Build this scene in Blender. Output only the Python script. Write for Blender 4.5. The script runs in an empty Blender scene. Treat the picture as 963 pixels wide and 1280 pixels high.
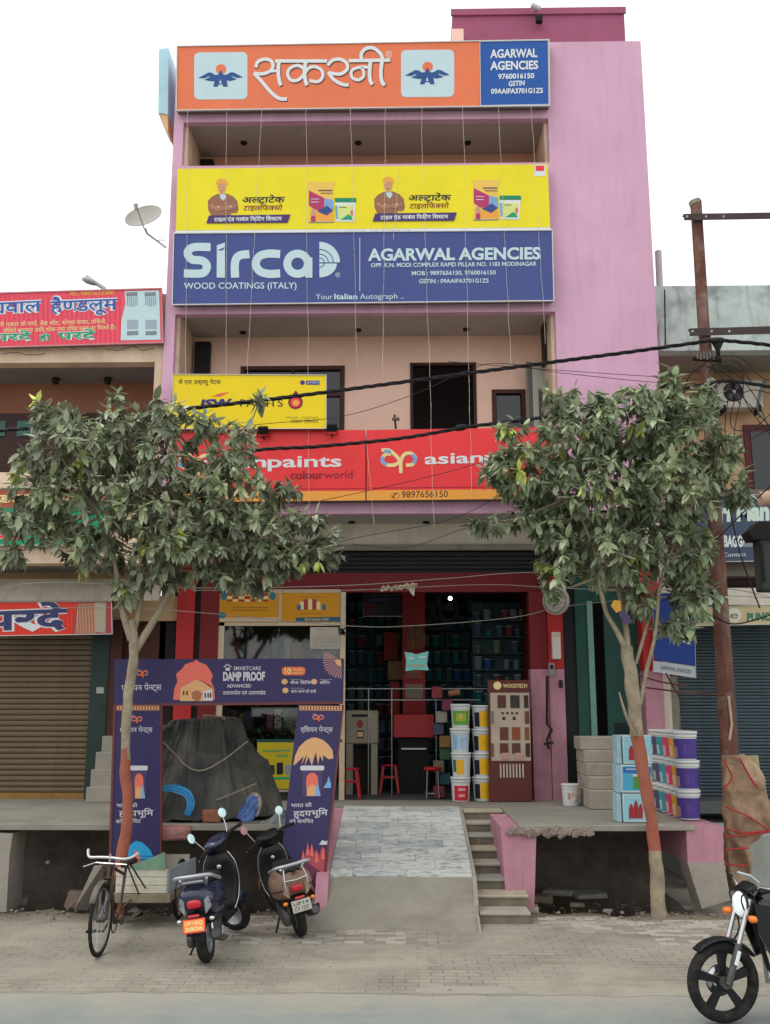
import bpy, bmesh, math, random
from math import sin, cos, pi, radians, atan, tan
from mathutils import Vector, Matrix, noise as mnoise
random.seed(7)
S = bpy.context.scene
COL = S.collection
# ---------------------------------------------------------------- camera
F = 1250.0; PW, PH = 963.0, 1280.0
PITCH, YAW, HCAM = radians(11.31), radians(1.1), 2.4
cd = bpy.data.cameras.new("camera"); cam = bpy.data.objects.new("camera", cd); COL.objects.link(cam)
cam.location = (0, 0, HCAM); cam.rotation_euler = (pi/2+PITCH, 0, YAW)
cd.sensor_fit = 'VERTICAL'; cd.sensor_height = 24.0; cd.lens = 24.0*F/PH
cd.clip_start = 0.05; cd.clip_end = 3000
S.camera = cam
RC = Matrix.Rotation(YAW, 3, 'Z') @ Matrix.Rotation(pi/2+PITCH, 3, 'X')
# ---------------------------------------------------------------- sky, sun, exposure
w = bpy.data.worlds.new("World"); S.world = w; w.use_nodes = True
nt = w.node_tree; bg = nt.nodes['Background']
sky = nt.nodes.new('ShaderNodeTexSky'); sky.sky_type = 'NISHITA'; sky.sun_disc = False
SUN_EL, SUN_AZ = radians(60), radians(-112)      # high, from the left of the street, veiled by cloud
sky.sun_elevation = SUN_EL; sky.sun_rotation = SUN_AZ
sky.air_density = 1.0; sky.dust_density = 6.0; sky.ozone_density = 1.0
mx = nt.nodes.new('ShaderNodeMixRGB'); mx.inputs[0].default_value = 0.86
mx.inputs[2].default_value = (14.6, 14.6, 14.7, 1)                # pale cloud sheet over the blue
nt.links.new(sky.outputs[0], mx.inputs[1]); nt.links.new(mx.outputs[0], bg.inputs[0])
bg.inputs[1].default_value = 0.1
sl = bpy.data.lights.new("sun", 'SUN'); sl.energy = 0.85; sl.angle = radians(24); sl.color = (1, .96, .9)
so = bpy.data.objects.new("sun", sl); COL.objects.link(so)
sd = Vector((sin(SUN_AZ)*cos(SUN_EL), cos(SUN_AZ)*cos(SUN_EL), sin(SUN_EL)))
so.rotation_euler = sd.to_track_quat('Z', 'Y').to_euler()
vs = S.view_settings; vs.view_transform = 'Standard'; vs.look = 'None'; vs.exposure = 0.06; vs.gamma = 1.0
S.cycles.use_denoising = True; S.cycles.max_bounces = 6

# ---------------------------------------------------------------- rays: a pixel of the photograph to a point in the place
def ray(px, py):
    return RC @ Vector(((px-PW/2)/F, -(py-PH/2)/F, -1))
def P(px, py, Y):
    d = ray(px, py); t = Y/d.y; return Vector((d.x*t, Y, HCAM+d.z*t))
def G(px, py, z=0.0):
    d = ray(px, py); t = (z-HCAM)/d.z; return Vector((d.x*t, d.y*t, z))
class Plane:
    def __init__(s, o, n): s.o, s.n = Vector(o), Vector(n).normalized()
    def hit(s, px, py, off=0.0):
        o = s.o+s.n*off; c = Vector((0, 0, HCAM)); d = ray(px, py)
        return c+d*((o-c).dot(s.n)/d.dot(s.n))
def YP(Y): return Plane((0, Y, 0), (0, -1, 0))      # an upright plane facing the street
# ---------------------------------------------------------------- materials
def hx(h):
    h = h.lstrip('#'); v = [int(h[i:i+2], 16)/255 for i in (0, 2, 4)]
    return [c/12.92 if c <= .04045 else ((c+.055)/1.055)**2.4 for c in v]
MATS = {}
def M(name, col, rough=.8, var=.12, sc=2.5, bump=0., metal=0., grime=0., gcol='#3a352e', emit=0., spec=.3, streak=0., fine=60, trans=0., tint=False, wob=0., leafy=False, sv=(5, 5, .5)):
    if name in MATS: return MATS[name]
    m = bpy.data.materials.new(name); m.use_nodes = True; MATS[name] = m
    n = m.node_tree; L = n.links.new; b = n.nodes['Principled BSDF']
    c = hx(col) if isinstance(col, str) else list(col)
    b.inputs['Roughness'].default_value = rough; b.inputs['Metallic'].default_value = metal
    b.inputs['Specular IOR Level'].default_value = spec
    tc = n.nodes.new('ShaderNodeTexCoord')
    out = None
    def mixc(fac, a, bb, mode='MIX'):
        x = n.nodes.new('ShaderNodeMixRGB'); x.blend_type = mode
        for i, v in ((0, fac), (1, a), (2, bb)):
            if isinstance(v, (int, float)): x.inputs[i].default_value = v
            elif isinstance(v, (list, tuple)): x.inputs[i].default_value = (*v[:3], 1)
            else: L(v, x.inputs[i])
        return x.outputs[0]
    def nz(scale, detail=4, vec=None, dist=0.):
        t = n.nodes.new('ShaderNodeTexNoise'); t.inputs['Scale'].default_value = scale; t.inputs['Detail'].default_value = detail
        t.inputs['Roughness'].default_value = .6; t.inputs['Distortion'].default_value = dist
        L(vec or tc.outputs['Object'], t.inputs['Vector']); return t.outputs['Fac']
    def ramp(v, a, bb):
        r = n.nodes.new('ShaderNodeMapRange'); r.inputs[1].default_value = a; r.inputs[2].default_value = bb; L(v, r.inputs[0]); return r.outputs[0]
    lo = [x*(1-var) for x in c]; hi = [min(1, x*(1+var)) for x in c]
    out = mixc(ramp(nz(sc), .3, .7), lo, hi)
    if fine: out = mixc(ramp(nz(fine, 2), .25, .75), mixc(1., out, [1-var*.6]*3, 'MULTIPLY'), out)
    if streak:
        mp = n.nodes.new('ShaderNodeMapping'); mp.inputs['Scale'].default_value = sv; L(tc.outputs['Object'], mp.inputs[0])
        s2 = ramp(nz(1.6, 5, mp.outputs[0]), .5, .78)
        mm = n.nodes.new('ShaderNodeMath'); mm.operation = 'MULTIPLY'; mm.inputs[1].default_value = streak; L(s2, mm.inputs[0])
        out = mixc(mm.outputs[0], out, hx(gcol))
    if grime:
        g = ramp(nz(sc*.6+.7, 7, None, .6), .48, .75)
        mm = n.nodes.new('ShaderNodeMath'); mm.operation = 'MULTIPLY'; mm.inputs[1].default_value = grime; L(g, mm.inputs[0])
        out = mixc(mm.outputs[0], out, hx(gcol))
    if tint:
        a = n.nodes.new('ShaderNodeAttribute'); a.attribute_name = 'tint'; out = mixc(1., out, a.outputs['Color'], 'MULTIPLY')
    L(out, b.inputs['Base Color'])
    if bump:
        bp = n.nodes.new('ShaderNodeBump'); bp.inputs['Strength'].default_value = bump; bp.inputs['Distance'].default_value = .02
        L(nz(fine*.4 if fine else 20, 6), bp.inputs['Height']); L(bp.outputs[0], b.inputs['Normal'])
    if wob:      # slack of a stretched sheet
        bp = n.nodes.new('ShaderNodeBump'); bp.inputs['Strength'].default_value = wob; bp.inputs['Distance'].default_value = .06
        mp = n.nodes.new('ShaderNodeMapping'); mp.inputs['Scale'].default_value = (1.2, 1, .5); L(tc.outputs['Object'], mp.inputs[0])
        L(nz(1.6, 2, mp.outputs[0], .8), bp.inputs['Height']); L(bp.outputs[0], b.inputs['Normal'])
    if emit:
        L(out, b.inputs['Emission Color']); b.inputs['Emission Strength'].default_value = emit
    if leafy:
        tr_ = n.nodes.new('ShaderNodeBsdfTranslucent'); ms = n.nodes.new('ShaderNodeMixShader'); ms.inputs[0].default_value = .22
        L(out, tr_.inputs[0]); L(b.outputs[0], ms.inputs[1]); L(tr_.outputs[0], ms.inputs[2]); L(ms.outputs[0], n.nodes['Material Output'].inputs[0])
    if trans:
        b.inputs['Transmission Weight'].default_value = trans
    return m
def MP(name, col, **k):      # flat print: nearly even colour
    k.setdefault('var', .03); k.setdefault('rough', .45); k.setdefault('fine', 0); return M(name, col, **k)
# ---------------------------------------------------------------- things and parts
def tag(o, label=None, cat=None, group=None, kind=None):
    if label: o['label'] = label
    if cat: o['category'] = cat
    if group: o['group'] = group
    if kind: o['kind'] = kind
    return o
def thing(name, label, cat, loc=(0, 0, 0), group=None, rot=None):
    o = bpy.data.objects.new(name, None); COL.objects.link(o); o.location = loc
    o.empty_display_size = .2
    if rot: o.rotation_euler = rot
    o['_l'] = 0
    return tag(o, label, cat, group)
ORG = {}
class MB:
    def __init__(s): s.v = []; s.f = []; s.m = []; s.mi = 0; s.sm = []; s.smooth = False; s.t = []; s.tint = None
    def add(s, vs, fs):
        k = len(s.v); s.v += [tuple(v) for v in vs]
        for f in fs: s.f.append(tuple(i+k for i in f)); s.m.append(s.mi); s.sm.append(s.smooth); s.t.append(s.tint)
        return s
    def box(s, x0, y0, z0, x1, y1, z1, bev=0):
        if x0 > x1: x0, x1 = x1, x0
        if y0 > y1: y0, y1 = y1, y0
        if z0 > z1: z0, z1 = z1, z0
        if not bev:
            return s.add([(x, y, z) for z in (z0, z1) for y in (y0, y1) for x in (x0, x1)],
                         [(0, 2, 3, 1), (4, 5, 7, 6), (0, 1, 5, 4), (2, 6, 7, 3), (0, 4, 6, 2), (1, 3, 7, 5)])
        b = bev; V = []; 
        for z, i in ((z0, b), (z0+b, 0), (z1-b, 0), (z1, b)):
            V += [(x0+i+(b if not i else 0), y0+i, z), (x1-i-(b if not i else 0), y0+i, z), (x1-i, y0+i+(b if not i else 0), z), (x1-i, y1-i-(b if not i else 0), z),
                  (x1-i-(b if not i else 0), y1-i, z), (x0+i+(b if not i else 0), y1-i, z), (x0+i, y1-i-(b if not i else 0), z), (x0+i, y0+i+(b if not i else 0), z)]
        Fs = [tuple(reversed(range(8))), tuple(range(24, 32))]
        for r in range(3):
            for i in range(8):
                j = (i+1) % 8; Fs.append((r*8+i, r*8+j, r*8+8+j, r*8+8+i))
        return s.add(V, Fs)
    def obox(s, mat, sx, sy, sz, bev=0):     # box of full size centred, placed by matrix
        t = MB(); t.box(-sx/2, -sy/2, -sz/2, sx/2, sy/2, sz/2, bev); return s.merge(t, mat)
    def merge(s, o, mat=None):
        k = len(s.v); s.v += [tuple(mat @ Vector(v)) if mat else v for v in o.v]
        for f, m_, sm, t in zip(o.f, o.m, o.sm, o.t): s.f.append(tuple(i+k for i in f)); s.m.append(max(m_, s.mi)); s.sm.append(sm); s.t.append(t)
        return s
    def quad(s, a, b, c, d): return s.add([a, b, c, d], [(0, 1, 2, 3)])
    def slab(s, pts, dvec):                   # polygon given by points, extruded by dvec
        n = len(pts); d = Vector(dvec); V = [Vector(p) for p in pts]; V += [p+d for p in V]
        a = Vector((0, 0, 0))
        for i in range(1, n-1): a += (V[i]-V[0]).cross(V[i+1]-V[0])
        fl = a.dot(d) > 0
        Fs = [tuple(range(n)), tuple(range(2*n-1, n-1, -1))]+[(i, i+n, (i+1) % n+n, (i+1) % n) for i in range(n)]
        if fl: Fs = [tuple(reversed(f)) for f in Fs]
        return s.add(V, Fs)
    def tube(s, path, r, n=8, caps=True, flat=1.0):
        P_ = [Vector(p) for p in path]; R = r if isinstance(r, (list, tuple)) else [r]*len(P_)
        V = []; up = None
        for i, p in enumerate(P_):
            t = (P_[min(i+1, len(P_)-1)]-P_[max(i-1, 0)]);
            if t.length < 1e-9: t = Vector((0, 0, 1))
            t.normalize()
            if up is None:
                up = Vector((0, 0, 1)) if abs(t.z) < .9 else Vector((0, 1, 0))
            a = t.cross(up); 
            if a.length < 1e-6: a = t.orthogonal()
            a.normalize(); b = a.cross(t); up = b
            for k in range(n):
                an = 2*pi*k/n; V.append(p+(a*cos(an)+b*sin(an)*flat)*R[i])
        Fs = []
        for i in range(len(P_)-1):
            for k in range(n):
                j = (k+1) % n; Fs.append((i*n+k, i*n+j, (i+1)*n+j, (i+1)*n+k))
        q = s.smooth; s.smooth = n > 5; s.add(V, Fs); s.smooth = False
        if caps:
            e = len(V)-n; s.add(V[:n], [tuple(reversed(range(n)))]); s.add(V[e:], [tuple(range(n))])
        s.smooth = q; return s
    def lathe(s, prof, n=16, mat=None, c=(0, 0, 0)):     # prof: (radius, z) going up
        V = []; 
        for r, z in prof:
            for k in range(n): V.append(Vector((c[0]+r*cos(2*pi*k/n), c[1]+r*sin(2*pi*k/n), c[2]+z)))
        if mat: V = [mat @ v for v in V]
        Fs = []
        for i in range(len(prof)-1):
            for k in range(n):
                j = (k+1) % n; Fs.append((i*n+k, i*n+j, (i+1)*n+j, (i+1)*n+k))
        q = s.smooth; s.smooth = True; s.add(V, Fs); s.smooth = q
        return s
    def loft(s, secs, n=16, e=2.4, caps=True):  # sections: (centre, side vector*half width, up vector*half height)
        V = []
        for c, a, b, *ex in secs:
            c, a, b = Vector(c), Vector(a), Vector(b); ee = ex[0] if ex else e
            for k in range(n):
                an = 2*pi*k/n; ca, sa = cos(an), sin(an)
                V.append(c+a*math.copysign(abs(ca)**(2/ee), ca)+b*math.copysign(abs(sa)**(2/ee), sa))
        Fs = []
        for i in range(len(secs)-1):
            for k in range(n):
                j = (k+1) % n; Fs.append((i*n+k, i*n+j, (i+1)*n+j, (i+1)*n+k))
        if caps: Fs += [tuple(reversed(range(n))), tuple(range(len(V)-n, len(V)))]
        q = s.smooth; s.smooth = True; s.add(V, Fs); s.smooth = q; return s
    def torus(s, c, ax, R, r, n=28, m=8, flat=1.0):
        ax = Vector(ax).normalized(); a = ax.orthogonal().normalized(); b = ax.cross(a); c = Vector(c); V = []
        for i in range(n):
            t = 2*pi*i/n; d = a*cos(t)+b*sin(t)
            for k in range(m):
                q = 2*pi*k/m; V.append(c+d*(R+r*cos(q))+ax*(r*flat*sin(q)))
        Fs = [(i*m+k, ((i+1) % n)*m+k, ((i+1) % n)*m+(k+1) % m, i*m+(k+1) % m) for i in range(n) for k in range(m)]
        q = s.smooth; s.smooth = True; s.add(V, Fs); s.smooth = q; return s
    def cyl(s, a, b, r, n=14): return s.tube([a, b], r, n)
    def ball(s, c, rx, ry=None, rz=None, n=12, m=8):
        ry = ry or rx; rz = rz or rx
        pr = [(sin(pi*i/m), -cos(pi*i/m)) for i in range(m+1)]
        return s.lathe(pr, n, Matrix.Translation(c) @ Matrix.Diagonal((rx, ry, rz, 1)))
    def mesh(s, name, mats, off=None):
        me = bpy.data.meshes.new(name)
        vs = s.v if off is None else [(x-off[0], y-off[1], z-off[2]) for x, y, z in s.v]
        me.from_pydata(vs, [], s.f)
        for m_ in (mats if isinstance(mats, (list, tuple)) else [mats]): me.materials.append(m_)
        me.polygons.foreach_set('material_index', s.m)
        me.polygons.foreach_set('use_smooth', s.sm)
        if any(t is not None for t in s.t):
            ca = me.color_attributes.new('tint', 'FLOAT_COLOR', 'CORNER'); d = []
            for f, t in zip(s.f, s.t): d += list((*(t or (1, 1, 1)), 1.))*len(f)
            ca.data.foreach_set('color', d)
        me.update(); return me
    def build(s, name, mats, parent=None, local=False, label=None, cat=None, group=None, kind=None):
        off = None
        if parent is not None and not local:
            r = parent
            while r.parent: r = r.parent
            if r.type == 'EMPTY': off = r.location
        o = bpy.data.objects.new(name, s.mesh(name, mats, off)); COL.objects.link(o)
        if parent is not None: o.parent = parent
        return tag(o, label, cat, group, kind)
def inst(o, parent=None, loc=None, rot=None, label=None):
    c = o.copy(); COL.objects.link(c)
    c.parent = parent
    if loc is not None: c.location = loc
    if rot is not None: c.rotation_euler = rot
    if label: c['label'] = label
    return c
def copy_tree(o, parent=None, loc=None, rot=None, label=None):
    c = inst(o, parent, loc, rot, label)
    for ch in list(o.children): copy_tree(ch, c)
    return c
# ---------------------------------------------------------------- lettering
_tc = {}
def glyphs(s, off=0.0):
    k = (s, off)
    if k in _tc: return _tc[k]
    c = bpy.data.curves.new("t", 'FONT'); c.body = s; c.offset = off; c.resolution_u = 3
    o = bpy.data.objects.new("t", c); COL.objects.link(o)
    me = o.to_mesh(); V = [v.co.copy() for v in me.vertices]; Fc = [tuple(p.vertices) for p in me.polygons]
    o.to_mesh_clear(); bpy.data.objects.remove(o); bpy.data.curves.remove(c)
    _tc[k] = (V, Fc); return V, Fc
def mxx(s): return max((v.x for v in glyphs(s)[0]), default=0)
def adv(s): return mxx(s+'न')-mxx('न')
HALF = 'लनणवकसगथफमयपतघजचश'
MAT_SIGNS = 'ािीुूृेैोौंँ्ः़'
def deva(s, off=0.0):
    V, Fc = [], []; cur = 0.0
    def put(vf, dx, dy=0, sx=1, sy=1):
        k = len(V); V.extend(Vector((v.x*sx+dx, v.y*sy+dy, 0)) for v in vf[0]); Fc.extend(tuple(i+k for i in f) for f in vf[1])
    # clusters: consonants joined by virama, then vowel signs
    i = 0
    while i < len(s):
        j = i+1; 
        while j < len(s) and (s[j] in MAT_SIGNS or (s[j-1] == '्')): j += 1
        cl = s[i:j]; i = j
        reph = len(cl) > 2 and cl[0] == 'र' and cl[1] == '्'
        if reph: cl = cl[2:]
        imat = 'ि' in cl
        if imat: cl = cl.replace('ि', ''); put(glyphs('ि', off), cur); cur += adv('ि')
        rak = None
        if '्र' in cl: rak = cl[cl.index('्र')-1]; cl = cl.replace('्र', '')
        while len(cl) > 2 and cl[1] == '्':
            h = cl[0]; a = adv(h)
            if h in HALF:
                d = .125 if h not in 'कफ' else .17
                bm = bmesh.new(); g = glyphs(h, off)
                vs_ = [bm.verts.new(v) for v in g[0]]
                for f in g[1]:
                    try: bm.faces.new([vs_[q] for q in f])
                    except ValueError: pass
                bmesh.ops.bisect_plane(bm, geom=bm.verts[:]+bm.edges[:]+bm.faces[:], plane_co=(a-d, 0, 0), plane_no=(1, 0, 0), clear_outer=True)
                bm.verts.index_update(); put(([v.co.copy() for v in bm.verts], [tuple(v.index for v in f.verts) for f in bm.faces]), cur); bm.free()
                cur += a-d
            else:
                put(glyphs(h+'्', off), cur); cur += a
            cl = cl[2:]
        put(glyphs(cl, off), cur); a = adv(cl)
        if rak:
            x = cur+adv(cl[0])-.09
            if rak in 'टठडढ': x -= .17; put(([Vector(p) for p in ((-.14, -.13, 0), (-.1, -.16, 0), (0, -.02, 0), (0, .05, 0), (.1, -.16, 0), (.14, -.13, 0))], [(0, 1, 2, 3), (3, 2, 4, 5)]), x)
            else: put(([Vector(p) for p in ((0, .22, 0), (-.2, .06, 0), (-.16, .02, 0), (0, .13, 0))], [(0, 1, 2, 3)]), x)
        if reph:
            x = cur+a-.1; t = .05+off
            put(([Vector(p) for p in ((0, .6, 0), (t, .6, 0), (t-.02, .72, 0), (-.09, .83, 0), (-.17, .76, 0), (-.13, .73, 0), (-.09, .77, 0), (-.03, .7, 0))], [(0, 1, 2, 7), (2, 3, 6, 7), (3, 4, 5, 6)]), x)
        cur += a
    return V, Fc
def isl(V, Fc):      # stagger overlapping glyph islands
    par = list(range(len(V)))
    def fd(a):
        while par[a] != a: par[a] = par[par[a]]; a = par[a]
        return a
    for f in Fc:
        for q in f[1:]: par[fd(q)] = fd(f[0])
    ids = {}; return [ids.setdefault(fd(a), len(ids)) for a in range(len(V))]
def txt(body, x0, y0, x1, y1, h, pl, mat, parent, off=0.0, lift=.004, sh=0.0, name='lettering', mb=None):
    """write body between pixels (x0,y0) and (x1,y1) on the baseline, capitals h pixels tall, on plane pl"""
    if isinstance(pl, (int, float)): pl = YP(pl)
    dv = any('\u0900' <= ch <= '\u097f' for ch in body)
    V, Fc = deva(body, off) if dv else glyphs(body, off)
    V = [v.copy() for v in V]
    if not V: return
    ref = glyphs('न' if dv else 'H')[0]; H = max(v.y for v in ref)
    xa, xb = min(v.x for v in V), max(v.x for v in V)
    I = isl(V, Fc); out = []
    for v, k in zip(V, I):
        u = (v.x-xa)/(xb-xa); vy = v.y/H
        px = x0+(x1-x0)*u+vy*h*sh; py = y0+(y1-y0)*u-vy*h
        out.append(pl.hit(px, py, lift+(k % 5)*.0006))
    m = mb or MB(); m.add(out, Fc)
    if mb is None: return m.build(name, mat, parent)
def shape(pts, pl, mat, parent, name='print_shape', lift=.003, mb=None):     # flat printed shape from pixel outline
    if isinstance(pl, (int, float)): pl = YP(pl)
    m = mb or MB(); V = [pl.hit(x, y, lift) for x, y in pts]
    a = sum(pts[i-1][0]*pts[i][1]-pts[i][0]*pts[i-1][1] for i in range(len(pts)))
    m.add(V, [tuple(range(len(V)))] if a < 0 else [tuple(reversed(range(len(V))))])
    if mb is None: return m.build(name, mat, parent)
def ell(cx, cy, rx, ry, n=20, a0=0, a1=360): return [(cx+rx*cos(radians(a0+(a1-a0)*i/n)), cy+ry*sin(radians(a0+(a1-a0)*i/n))) for i in range(n if a1-a0 == 360 else n+1)]
def rrect(x0, y0, x1, y1, r, s0=0):   # rounded rectangle, s0 = slope
    o = []
    for cx, cy, a in ((x1-r, y0+r, -90), (x1-r, y1-r, 0), (x0+r, y1-r, 90), (x0+r, y0+r, 180)):
        for k in range(4): o.append((cx+r*cos(radians(a+30*k)), cy+r*sin(radians(a+30*k))))
    return [(x, y+(x-x0)*s0) for x, y in o]
def stroke(pts, w, pl, mb, lift=.005, nib=None, closed=False):  # ribbon along pixel points; nib = pen angle for broad pen
    if isinstance(pl, (int, float)): pl = YP(pl)
    n = len(pts); L_ = []; R_ = []
    for i, (x, y) in enumerate(pts):
        wi = w[i] if isinstance(w, (list, tuple)) else w
        if nib is not None: dx, dy = cos(nib)*wi/2, -sin(nib)*wi/2
        else:
            a, b = pts[max(i-1, 0)], pts[min(i+1, n-1)]; tx, ty = b[0]-a[0], b[1]-a[1]; l = math.hypot(tx, ty) or 1
            dx, dy = -ty/l*wi/2, tx/l*wi/2
        L_.append(pl.hit(x+dx, y+dy, lift)); R_.append(pl.hit(x-dx, y-dy, lift))
    V = L_+R_; mb.add(V, [(i, i+1, n+i+1, n+i) for i in range(n-1)])
def smoothp(pts, k=6):   # Catmull-Rom
    o = []
    for i in range(len(pts)-1):
        p0, p1, p2, p3 = pts[max(i-1, 0)], pts[i], pts[i+1], pts[min(i+2, len(pts)-1)]
        for j in range(k):
            t = j/k; o.append(tuple(.5*((2*b)+(c-a)*t+(2*a-5*b+4*c-d)*t*t+(-a+3*b-3*c+d)*t**3) for a, b, c, d in zip(p0, p1, p2, p3)))
    o.append(tuple(pts[-1])); return o
def panel(q, Y, th, mat, parent, name, pl=None):     # board with corner pixels tl,tr,br,bl, front at plane
    pl = pl or YP(Y); V = [pl.hit(*p) for p in q]
    return MB().slab(V, -pl.n*th).build(name, mat, parent)
def frame(q, Y, wpx, th, mat, parent, name='frame', pl=None):   # rim round a board, standing 15 mm proud
    pl = pl or YP(Y); m = MB(); (ax, ay), (bx, by), (cx, cy), (dx, dy) = q; w_ = wpx
    for a in (((ax-w_, ay-w_), (bx+w_, by-w_), (bx, by), (ax, ay)), ((bx, by), (bx+w_, by-w_), (cx+w_, cy+w_), (cx, cy)),
              ((dx, dy), (cx, cy), (cx+w_, cy+w_), (dx-w_, dy+w_)), ((ax-w_, ay-w_), (ax, ay), (dx, dy), (dx-w_, dy+w_))):
        m.slab([pl.hit(*p, .015) for p in a], -pl.n*(th+.015))
    return m.build(name, mat, parent)
def XX(px, py, Y): return P(px, py, Y).x
def ZZ(py, Y, px=480): return P(px, py, Y).z
def holes_wall(x0, x1, z0, z1, y0, y1, holes):      # wall facing the street with rectangular openings (xa,xb,za,zb)
    m = MB(); xs = sorted({x0, x1, *[h[0] for h in holes], *[h[1] for h in holes]}); xs = [x for x in xs if x0 <= x <= x1]
    for a, b in zip(xs, xs[1:]):
        hs = sorted([h for h in holes if h[0] <= a+1e-6 and h[1] >= b-1e-6], key=lambda h: h[2]); z = z0
        for h in hs:
            if h[2] > z: m.box(a, y0, z, b, y1, h[2])
            z = max(z, h[3])
        if z < z1: m.box(a, y0, z, b, y1, z1)
    return m
# ---------------------------------------------------------------- materials of the setting
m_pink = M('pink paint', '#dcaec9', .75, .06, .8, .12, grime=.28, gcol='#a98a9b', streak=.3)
m_pink2 = M('shaded pink paint', '#b98593', .8, .1, 1.5, .3, grime=.6, gcol='#7d666a', streak=.35)  # pink muted in its colour for the shade low down, plus grime
m_maroon = M('maroon paint', '#a35a78', .75, .06, 1, grime=.15)
m_peach = M('peach paint', '#f8d3bf', .8, .06, 1, grime=.2, gcol='#b08a70')
m_cream = M('cream paint', '#e6cdb4', .8, .07, 1.2, .15, grime=.5, gcol='#9a8468', streak=.25)
m_white = M('old white paint', '#d9d2c4', .7, .06, 1.5, grime=.25, gcol='#8f8672', streak=.25)
m_ceil = M('ceiling plaster', '#b6b1ab', .9, .05, .8, grime=.2, gcol='#6a655c')
m_red_shade = M('red paint', '#741a1f', .55, .08, 1.2, grime=.2, gcol='#5a1512')  # red darkened in its colour for the shade of the shopfront
m_red2 = M('bright red paint', '#b52a2b', .5, .08, 1.2, grime=.15, gcol='#8a2018')
m_teal = M('weathered pale teal paint', '#c5d2cd', .85, .08, 1.4, grime=.75, gcol='#4e5753', streak=.45)
m_tan = M('tan plaster', '#cdab85', .85, .08, 1.2, grime=.25, gcol='#84684a')
m_conc = M('concrete', '#9d978c', .9, .12, 1.8, .35, grime=.45, gcol='#5c564c')
m_dark = M('plain near black', '#2a2726', .9, .2, 2, .2)  # near black for room backings, shutter backs, vents and small fittings
m_drain = M('drain wall', '#6b6259', .9, .4, 2.2, .5, grime=.5, gcol='#2f2a26', streak=.3, sv=(.5, 1, 4))
m_brown = M('brown wood paint', '#4c2a22', .6, .12, 3)
m_dgreen = M('dark green metal', '#263a34', .5, .15, 3, grime=.3)
m_green = M('green door paint', '#214b43', .55, .1, 2, grime=.35, gcol='#274a42')
m_glass = M('dark glass', '#1b1f22', .08, .1, 1, spec=.6)
m_black = M('black rubber', '#141414', .7, .15, 6)
m_steel = M('steel', '#9fa0a0', .3, .08, 5, metal=.9)
m_dust = M('dusty floor', '#8d8a80', .75, .1, 1.4, .25, grime=.5, gcol='#666256')
# ---------------------------------------------------------------- ground, road, pavement
ground = MB().add([(-600, -600, -.8), (600, -600, -.8), (600, 900, -.8), (-600, 900, -.8)], [(0, 1, 2, 3)]).build('ground', M('earth', '#6d6355', .95, .2, .5), kind='structure')
YROAD, YSH = 9.32, 13.12
def road_mat():
    m = M('asphalt', '#868c89', .9, .08, 1.1, .5, grime=.5, gcol='#9a988c', fine=120, streak=.5, sv=(.12, 3, 1))
    n = m.node_tree; L = n.links.new; b = n.nodes['Principled BSDF']; src = b.inputs['Base Color'].links[0].from_socket
    tc = n.nodes.new('ShaderNodeTexCoord'); sx = n.nodes.new('ShaderNodeSeparateXYZ'); L(tc.outputs['Object'], sx.inputs[0])
    no = n.nodes.new('ShaderNodeTexNoise'); no.inputs['Scale'].default_value = 1.5; no.inputs['Detail'].default_value = 8; no.inputs['Roughness'].default_value = .7; L(tc.outputs['Object'], no.inputs['Vector'])
    ma = n.nodes.new('ShaderNodeMath'); ma.operation = 'MULTIPLY_ADD'; ma.inputs[1].default_value = 1.6; L(no.outputs['Fac'], ma.inputs[0]); L(sx.outputs['Y'], ma.inputs[2])
    r = n.nodes.new('ShaderNodeMapRange'); r.inputs[1].default_value = 9.55; r.inputs[2].default_value = 10.1; L(ma.outputs[0], r.inputs[0])
    mm = n.nodes.new('ShaderNodeMixRGB'); L(r.outputs[0], mm.inputs[0]); L(src, mm.inputs[1]); mm.inputs[2].default_value = (*hx('#9a978b'), 1); L(mm.outputs[0], b.inputs['Base Color']); return m
MB().box(-60, -3.5, -.79, 60, YROAD+.3, -.004).build('road', road_mat(), kind='structure')
m_shoulder = M('dusty brick paving', '#9e998b', .92, .12, .9, .7, grime=.7, gcol='#787264', fine=70, streak=.45, sv=(.35, 2.6, 1))
n = m_shoulder.node_tree; L = n.links.new; b = n.nodes['Principled BSDF']
src = b.inputs['Base Color'].links[0].from_socket
tc = n.nodes.new('ShaderNodeTexCoord'); br = n.nodes.new('ShaderNodeTexBrick'); br.inputs['Scale'].default_value = 1
br.inputs['Brick Width'].default_value = .235; br.inputs['Row Height'].default_value = .117; br.inputs['Mortar Size'].default_value = .006
br.inputs['Color1'].default_value = (1, 1, 1, 1); br.inputs['Color2'].default_value = (.84, .84, .86, 1); br.inputs['Mortar'].default_value = (.5, .48, .45, 1)
nz_ = n.nodes.new('ShaderNodeTexNoise'); nz_.inputs['Scale'].default_value = .8; nz_.inputs['Detail'].default_value = 5
rp = n.nodes.new('ShaderNodeMapRange'); rp.inputs[1].default_value = .36; rp.inputs[2].default_value = .58; rp.inputs[4].default_value = .95
mu = n.nodes.new('ShaderNodeMixRGB'); mu.blend_type = 'MULTIPLY'
L(tc.outputs['Object'], br.inputs['Vector']); L(tc.outputs['Object'], nz_.inputs['Vector']); L(nz_.outputs['Fac'], rp.inputs[0])
L(rp.outputs[0], mu.inputs[0]); L(src, mu.inputs[1]); L(br.outputs['Color'], mu.inputs[2])
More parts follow.
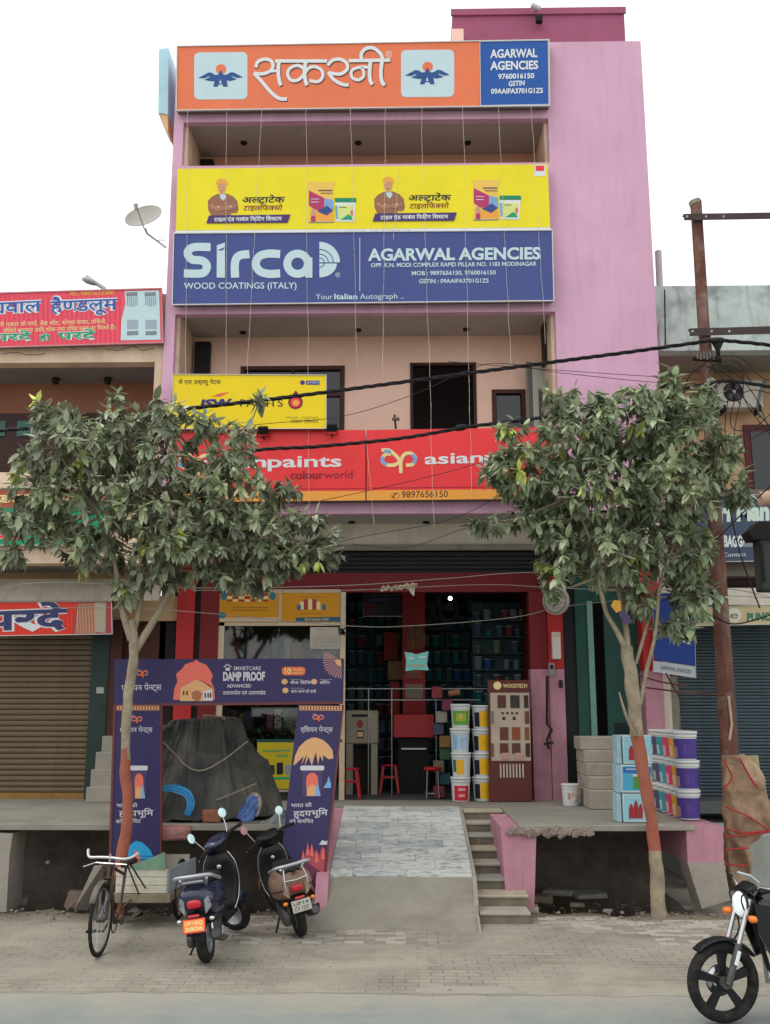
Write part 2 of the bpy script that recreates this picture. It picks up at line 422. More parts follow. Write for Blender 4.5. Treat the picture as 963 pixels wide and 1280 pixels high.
# soil near the drain and round the tree
sx = n.nodes.new('ShaderNodeSeparateXYZ'); L(tc.outputs['Object'], sx.inputs[0])
ad = n.nodes.new('ShaderNodeMath'); ad.operation = 'MULTIPLY_ADD'; L(nz_.outputs['Fac'], ad.inputs[0]); ad.inputs[1].default_value = 1.6; L(sx.outputs['Y'], ad.inputs[2])
r2 = n.nodes.new('ShaderNodeMapRange'); L(ad.outputs[0], r2.inputs[0]); r2.inputs[1].default_value = 12.9; r2.inputs[2].default_value = 13.7; r2.inputs[4].default_value = .85
m2 = n.nodes.new('ShaderNodeMixRGB'); L(r2.outputs[0], m2.inputs[0]); L(mu.outputs[0], m2.inputs[1]); m2.inputs[2].default_value = (*hx('#6b6152'), 1)
# dark oily dirt beside the right tree
vd = n.nodes.new('ShaderNodeVectorMath'); vd.operation = 'SUBTRACT'; L(tc.outputs['Object'], vd.inputs[0]); vd.inputs[1].default_value = (3.15, 11.75, 0)
vm_ = n.nodes.new('ShaderNodeVectorMath'); vm_.operation = 'MULTIPLY'; L(vd.outputs[0], vm_.inputs[0]); vm_.inputs[1].default_value = (.8, 2.2, 0)
vl = n.nodes.new('ShaderNodeVectorMath'); vl.operation = 'LENGTH'; L(vm_.outputs[0], vl.inputs[0])
aa = n.nodes.new('ShaderNodeMath'); aa.operation = 'MULTIPLY_ADD'; L(nz_.outputs['Fac'], aa.inputs[0]); aa.inputs[1].default_value = 1.8; L(vl.outputs['Value'], aa.inputs[2])
r3 = n.nodes.new('ShaderNodeMapRange'); L(aa.outputs[0], r3.inputs[0]); r3.inputs[1].default_value = 1.0; r3.inputs[2].default_value = 1.8; r3.inputs[3].default_value = .75; r3.inputs[4].default_value = 0
m3 = n.nodes.new('ShaderNodeMixRGB'); L(r3.outputs[0], m3.inputs[0]); L(m2.outputs[0], m3.inputs[1]); m3.inputs[2].default_value = (*hx('#675d4e'), 1)
L(m3.outputs[0], b.inputs['Base Color'])
mb = MB(); NX, NY = 260, 44; x0, x1 = -8.5, 8.5
V = []
for j in range(NY+1):
    for i in range(NX+1):
        x = x0+(x1-x0)*i/NX; y = YROAD+(YSH-YROAD)*j/NY
        e = max(0, (y-12.3)/.8); z = .012*mnoise.noise((x*.9, y*.9, 0))+e*(.05*mnoise.noise((x*1.7, y*2, 3))-.03+.02*mnoise.noise((x*6, y*6, 1)))
        if j == 0: y += .10*mnoise.noise((x*.7, 0, 2))+.05*mnoise.noise((x*3, 0, 4)); z = -.002
        if j == NY: y += .12*mnoise.noise((x*2, 0, 9)); z -= .06
        V.append((x, y, z))
mb.smooth = True
mb.add(V, [(j*(NX+1)+i, j*(NX+1)+i+1, (j+1)*(NX+1)+i+1, (j+1)*(NX+1)+i) for j in range(NY) for i in range(NX)])
k = len(V)-NX-1; mb.smooth = False

for a, c in ((-60, x0), (x1, 60)): mb.box(a, YROAD, -.79, c, YSH, 0)
for i in range(NX):
    p, q = V[k+i], V[k+i+1]; mb.add([p, q, (q[0], q[1], -.5), (p[0], p[1], -.5)], [(0, 3, 2, 1)])
shoulder = mb.build('pavement', m_shoulder, kind='structure')
MB().box(-60, -16, -.79, 60, -3.5, .0).build('footpath', m_shoulder, kind='structure')
# paver bricks that stand out of the dust
m_paver = [M('paver %s' % c, c, .9, .1, 3, .4, grime=.35, gcol='#8d8779') for c in ('#979287', '#a6a196', '#8a8378')]
pm = []
for mm in m_paver:
    for q in range(2):
        t = MB(); t.box(-.108, -.05, -.03, .108, .05, .0, .004); pm.append(t.mesh('brick', mm))
cnt = 0; rnd = random.Random(3); rest = MB()
for r_ in range(14):
    for c_ in range(34):
        x = -2.1+c_*.222+(r_ % 2)*.11; y = 11.28+r_*.108
        dens = mnoise.noise((x*.5, y*1.1, 5))+(.25 if x > 1.6 and y > 11.8 else 0)+(.15 if .8 < x < 2.4 and y > 12.2 else 0)
        if dens < .12 or cnt >= 300: continue
        if x > 1.6 and abs(y-12.8) < .25 and x > 2.6: continue
        o = bpy.data.objects.new('brick', pm[rnd.randrange(6)]); COL.objects.link(o); o.parent = shoulder
        o.location = (x+rnd.uniform(-.004, .004), y, .012*mnoise.noise((x*.9, y*.9, 0))+max(0, (y-12.3)/.8)*(.05*mnoise.noise((x*1.7, y*2, 3))-.03)+rnd.uniform(.003, .014))
        o.rotation_euler = (rnd.uniform(-.02, .02), rnd.uniform(-.02, .02), rnd.uniform(-.03, .03)); cnt += 1
# ---------------------------------------------------------------- platform in front of the shops, with the covered drain beneath
ZP = 1.02; YF = 13.0; YW = 16.6; YB = 15.4
XRL = XX(430, 1009, 15.45); XRR = XX(574, 1009, 15.45); XSR = XX(626, 1009, 15.45)
YRT = 15.45
XPL = -9.5; XPR = XX(868, 1031, YF)
MB().box(XPL, YF, ZP-.075, XRL-.16, YW, ZP, .006).box(XRL-.16, YRT+.002, ZP-.075, XSR, YW, ZP-.002).build('platform', m_dust, kind='structure')
MB().box(XSR, YF-.02, ZP-.07, XPR-.55, YW, ZP, .006).build('platform', m_dust, kind='structure')
MB().box(XPR-.545, YF-.03, ZP-.06, XPR, YW, ZP-.004, .006).build('platform', m_conc, kind='structure')
MB().box(XPL, YW, ZP-.2, 9.5, 22.2, ZP-.012).build('shop_floor', M('shop floor tiles', '#5b5f5f', .5, .12, 1.5, .1), kind='structure')
MB().box(XPL, 14.7, -.8, XRL-.16, 14.9, ZP-.08).box(XSR+.05, 14.7, -.8, XPR, 14.9, ZP-.08).box(-60, YSH-.1, -.82, 60, 14.7, -.45).build('drain', m_drain, kind='structure')
MB().box(XPR, YW-1.2, -.8, 12, YW, .0).box(XPR, 13.1, -.8, 12, YW-1.2, -.05).build('yard', m_conc, kind='structure')
MB().box(XX(868, 1060, 14.9), 14.9, -.04, 12, 17.6, ZP-.35).build('platform', M('pale plinth', '#a4a9a2', .8, .08, 1, grime=.3), kind='structure')
# broken edge of the slab
t = thing('broken_slab', 'ragged broken concrete lumps hanging at the edge of the right platform', 'concrete', P(700, 1040, YF))
m = MB(); rnd = random.Random(5)
for i in range(26):
    x = 640+i*3.9; c = P(x, 1037+rnd.uniform(0, 7)*(1-abs(i-16)/22), YF-.0)
    m.obox(Matrix.Translation(c) @ Matrix.Rotation(rnd.uniform(0, 3), 4, 'Y') @ Matrix.Rotation(rnd.uniform(-.4, .4), 4, 'X'), rnd.uniform(.06, .13), .1, rnd.uniform(.05, .09), .008)
m.build('lump', M('broken concrete', '#8a7c74', .95, .3, 9, .6), t)
# supports under the slabs
def block(name, q, Y, depth, mat, label, cat, parts=None):
    t = thing(name, label, cat, P(q[3][0], q[3][1], Y)); V = [P(*p, Y) for p in q]
    MB().slab(V, (0, depth, 0)).build('wall', mat, t); return t
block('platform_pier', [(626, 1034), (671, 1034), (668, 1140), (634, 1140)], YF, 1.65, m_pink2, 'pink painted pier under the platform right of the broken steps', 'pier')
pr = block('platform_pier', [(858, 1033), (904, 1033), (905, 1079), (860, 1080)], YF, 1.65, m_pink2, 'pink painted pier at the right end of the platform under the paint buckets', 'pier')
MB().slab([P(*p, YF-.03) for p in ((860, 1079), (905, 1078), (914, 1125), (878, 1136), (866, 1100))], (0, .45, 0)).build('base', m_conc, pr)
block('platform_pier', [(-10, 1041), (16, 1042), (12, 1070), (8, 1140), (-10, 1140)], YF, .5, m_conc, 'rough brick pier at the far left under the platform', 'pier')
# ramp with marble slabs
ZA = .47; YA = 12.62; YZ = 11.75
def rampz(y): return ZP+(y-YRT)*(ZP-ZA)/(YRT-YA) if y >= YA else ZA*(y-YZ)/(YA-YZ)
ramp = thing('marble_ramp', 'sloping ramp of grey streaked marble slabs leading up to the shop door', 'ramp', (0, YA, 0))
XQ0 = XX(590, 1145, 12.4)
MB().slab([(XRL, YRT, ZP-.012), (XRL, YA, ZA-.012), (XRL, YA, -.5), (XRL, YRT, -.5)], (XRR-XRL, 0, 0)).build('ramp_body', M('ramp concrete', '#a7a79c', .9, .08, 1.2, .4, grime=.35, gcol='#86867a'), ramp)
V = []; na, nb_ = 60, 30
for j in range(nb_+1):
    for i in range(na+1):
        u, v = i/na, j/nb_; x = XRL-.45+(XRR-XRL+.45+.04)*u; y = YA-.95*v
        pz = (1-v)**2.2*(ZA-.014)*max(0, 1-v*.0)
        sd_ = min(1, max(0, (x-(XRL-.45))/.5)); sd_ = sd_*sd_*(3-2*sd_)
        V.append((x, y, pz*sd_-.035*(1-sd_)-.03*v**3+.012*mnoise.noise((x*3, y*3, 2))*v))
am = MB(); am.smooth = True; am.add(V, [(j*(na+1)+i, (j+1)*(na+1)+i, (j+1)*(na+1)+i+1, j*(na+1)+i+1) for j in range(nb_) for i in range(na)])
am.smooth = False
MB().slab([(XRR+.04, YA, ZA-.02), (XRR+.04, YA, -.3), (XRR+.04, YA-.95, -.3), (XRR+.04, YA-.95, -.04), (XRR+.04, YA-.5, .12), (XRR+.04, YA-.25, .1)], (-.03, 0, 0)).build('apron_edge', m_conc, ramp)
am.build('apron', M('apron concrete', '#8f8b7f', .92, .14, 1.6, .7, grime=.7, gcol='#6f6a5d', streak=.5, sv=(.6, 3, 3)), ramp)
m_marb = []
for i, c in enumerate(('#bfc4c0', '#aeb4b2', '#c8ccc7')):
    mm = M('marble %d' % i, c, .45, .06, 2, .05, grime=.0); m_marb.append(mm)
    n = mm.node_tree; L = n.links.new; b = n.nodes['Principled BSDF']; src = b.inputs['Base Color'].links[0].from_socket
    tc = n.nodes.new('ShaderNodeTexCoord'); mp = n.nodes.new('ShaderNodeMapping'); mp.inputs['Scale'].default_value = (1.3, 5, 3); mp.inputs['Location'].default_value = (i*3, 0, 0)
    no = n.nodes.new('ShaderNodeTexNoise'); no.inputs['Scale'].default_value = 3.0; no.inputs['Detail'].default_value = 9; no.inputs['Distortion'].default_value = 1.6; no.inputs['Roughness'].default_value = .7
    r = n.nodes.new('ShaderNodeMapRange'); r.inputs[1].default_value = .5; r.inputs[2].default_value = .6; r.inputs[4].default_value = .9
    mxx_ = n.nodes.new('ShaderNodeMixRGB'); mxx_.inputs[2].default_value = (*hx('#767d7c'), 1)
    L(tc.outputs['Object'], mp.inputs[0]); L(mp.outputs[0], no.inputs['Vector']); L(no.outputs['Fac'], r.inputs[0]); L(r.outputs[0], mxx_.inputs[0]); L(src, mxx_.inputs[1]); L(mxx_.outputs[0], b.inputs['Base Color'])
rows = 11; dy = (YRT-YA)/rows; rnd = random.Random(11)
for r_ in range(rows):
    ya = YA+r_*dy+.004; yb = ya+dy-.008; cuts = [XRL+.0]
    x = XRL+(0 if r_ % 2 else -.35)
    while x < XRR-.25:
        x += .62+rnd.uniform(-.05, .08)
        if x > XRL+.15: cuts.append(min(x, XRR))
    cuts[-1] = XRR
    for a, b in zip(cuts, cuts[1:]):
        h = rnd.uniform(0, .006); m = MB()
        m.slab([(a+.003, ya, rampz(ya)+h-.012), (b-.003, ya, rampz(ya)+h-.012), (b-.003, yb, rampz(yb)+h-.012), (a+.003, yb, rampz(yb)+h-.012)], (0, 0, .018)).build('slab', m_marb[rnd.randrange(3)], ramp)
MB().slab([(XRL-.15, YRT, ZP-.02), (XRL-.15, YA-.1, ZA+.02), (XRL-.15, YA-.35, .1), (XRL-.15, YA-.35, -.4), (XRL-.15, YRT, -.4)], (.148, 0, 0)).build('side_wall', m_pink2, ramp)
MB().slab([(XRR, YRT, ZP-.01), (XRR, YA, ZA-.01), (XRR, YA-.3, .2), (XRR, YA-.3, -.3), (XRR, YRT, -.3)], (.05, 0, 0)).build('edge_strip', m_conc, ramp)
# steps beside the ramp
st = thing('steps', 'worn concrete steps with stone treads squeezed between the ramp and pink wall', 'steps', (XRR, 12.6, 0))
ns = 8; sy = (YRT-12.25)/ns; rnd = random.Random(2)
m_stone = [M('step stone %d' % i, c, .85, .1, 4, .3, grime=.35, gcol='#6f675a') for i, c in enumerate(('#a19d91', '#aaa18c', '#93958f'))]
for i in range(ns):
    ztop = ZP*(i+1)/(ns+.15); ya = 12.25+i*sy; xr = XSR-.0 if i > 1 else XSR+.03+.03*i
    MB().box(XRR+.055, ya+.03, -.4, xr-.01, YRT if i == ns-1 else ya+sy+.03, ztop-.035).build('riser', M('step riser', '#7f7868', .9, .2, 5, .5, grime=.4), st)
    MB().box(XRR+.055, ya+rnd.uniform(-.01, .01), ztop-.034, xr, ya+sy+.02, ztop, .008).build('tread', m_stone[i % 3], st)
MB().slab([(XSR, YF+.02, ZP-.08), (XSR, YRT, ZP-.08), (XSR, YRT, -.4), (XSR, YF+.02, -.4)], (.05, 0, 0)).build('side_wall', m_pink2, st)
# ---------------------------------------------------------------- the pink building
bl = thing('pink_building', 'tall narrow pink building with stacked shop signs and open balconies', 'building', (0, 18, 0))
xl = XX(207, 390, YB); xl2 = XX(219, 400, YB); xr0 = XX(691, 300, YB); xr = XX(823, 440, YB)
zt = ZZ(57, YB, 450); ztr = ZZ(52, YB, 740); zb = ZZ(642, YB)
MB().box(xl, YB, zb, xl2, YW+.02, zt-.02).build('pillar', m_pink, bl)
MB().box(xl2+.003, YB+.12, zb, xl2+.06, YW-.002, zt-.3).build('side_wall', m_cream, bl)
MB().box(xr0, YB, zb, xr, 24, ztr).build('wall', m_pink, bl)
MB().box(xr0-.06, YB+.12, zb, xr0-.003, YW-.002, zt-.3).build('side_wall', m_cream, bl)
for k, (ya, yb_) in enumerate(((56, 150), (205, 391), (540, 642))):
    MB().box(xl2, YB, ZZ(yb_, YB), xr0, YB+.14, ZZ(ya, YB)).build('beam', m_pink, bl)
zc = [ZZ(150, YB)+.06, ZZ(391, YB)+.06, zb+.05]
for k, z in enumerate(zc):
    c_ = MB().box(xl2+.06, YB+.14, z, xr0-.06, YW, z+.14).build('ceiling', m_ceil, bl)
    for px, py in ([(305, 178), (448, 178), (585, 178)], [(304, 415), (448, 412), (583, 411)], [(440, 652), (533, 652), (612, 650)])[k]:
        q = ray(px, py); q = q*((z-HCAM)/q.z); q.z += HCAM
        MB().lathe([(.001, -.03), (.055, -.03), (.06, 0), (.06, .01)], 14, None, q).build('downlight', m_dark, c_)
# floor walls
zA0, zA1 = ZZ(545, YW), zc[1]
hA = (XX(300, 500, YW), XX(431, 500, YW), ZZ(560, YW), ZZ(457, YW)); hB = (XX(513, 500, YW), XX(596, 500, YW), ZZ(560, YW), ZZ(454, YW)); hC = (XX(615, 500, YW), XX(657, 500, YW), ZZ(560, YW), ZZ(488, YW))
hD = (XX(659, 500, YW), XX(688, 500, YW), ZZ(560, YW), ZZ(462, YW))
holes_wall(xl, xr0, zc[2]+.14, zA1+.1, YW, YW+.2, [hA, hB, hC, hD]).build('wall', m_peach, bl)
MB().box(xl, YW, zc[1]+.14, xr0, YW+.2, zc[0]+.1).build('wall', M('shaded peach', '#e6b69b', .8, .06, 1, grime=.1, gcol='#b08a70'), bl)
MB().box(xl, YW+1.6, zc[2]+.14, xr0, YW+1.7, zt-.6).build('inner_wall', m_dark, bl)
MB().box(xl2+.06, YB+.14, zc[0]+.15, xr0-.06, YW+.2, zt-.5).build('roof', m_conc, bl)
def win(h, dark, divs, name='window', fr=m_brown, fw=.07):
    f = MB(); xa, xb, za, zb_ = h
    f.box(xa, YW-.02, za, xa+fw, YW+.1, zb_); f.box(xb-fw, YW-.02, za, xb, YW+.1, zb_); f.box(xa+fw, YW-.02, zb_-fw, xb-fw, YW+.1, zb_)
    o = f.build(name, fr, bl)
    xs = [xa+fw+(xb-xa-2*fw)*k/divs for k in range(divs+1)]
    for a, b in zip(xs, xs[1:]):
        MB().box(a+.015, YW+.05, za, b-.015, YW+.06, zb_-fw).build('pane', dark, o)
    mu = MB()
    for x in xs[1:-1]: mu.box(x-.02, YW, za, x+.02, YW+.08, zb_-fw)
    mu.box(xa+fw, YW+.002, zb_-.55, xb-fw, YW+.078, zb_-.5)
    if divs > 1: mu.build('mullion', fr, o)
    return o
win(hA, m_glass, 2); win(hC, m_glass, 1)
d_ = MB(); xa, xb, za, zb_ = hB
d_.box(xa, YW-.02, za, xa+.05, YW+.15, zb_); d_.box(xb-.05, YW-.02, za, xb, YW+.15, zb_); d_.box(xa+.05, YW-.02, zb_-.05, xb-.05, YW+.15, zb_)
d_.build('door_frame', M('dark wood', '#3a211b', .6), bl)
dl = Matrix.Translation((hD[1], YW-.02, (hD[2]+hD[3])/2)) @ Matrix.Rotation(radians(38), 4, 'Z')
dh = hD[3]-hD[2]
o = MB().obox(dl @ Matrix.Translation((-.3, 0, 0)), .5, .04, dh, .004).build('door', M('grey door', '#7a7a78', .6), bl)
MB().obox(dl @ Matrix.Translation((-.27, -.025, .1)), .34, .012, dh-.25).build('panel', M('white laminate', '#d8dcd8', .4), o)
MB().obox(dl @ Matrix.Translation((-.27, -.034, -.05)), .1, .012, dh-.8).build('glass_strip', M('smoked strip', '#6b7070', .2), o)
def pbox(q0, q1, Y, th, mat, parent, name, bev=0, **k):
    a = P(*q0, Y); b = P(*q1, Y); return MB().box(a.x, Y, b.z, b.x, Y+th, a.z, bev).build(name, mat, parent, **k)
pbox((244, 427), (261, 480), YW-.14, .13, M('black casing', '#1c1b1b', .6), bl, 'vent_duct')
pbox((251, 199), (266, 215), YW-.14, .13, M('black casing', '#1c1b1b', .6), bl, 'vent_duct')
pbox((677, 150), (681, 205), YB+.6, .3, M('black casing', '#1c1b1b', .6), bl, 'vent_duct')
pbox((679, 402), (684, 452), YB+.6, .3, M('black casing', '#1c1b1b', .6), bl, 'vent_duct')
# stair tower on the roof
pt = MB().box(XX(566, 30, 17.5), 17.5, zt-.8, XX(781, 30, 17.5), 21, ZZ(13, 17.5, 700)).build('roof_block', m_maroon, bl)
MB().box(XX(564, 30, 17.5), 17.46, ZZ(20, 17.5, 600), XX(783, 30, 17.5), 17.5, ZZ(11, 17.5, 700)).build('roof_edge', m_maroon, bl)
pbox((565, 36), (580, 60), 17.3, .2, m_peach, bl, 'roof_pier')
# side light panel at the upper left edge
sp = thing('side_panel', 'narrow pale blue panel edging the top left corner of the pink building', 'panel', P(204, 150, 15.5))
MB().slab([P(199, 61, 15.5), P(211, 60, 15.5), P(210, 143, 15.5), P(198, 141, 15.5)], (0, .9, 0)).build('panel', M('pale blue', '#b8e2ee', .5), sp)
MB().slab([P(199, 141, 15.52), P(210, 143, 15.52), P(210, 166, 15.52)], (0, .8, 0)).build('underside', M('pale orange', '#f3c48a', .6), sp)
# ground floor front
z660, z685 = ZZ(660, YW), ZZ(686, YW)
xg0 = XX(205, 800, YW); xg1 = XX(706, 800, YW)
MB().box(xg0, YW-.03, z685, XX(832, 700, YW), YW+.2, zb+.05).build('lintel', M('pale lintel', '#efe8da', .7, .06, 1.2, grime=.25, gcol='#a08a6c', streak=.3), bl)
MB().box(xg0, YW-.09, z685-.03, XX(832, 700, YW), YW-.03, z685+.06).build('ledge', m_conc, bl)
z715, z738 = ZZ(716, YW+.1), ZZ(740, YW+.1)
m = MB()
for k in range(5): m.tube([(xg0, YW+.25, z685-.06-k*.075), (xg1, YW+.25, z685-.06-k*.075)], .04, 8)
m.build('rolled_shutter', M('dark shutter', '#34373a', .6, .2, 3), bl)
MB().box(xg0, YW+.1, z738, xg1, YW+.22, z715).build('red_beam', m_red_shade, bl)
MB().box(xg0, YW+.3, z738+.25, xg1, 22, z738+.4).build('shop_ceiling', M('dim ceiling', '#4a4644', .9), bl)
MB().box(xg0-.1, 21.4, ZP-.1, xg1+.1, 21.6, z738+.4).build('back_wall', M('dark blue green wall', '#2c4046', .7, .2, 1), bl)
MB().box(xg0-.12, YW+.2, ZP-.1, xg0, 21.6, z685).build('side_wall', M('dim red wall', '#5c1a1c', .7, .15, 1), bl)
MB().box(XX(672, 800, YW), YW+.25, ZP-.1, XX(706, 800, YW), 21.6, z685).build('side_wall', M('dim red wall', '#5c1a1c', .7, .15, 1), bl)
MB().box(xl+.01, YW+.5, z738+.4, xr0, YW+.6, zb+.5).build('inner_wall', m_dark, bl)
# pillars of the ground floor
zr = ZZ(836, YW-.1)
def gp(x0, x1, ytop, mat, name='pillar', Y=YW-.06, th=.3, zlo=ZP, ylo=None):
    return MB().box(XX(x0, 850, Y), Y, zlo if ylo is None else ZZ(ylo, Y), XX(x1, 850, Y), Y+th, ZZ(ytop, Y)).build(name, mat, bl)
gp(218, 240, 690, m_red2); gp(241, 248, 690, m_dark, th=.4, Y=YW+.02); gp(248, 271, 690, m_red_shade, Y=YW-.02)
gp(664, 686, 740, m_red_shade, Y=YW-.02, ylo=836); gp(687, 706, 716, m_red2, Y=YW-.06, ylo=836)
gp(664, 686, 836.5, m_pink2, Y=YW-.02); gp(687, 706, 836.5, m_pink2, Y=YW-.06)
gp(205, 217, 690, m_dark, Y=YW+.1)
gp(706, 722, 690, M('dark gap strip', '#15191a', .5), Y=YW+.05)  # dark strip standing in for the shaded gap beside the entrance
gp(722, 741, 716, m_green, Y=YW+.0, name='door_jamb'); 
MB().box(XX(735, 800, YW), YW-.03, ZP+.6, XX(742, 800, YW), YW, ZZ(752, YW)).build('door_edge', M('pale green edge', '#6f9a8c', .5), bl)
gp(758, 806, 740, m_green, Y=YW+.02, name='door_leaf', th=.06)
MB().box(XX(722, 800, YW), YW+.06, ZZ(752, YW), XX(806, 800, YW), YW+.2, ZZ(740, YW)).build('transom', m_green, bl)
vm = MB()
for k in range(8): vm.box(XX(768, 900, YW), YW+.005, ZZ(918, YW)+k*.025, XX(792, 900, YW), YW+.019, ZZ(918, YW)+k*.025+.01)
vm.build('door_vent', m_dark, bl)
MB().box(XX(722, 800, YW), 19.5, ZP, XX(812, 800, YW), 19.6, ZZ(690, YW)).build('passage_wall', m_dark, bl)
# slatted shutter over the green door
sh = MB().box(XX(722, 700, YW), YW+.1, ZZ(740, YW), XX(806, 700, YW), YW+.12, ZZ(686, YW)).build('shutter', m_dark, bl)
z = ZZ(740, YW)
while z < ZZ(690, YW):
    MB().box(XX(722, 700, YW), YW+.06, z, XX(806, 700, YW), YW+.1, z+.065, .01).build('slat', M('dusty slats', '#8b8474', .7, .15, 4, grime=.5), sh); z += .078
gp(806, 829, 690, m_red2, Y=YW-.3, ylo=838, th=.5); gp(806, 829, 838.5, m_pink2, Y=YW-.3, th=.5)
gp(829, 838, 700, m_white, Y=YW-.1); gp(838, 846, 846, M('grey stained wall', '#8a8578', .9, .2, 3, .3, grime=.6), Y=YW-.1)
MB().box(xr0, YB, zb-.001, xr, YW-.03, zb+.04).build('canopy_ceiling', m_ceil, bl)
# ---------------------------------------------------------------- shop signs on the pink building
p_white = MP('print white', '#dfe6e8'); p_navy = MP('print navy', '#3c4b8e'); p_yel = M('print yellow', '#efe01c', .38, .05, 1, grime=.12, gcol='#c9ba3a', fine=0, wob=.35); p_or = M('print orange', '#e87a50', .4, .06, 1, grime=.15, gcol='#c06a4c', fine=0, wob=.25)
p_blue = MP('print blue', '#1d57a8'); p_red = M('print red', '#ee3a3e', .38, .05, 1, grime=.12, gcol='#c23434', fine=0, wob=.4); p_gold = MP('print gold', '#f2a646'); p_black = MP('print black', '#20202a')
p_yel2 = M('print deep yellow', '#f2d60c', .4, .05, 1, grime=.12, gcol='#c9b224', fine=0, wob=.2); p_cream = MP('print cream', '#ecd79a'); p_pblue = MP('print pale blue', '#c3dde3'); p_dnavy = MP('print dark indigo', '#2c2f78')
p_green = MP('print green', '#12a06e'); p_purp = MP('print plum', '#4c3470'); p_skin = MP('print skin', '#d39b78'); p_shirt = MP('print brown shirt', '#9a6a52')
p_salmon = MP('print salmon', '#e2705f'); p_shadow = MP('print shadow', '#6d4438'); p_lblue = MP('print light blue', '#79a9d6'); p_sky = MP('print sky blue', '#2f9fd6')
p_grey = MP('print grey', '#7f8a95'); p_dred = MP('print dark red', '#8d1f33'); p_mag = MP('print magenta', '#b8366b')
m_alu = M('aluminium trim', '#c9cbc9', .4, .05, 3, metal=.3)
m_back = M('sign back', '#6d6762', .8, .1, 2)
def signboard(name, label, q, Y, col, th=.14, trim=1.2, tmat=None):
    c = P((q[0][0]+q[1][0])/2, q[2][1], Y); t = thing(name, label, 'sign', c)
    V = [P(*p, Y) for p in q]
    MB().slab(V, (0, .008, 0)).build('face', col, t)
    MB().slab([v+Vector((0, .0085, 0)) for v in V], (0, th, 0)).build('box', m_back, t)
    if trim: frame(q, Y, trim, .02, tmat or m_alu, t)
    return t
Y1 = YB-.16
# 1 orange
s1 = signboard('shop_sign', 'long orange sign with white Hindi lettering along the roof edge', [(222, 58), (686, 50), (687, 131), (221, 137)], Y1, p_or)
c = lambda x, y: (300+x/4.815, 50+y/4.815)
LET = [([(97, 165), (108, 132), (148, 115), (188, 126), (200, 158), (182, 187), (138, 203), (84, 200)], 20), ([(84, 198), (130, 247), (188, 315), (238, 352), (284, 354)], 21),
       ([(180, 188), (240, 183)], 16), ([(236, 125), (231, 195), (240, 255), (250, 272)], 22), ([(213, 126), (526, 126)], 20), ([(656, 124), (905, 121)], 20),
       ([(396, 130), (389, 200), (398, 255), (406, 272)], 22), ([(392, 178), (350, 153), (302, 170), (288, 208), (310, 242), (350, 240), (385, 208), (412, 172), (450, 160), (492, 182), (498, 222), (470, 250), (420, 244)], 19),
       ([(528, 152), (560, 121), (606, 116), (643, 140), (644, 178), (600, 205), (532, 196)], 20), ([(532, 194), (568, 240), (615, 266), (655, 271)], 20),
       ([(785, 165), (725, 163), (676, 182), (674, 222), (710, 240), (742, 222), (745, 190), (730, 165)], 18), ([(787, 125), (781, 200), (787, 250), (800, 266)], 22),
       ([(856, 125), (849, 200), (857, 255), (874, 270)], 22), ([(733, 115), (732, 80), (762, 50), (808, 50), (848, 85), (862, 122)], 21)]
for dx, dy, mt, lf in ((5, 7, p_shadow, .003), (0, 0, p_white, .006)):
    m = MB()
    for i, (pts, wd) in enumerate(LET): stroke([c(x+dx, y+dy) for x, y in smoothp(pts, 6)] if len(pts) > 2 else [c(x+dx, y+dy) for x, y in pts], wd/4.815, Y1, m, lf+i*.0002)
    m.build('lettering', mt, s1)
txt('®', 482, 72, 490, 72, 8, Y1, p_white, s1)
bird = [(95, 450), (180, 405), (250, 367), (300, 372), (350, 405), (395, 400), (435, 325), (475, 400), (520, 402), (590, 362), (640, 370), (770, 440), (690, 450), (600, 420), (600, 435), (680, 470), (570, 495), (525, 480), (540, 580), (475, 580), (460, 545), (405, 545), (390, 580), (320, 580), (345, 500), (280, 497), (190, 478), (270, 440), (260, 425), (190, 455)]
for dx, dy in ((0, 0), (258.5, -3)):
    shape(rrect(243+dx, 65.5+dy, 309.5+dx, 124.5+dy, 6, -.008), Y1, p_pblue, s1, lift=.003)
    b_ = lambda x, y: (240+x/12.04+dx, 60+y/12.04+dy)
    shape([b_(*q) for q in ell(438, 318, 80, 76)], Y1, p_or, s1, lift=.005)
    shape([b_(*q) for q in bird], Y1, MP('logo blue', '#24508f'), s1, lift=.007)
    shape([b_(*q) for q in ((430, 470), (412, 532), (450, 532))], Y1, p_pblue, s1, lift=.009)
shape([(600, 52), (685, 50.5), (686, 130.5), (601, 131.5)], Y1, p_blue, s1, lift=.004)
frame([(600.5, 52), (685, 50.5), (686, 130), (601.5, 131.5)], Y1, .7, .0, m_alu, s1)
for tx, a, b_, y, h in (("AGARWAL", 613, 672, 71.5, 10), ("AGENCIES", 613, 673, 86.5, 10), ("9760016150", 623, 668, 98, 6), ("GSTIN", 636, 656, 107, 6), ("09AAIFA3701G1ZS", 614, 679, 116.5, 6)):
    txt(tx, a, y+.7, b_, y-.5, h, Y1, p_white, s1, off=.03, lift=.008)
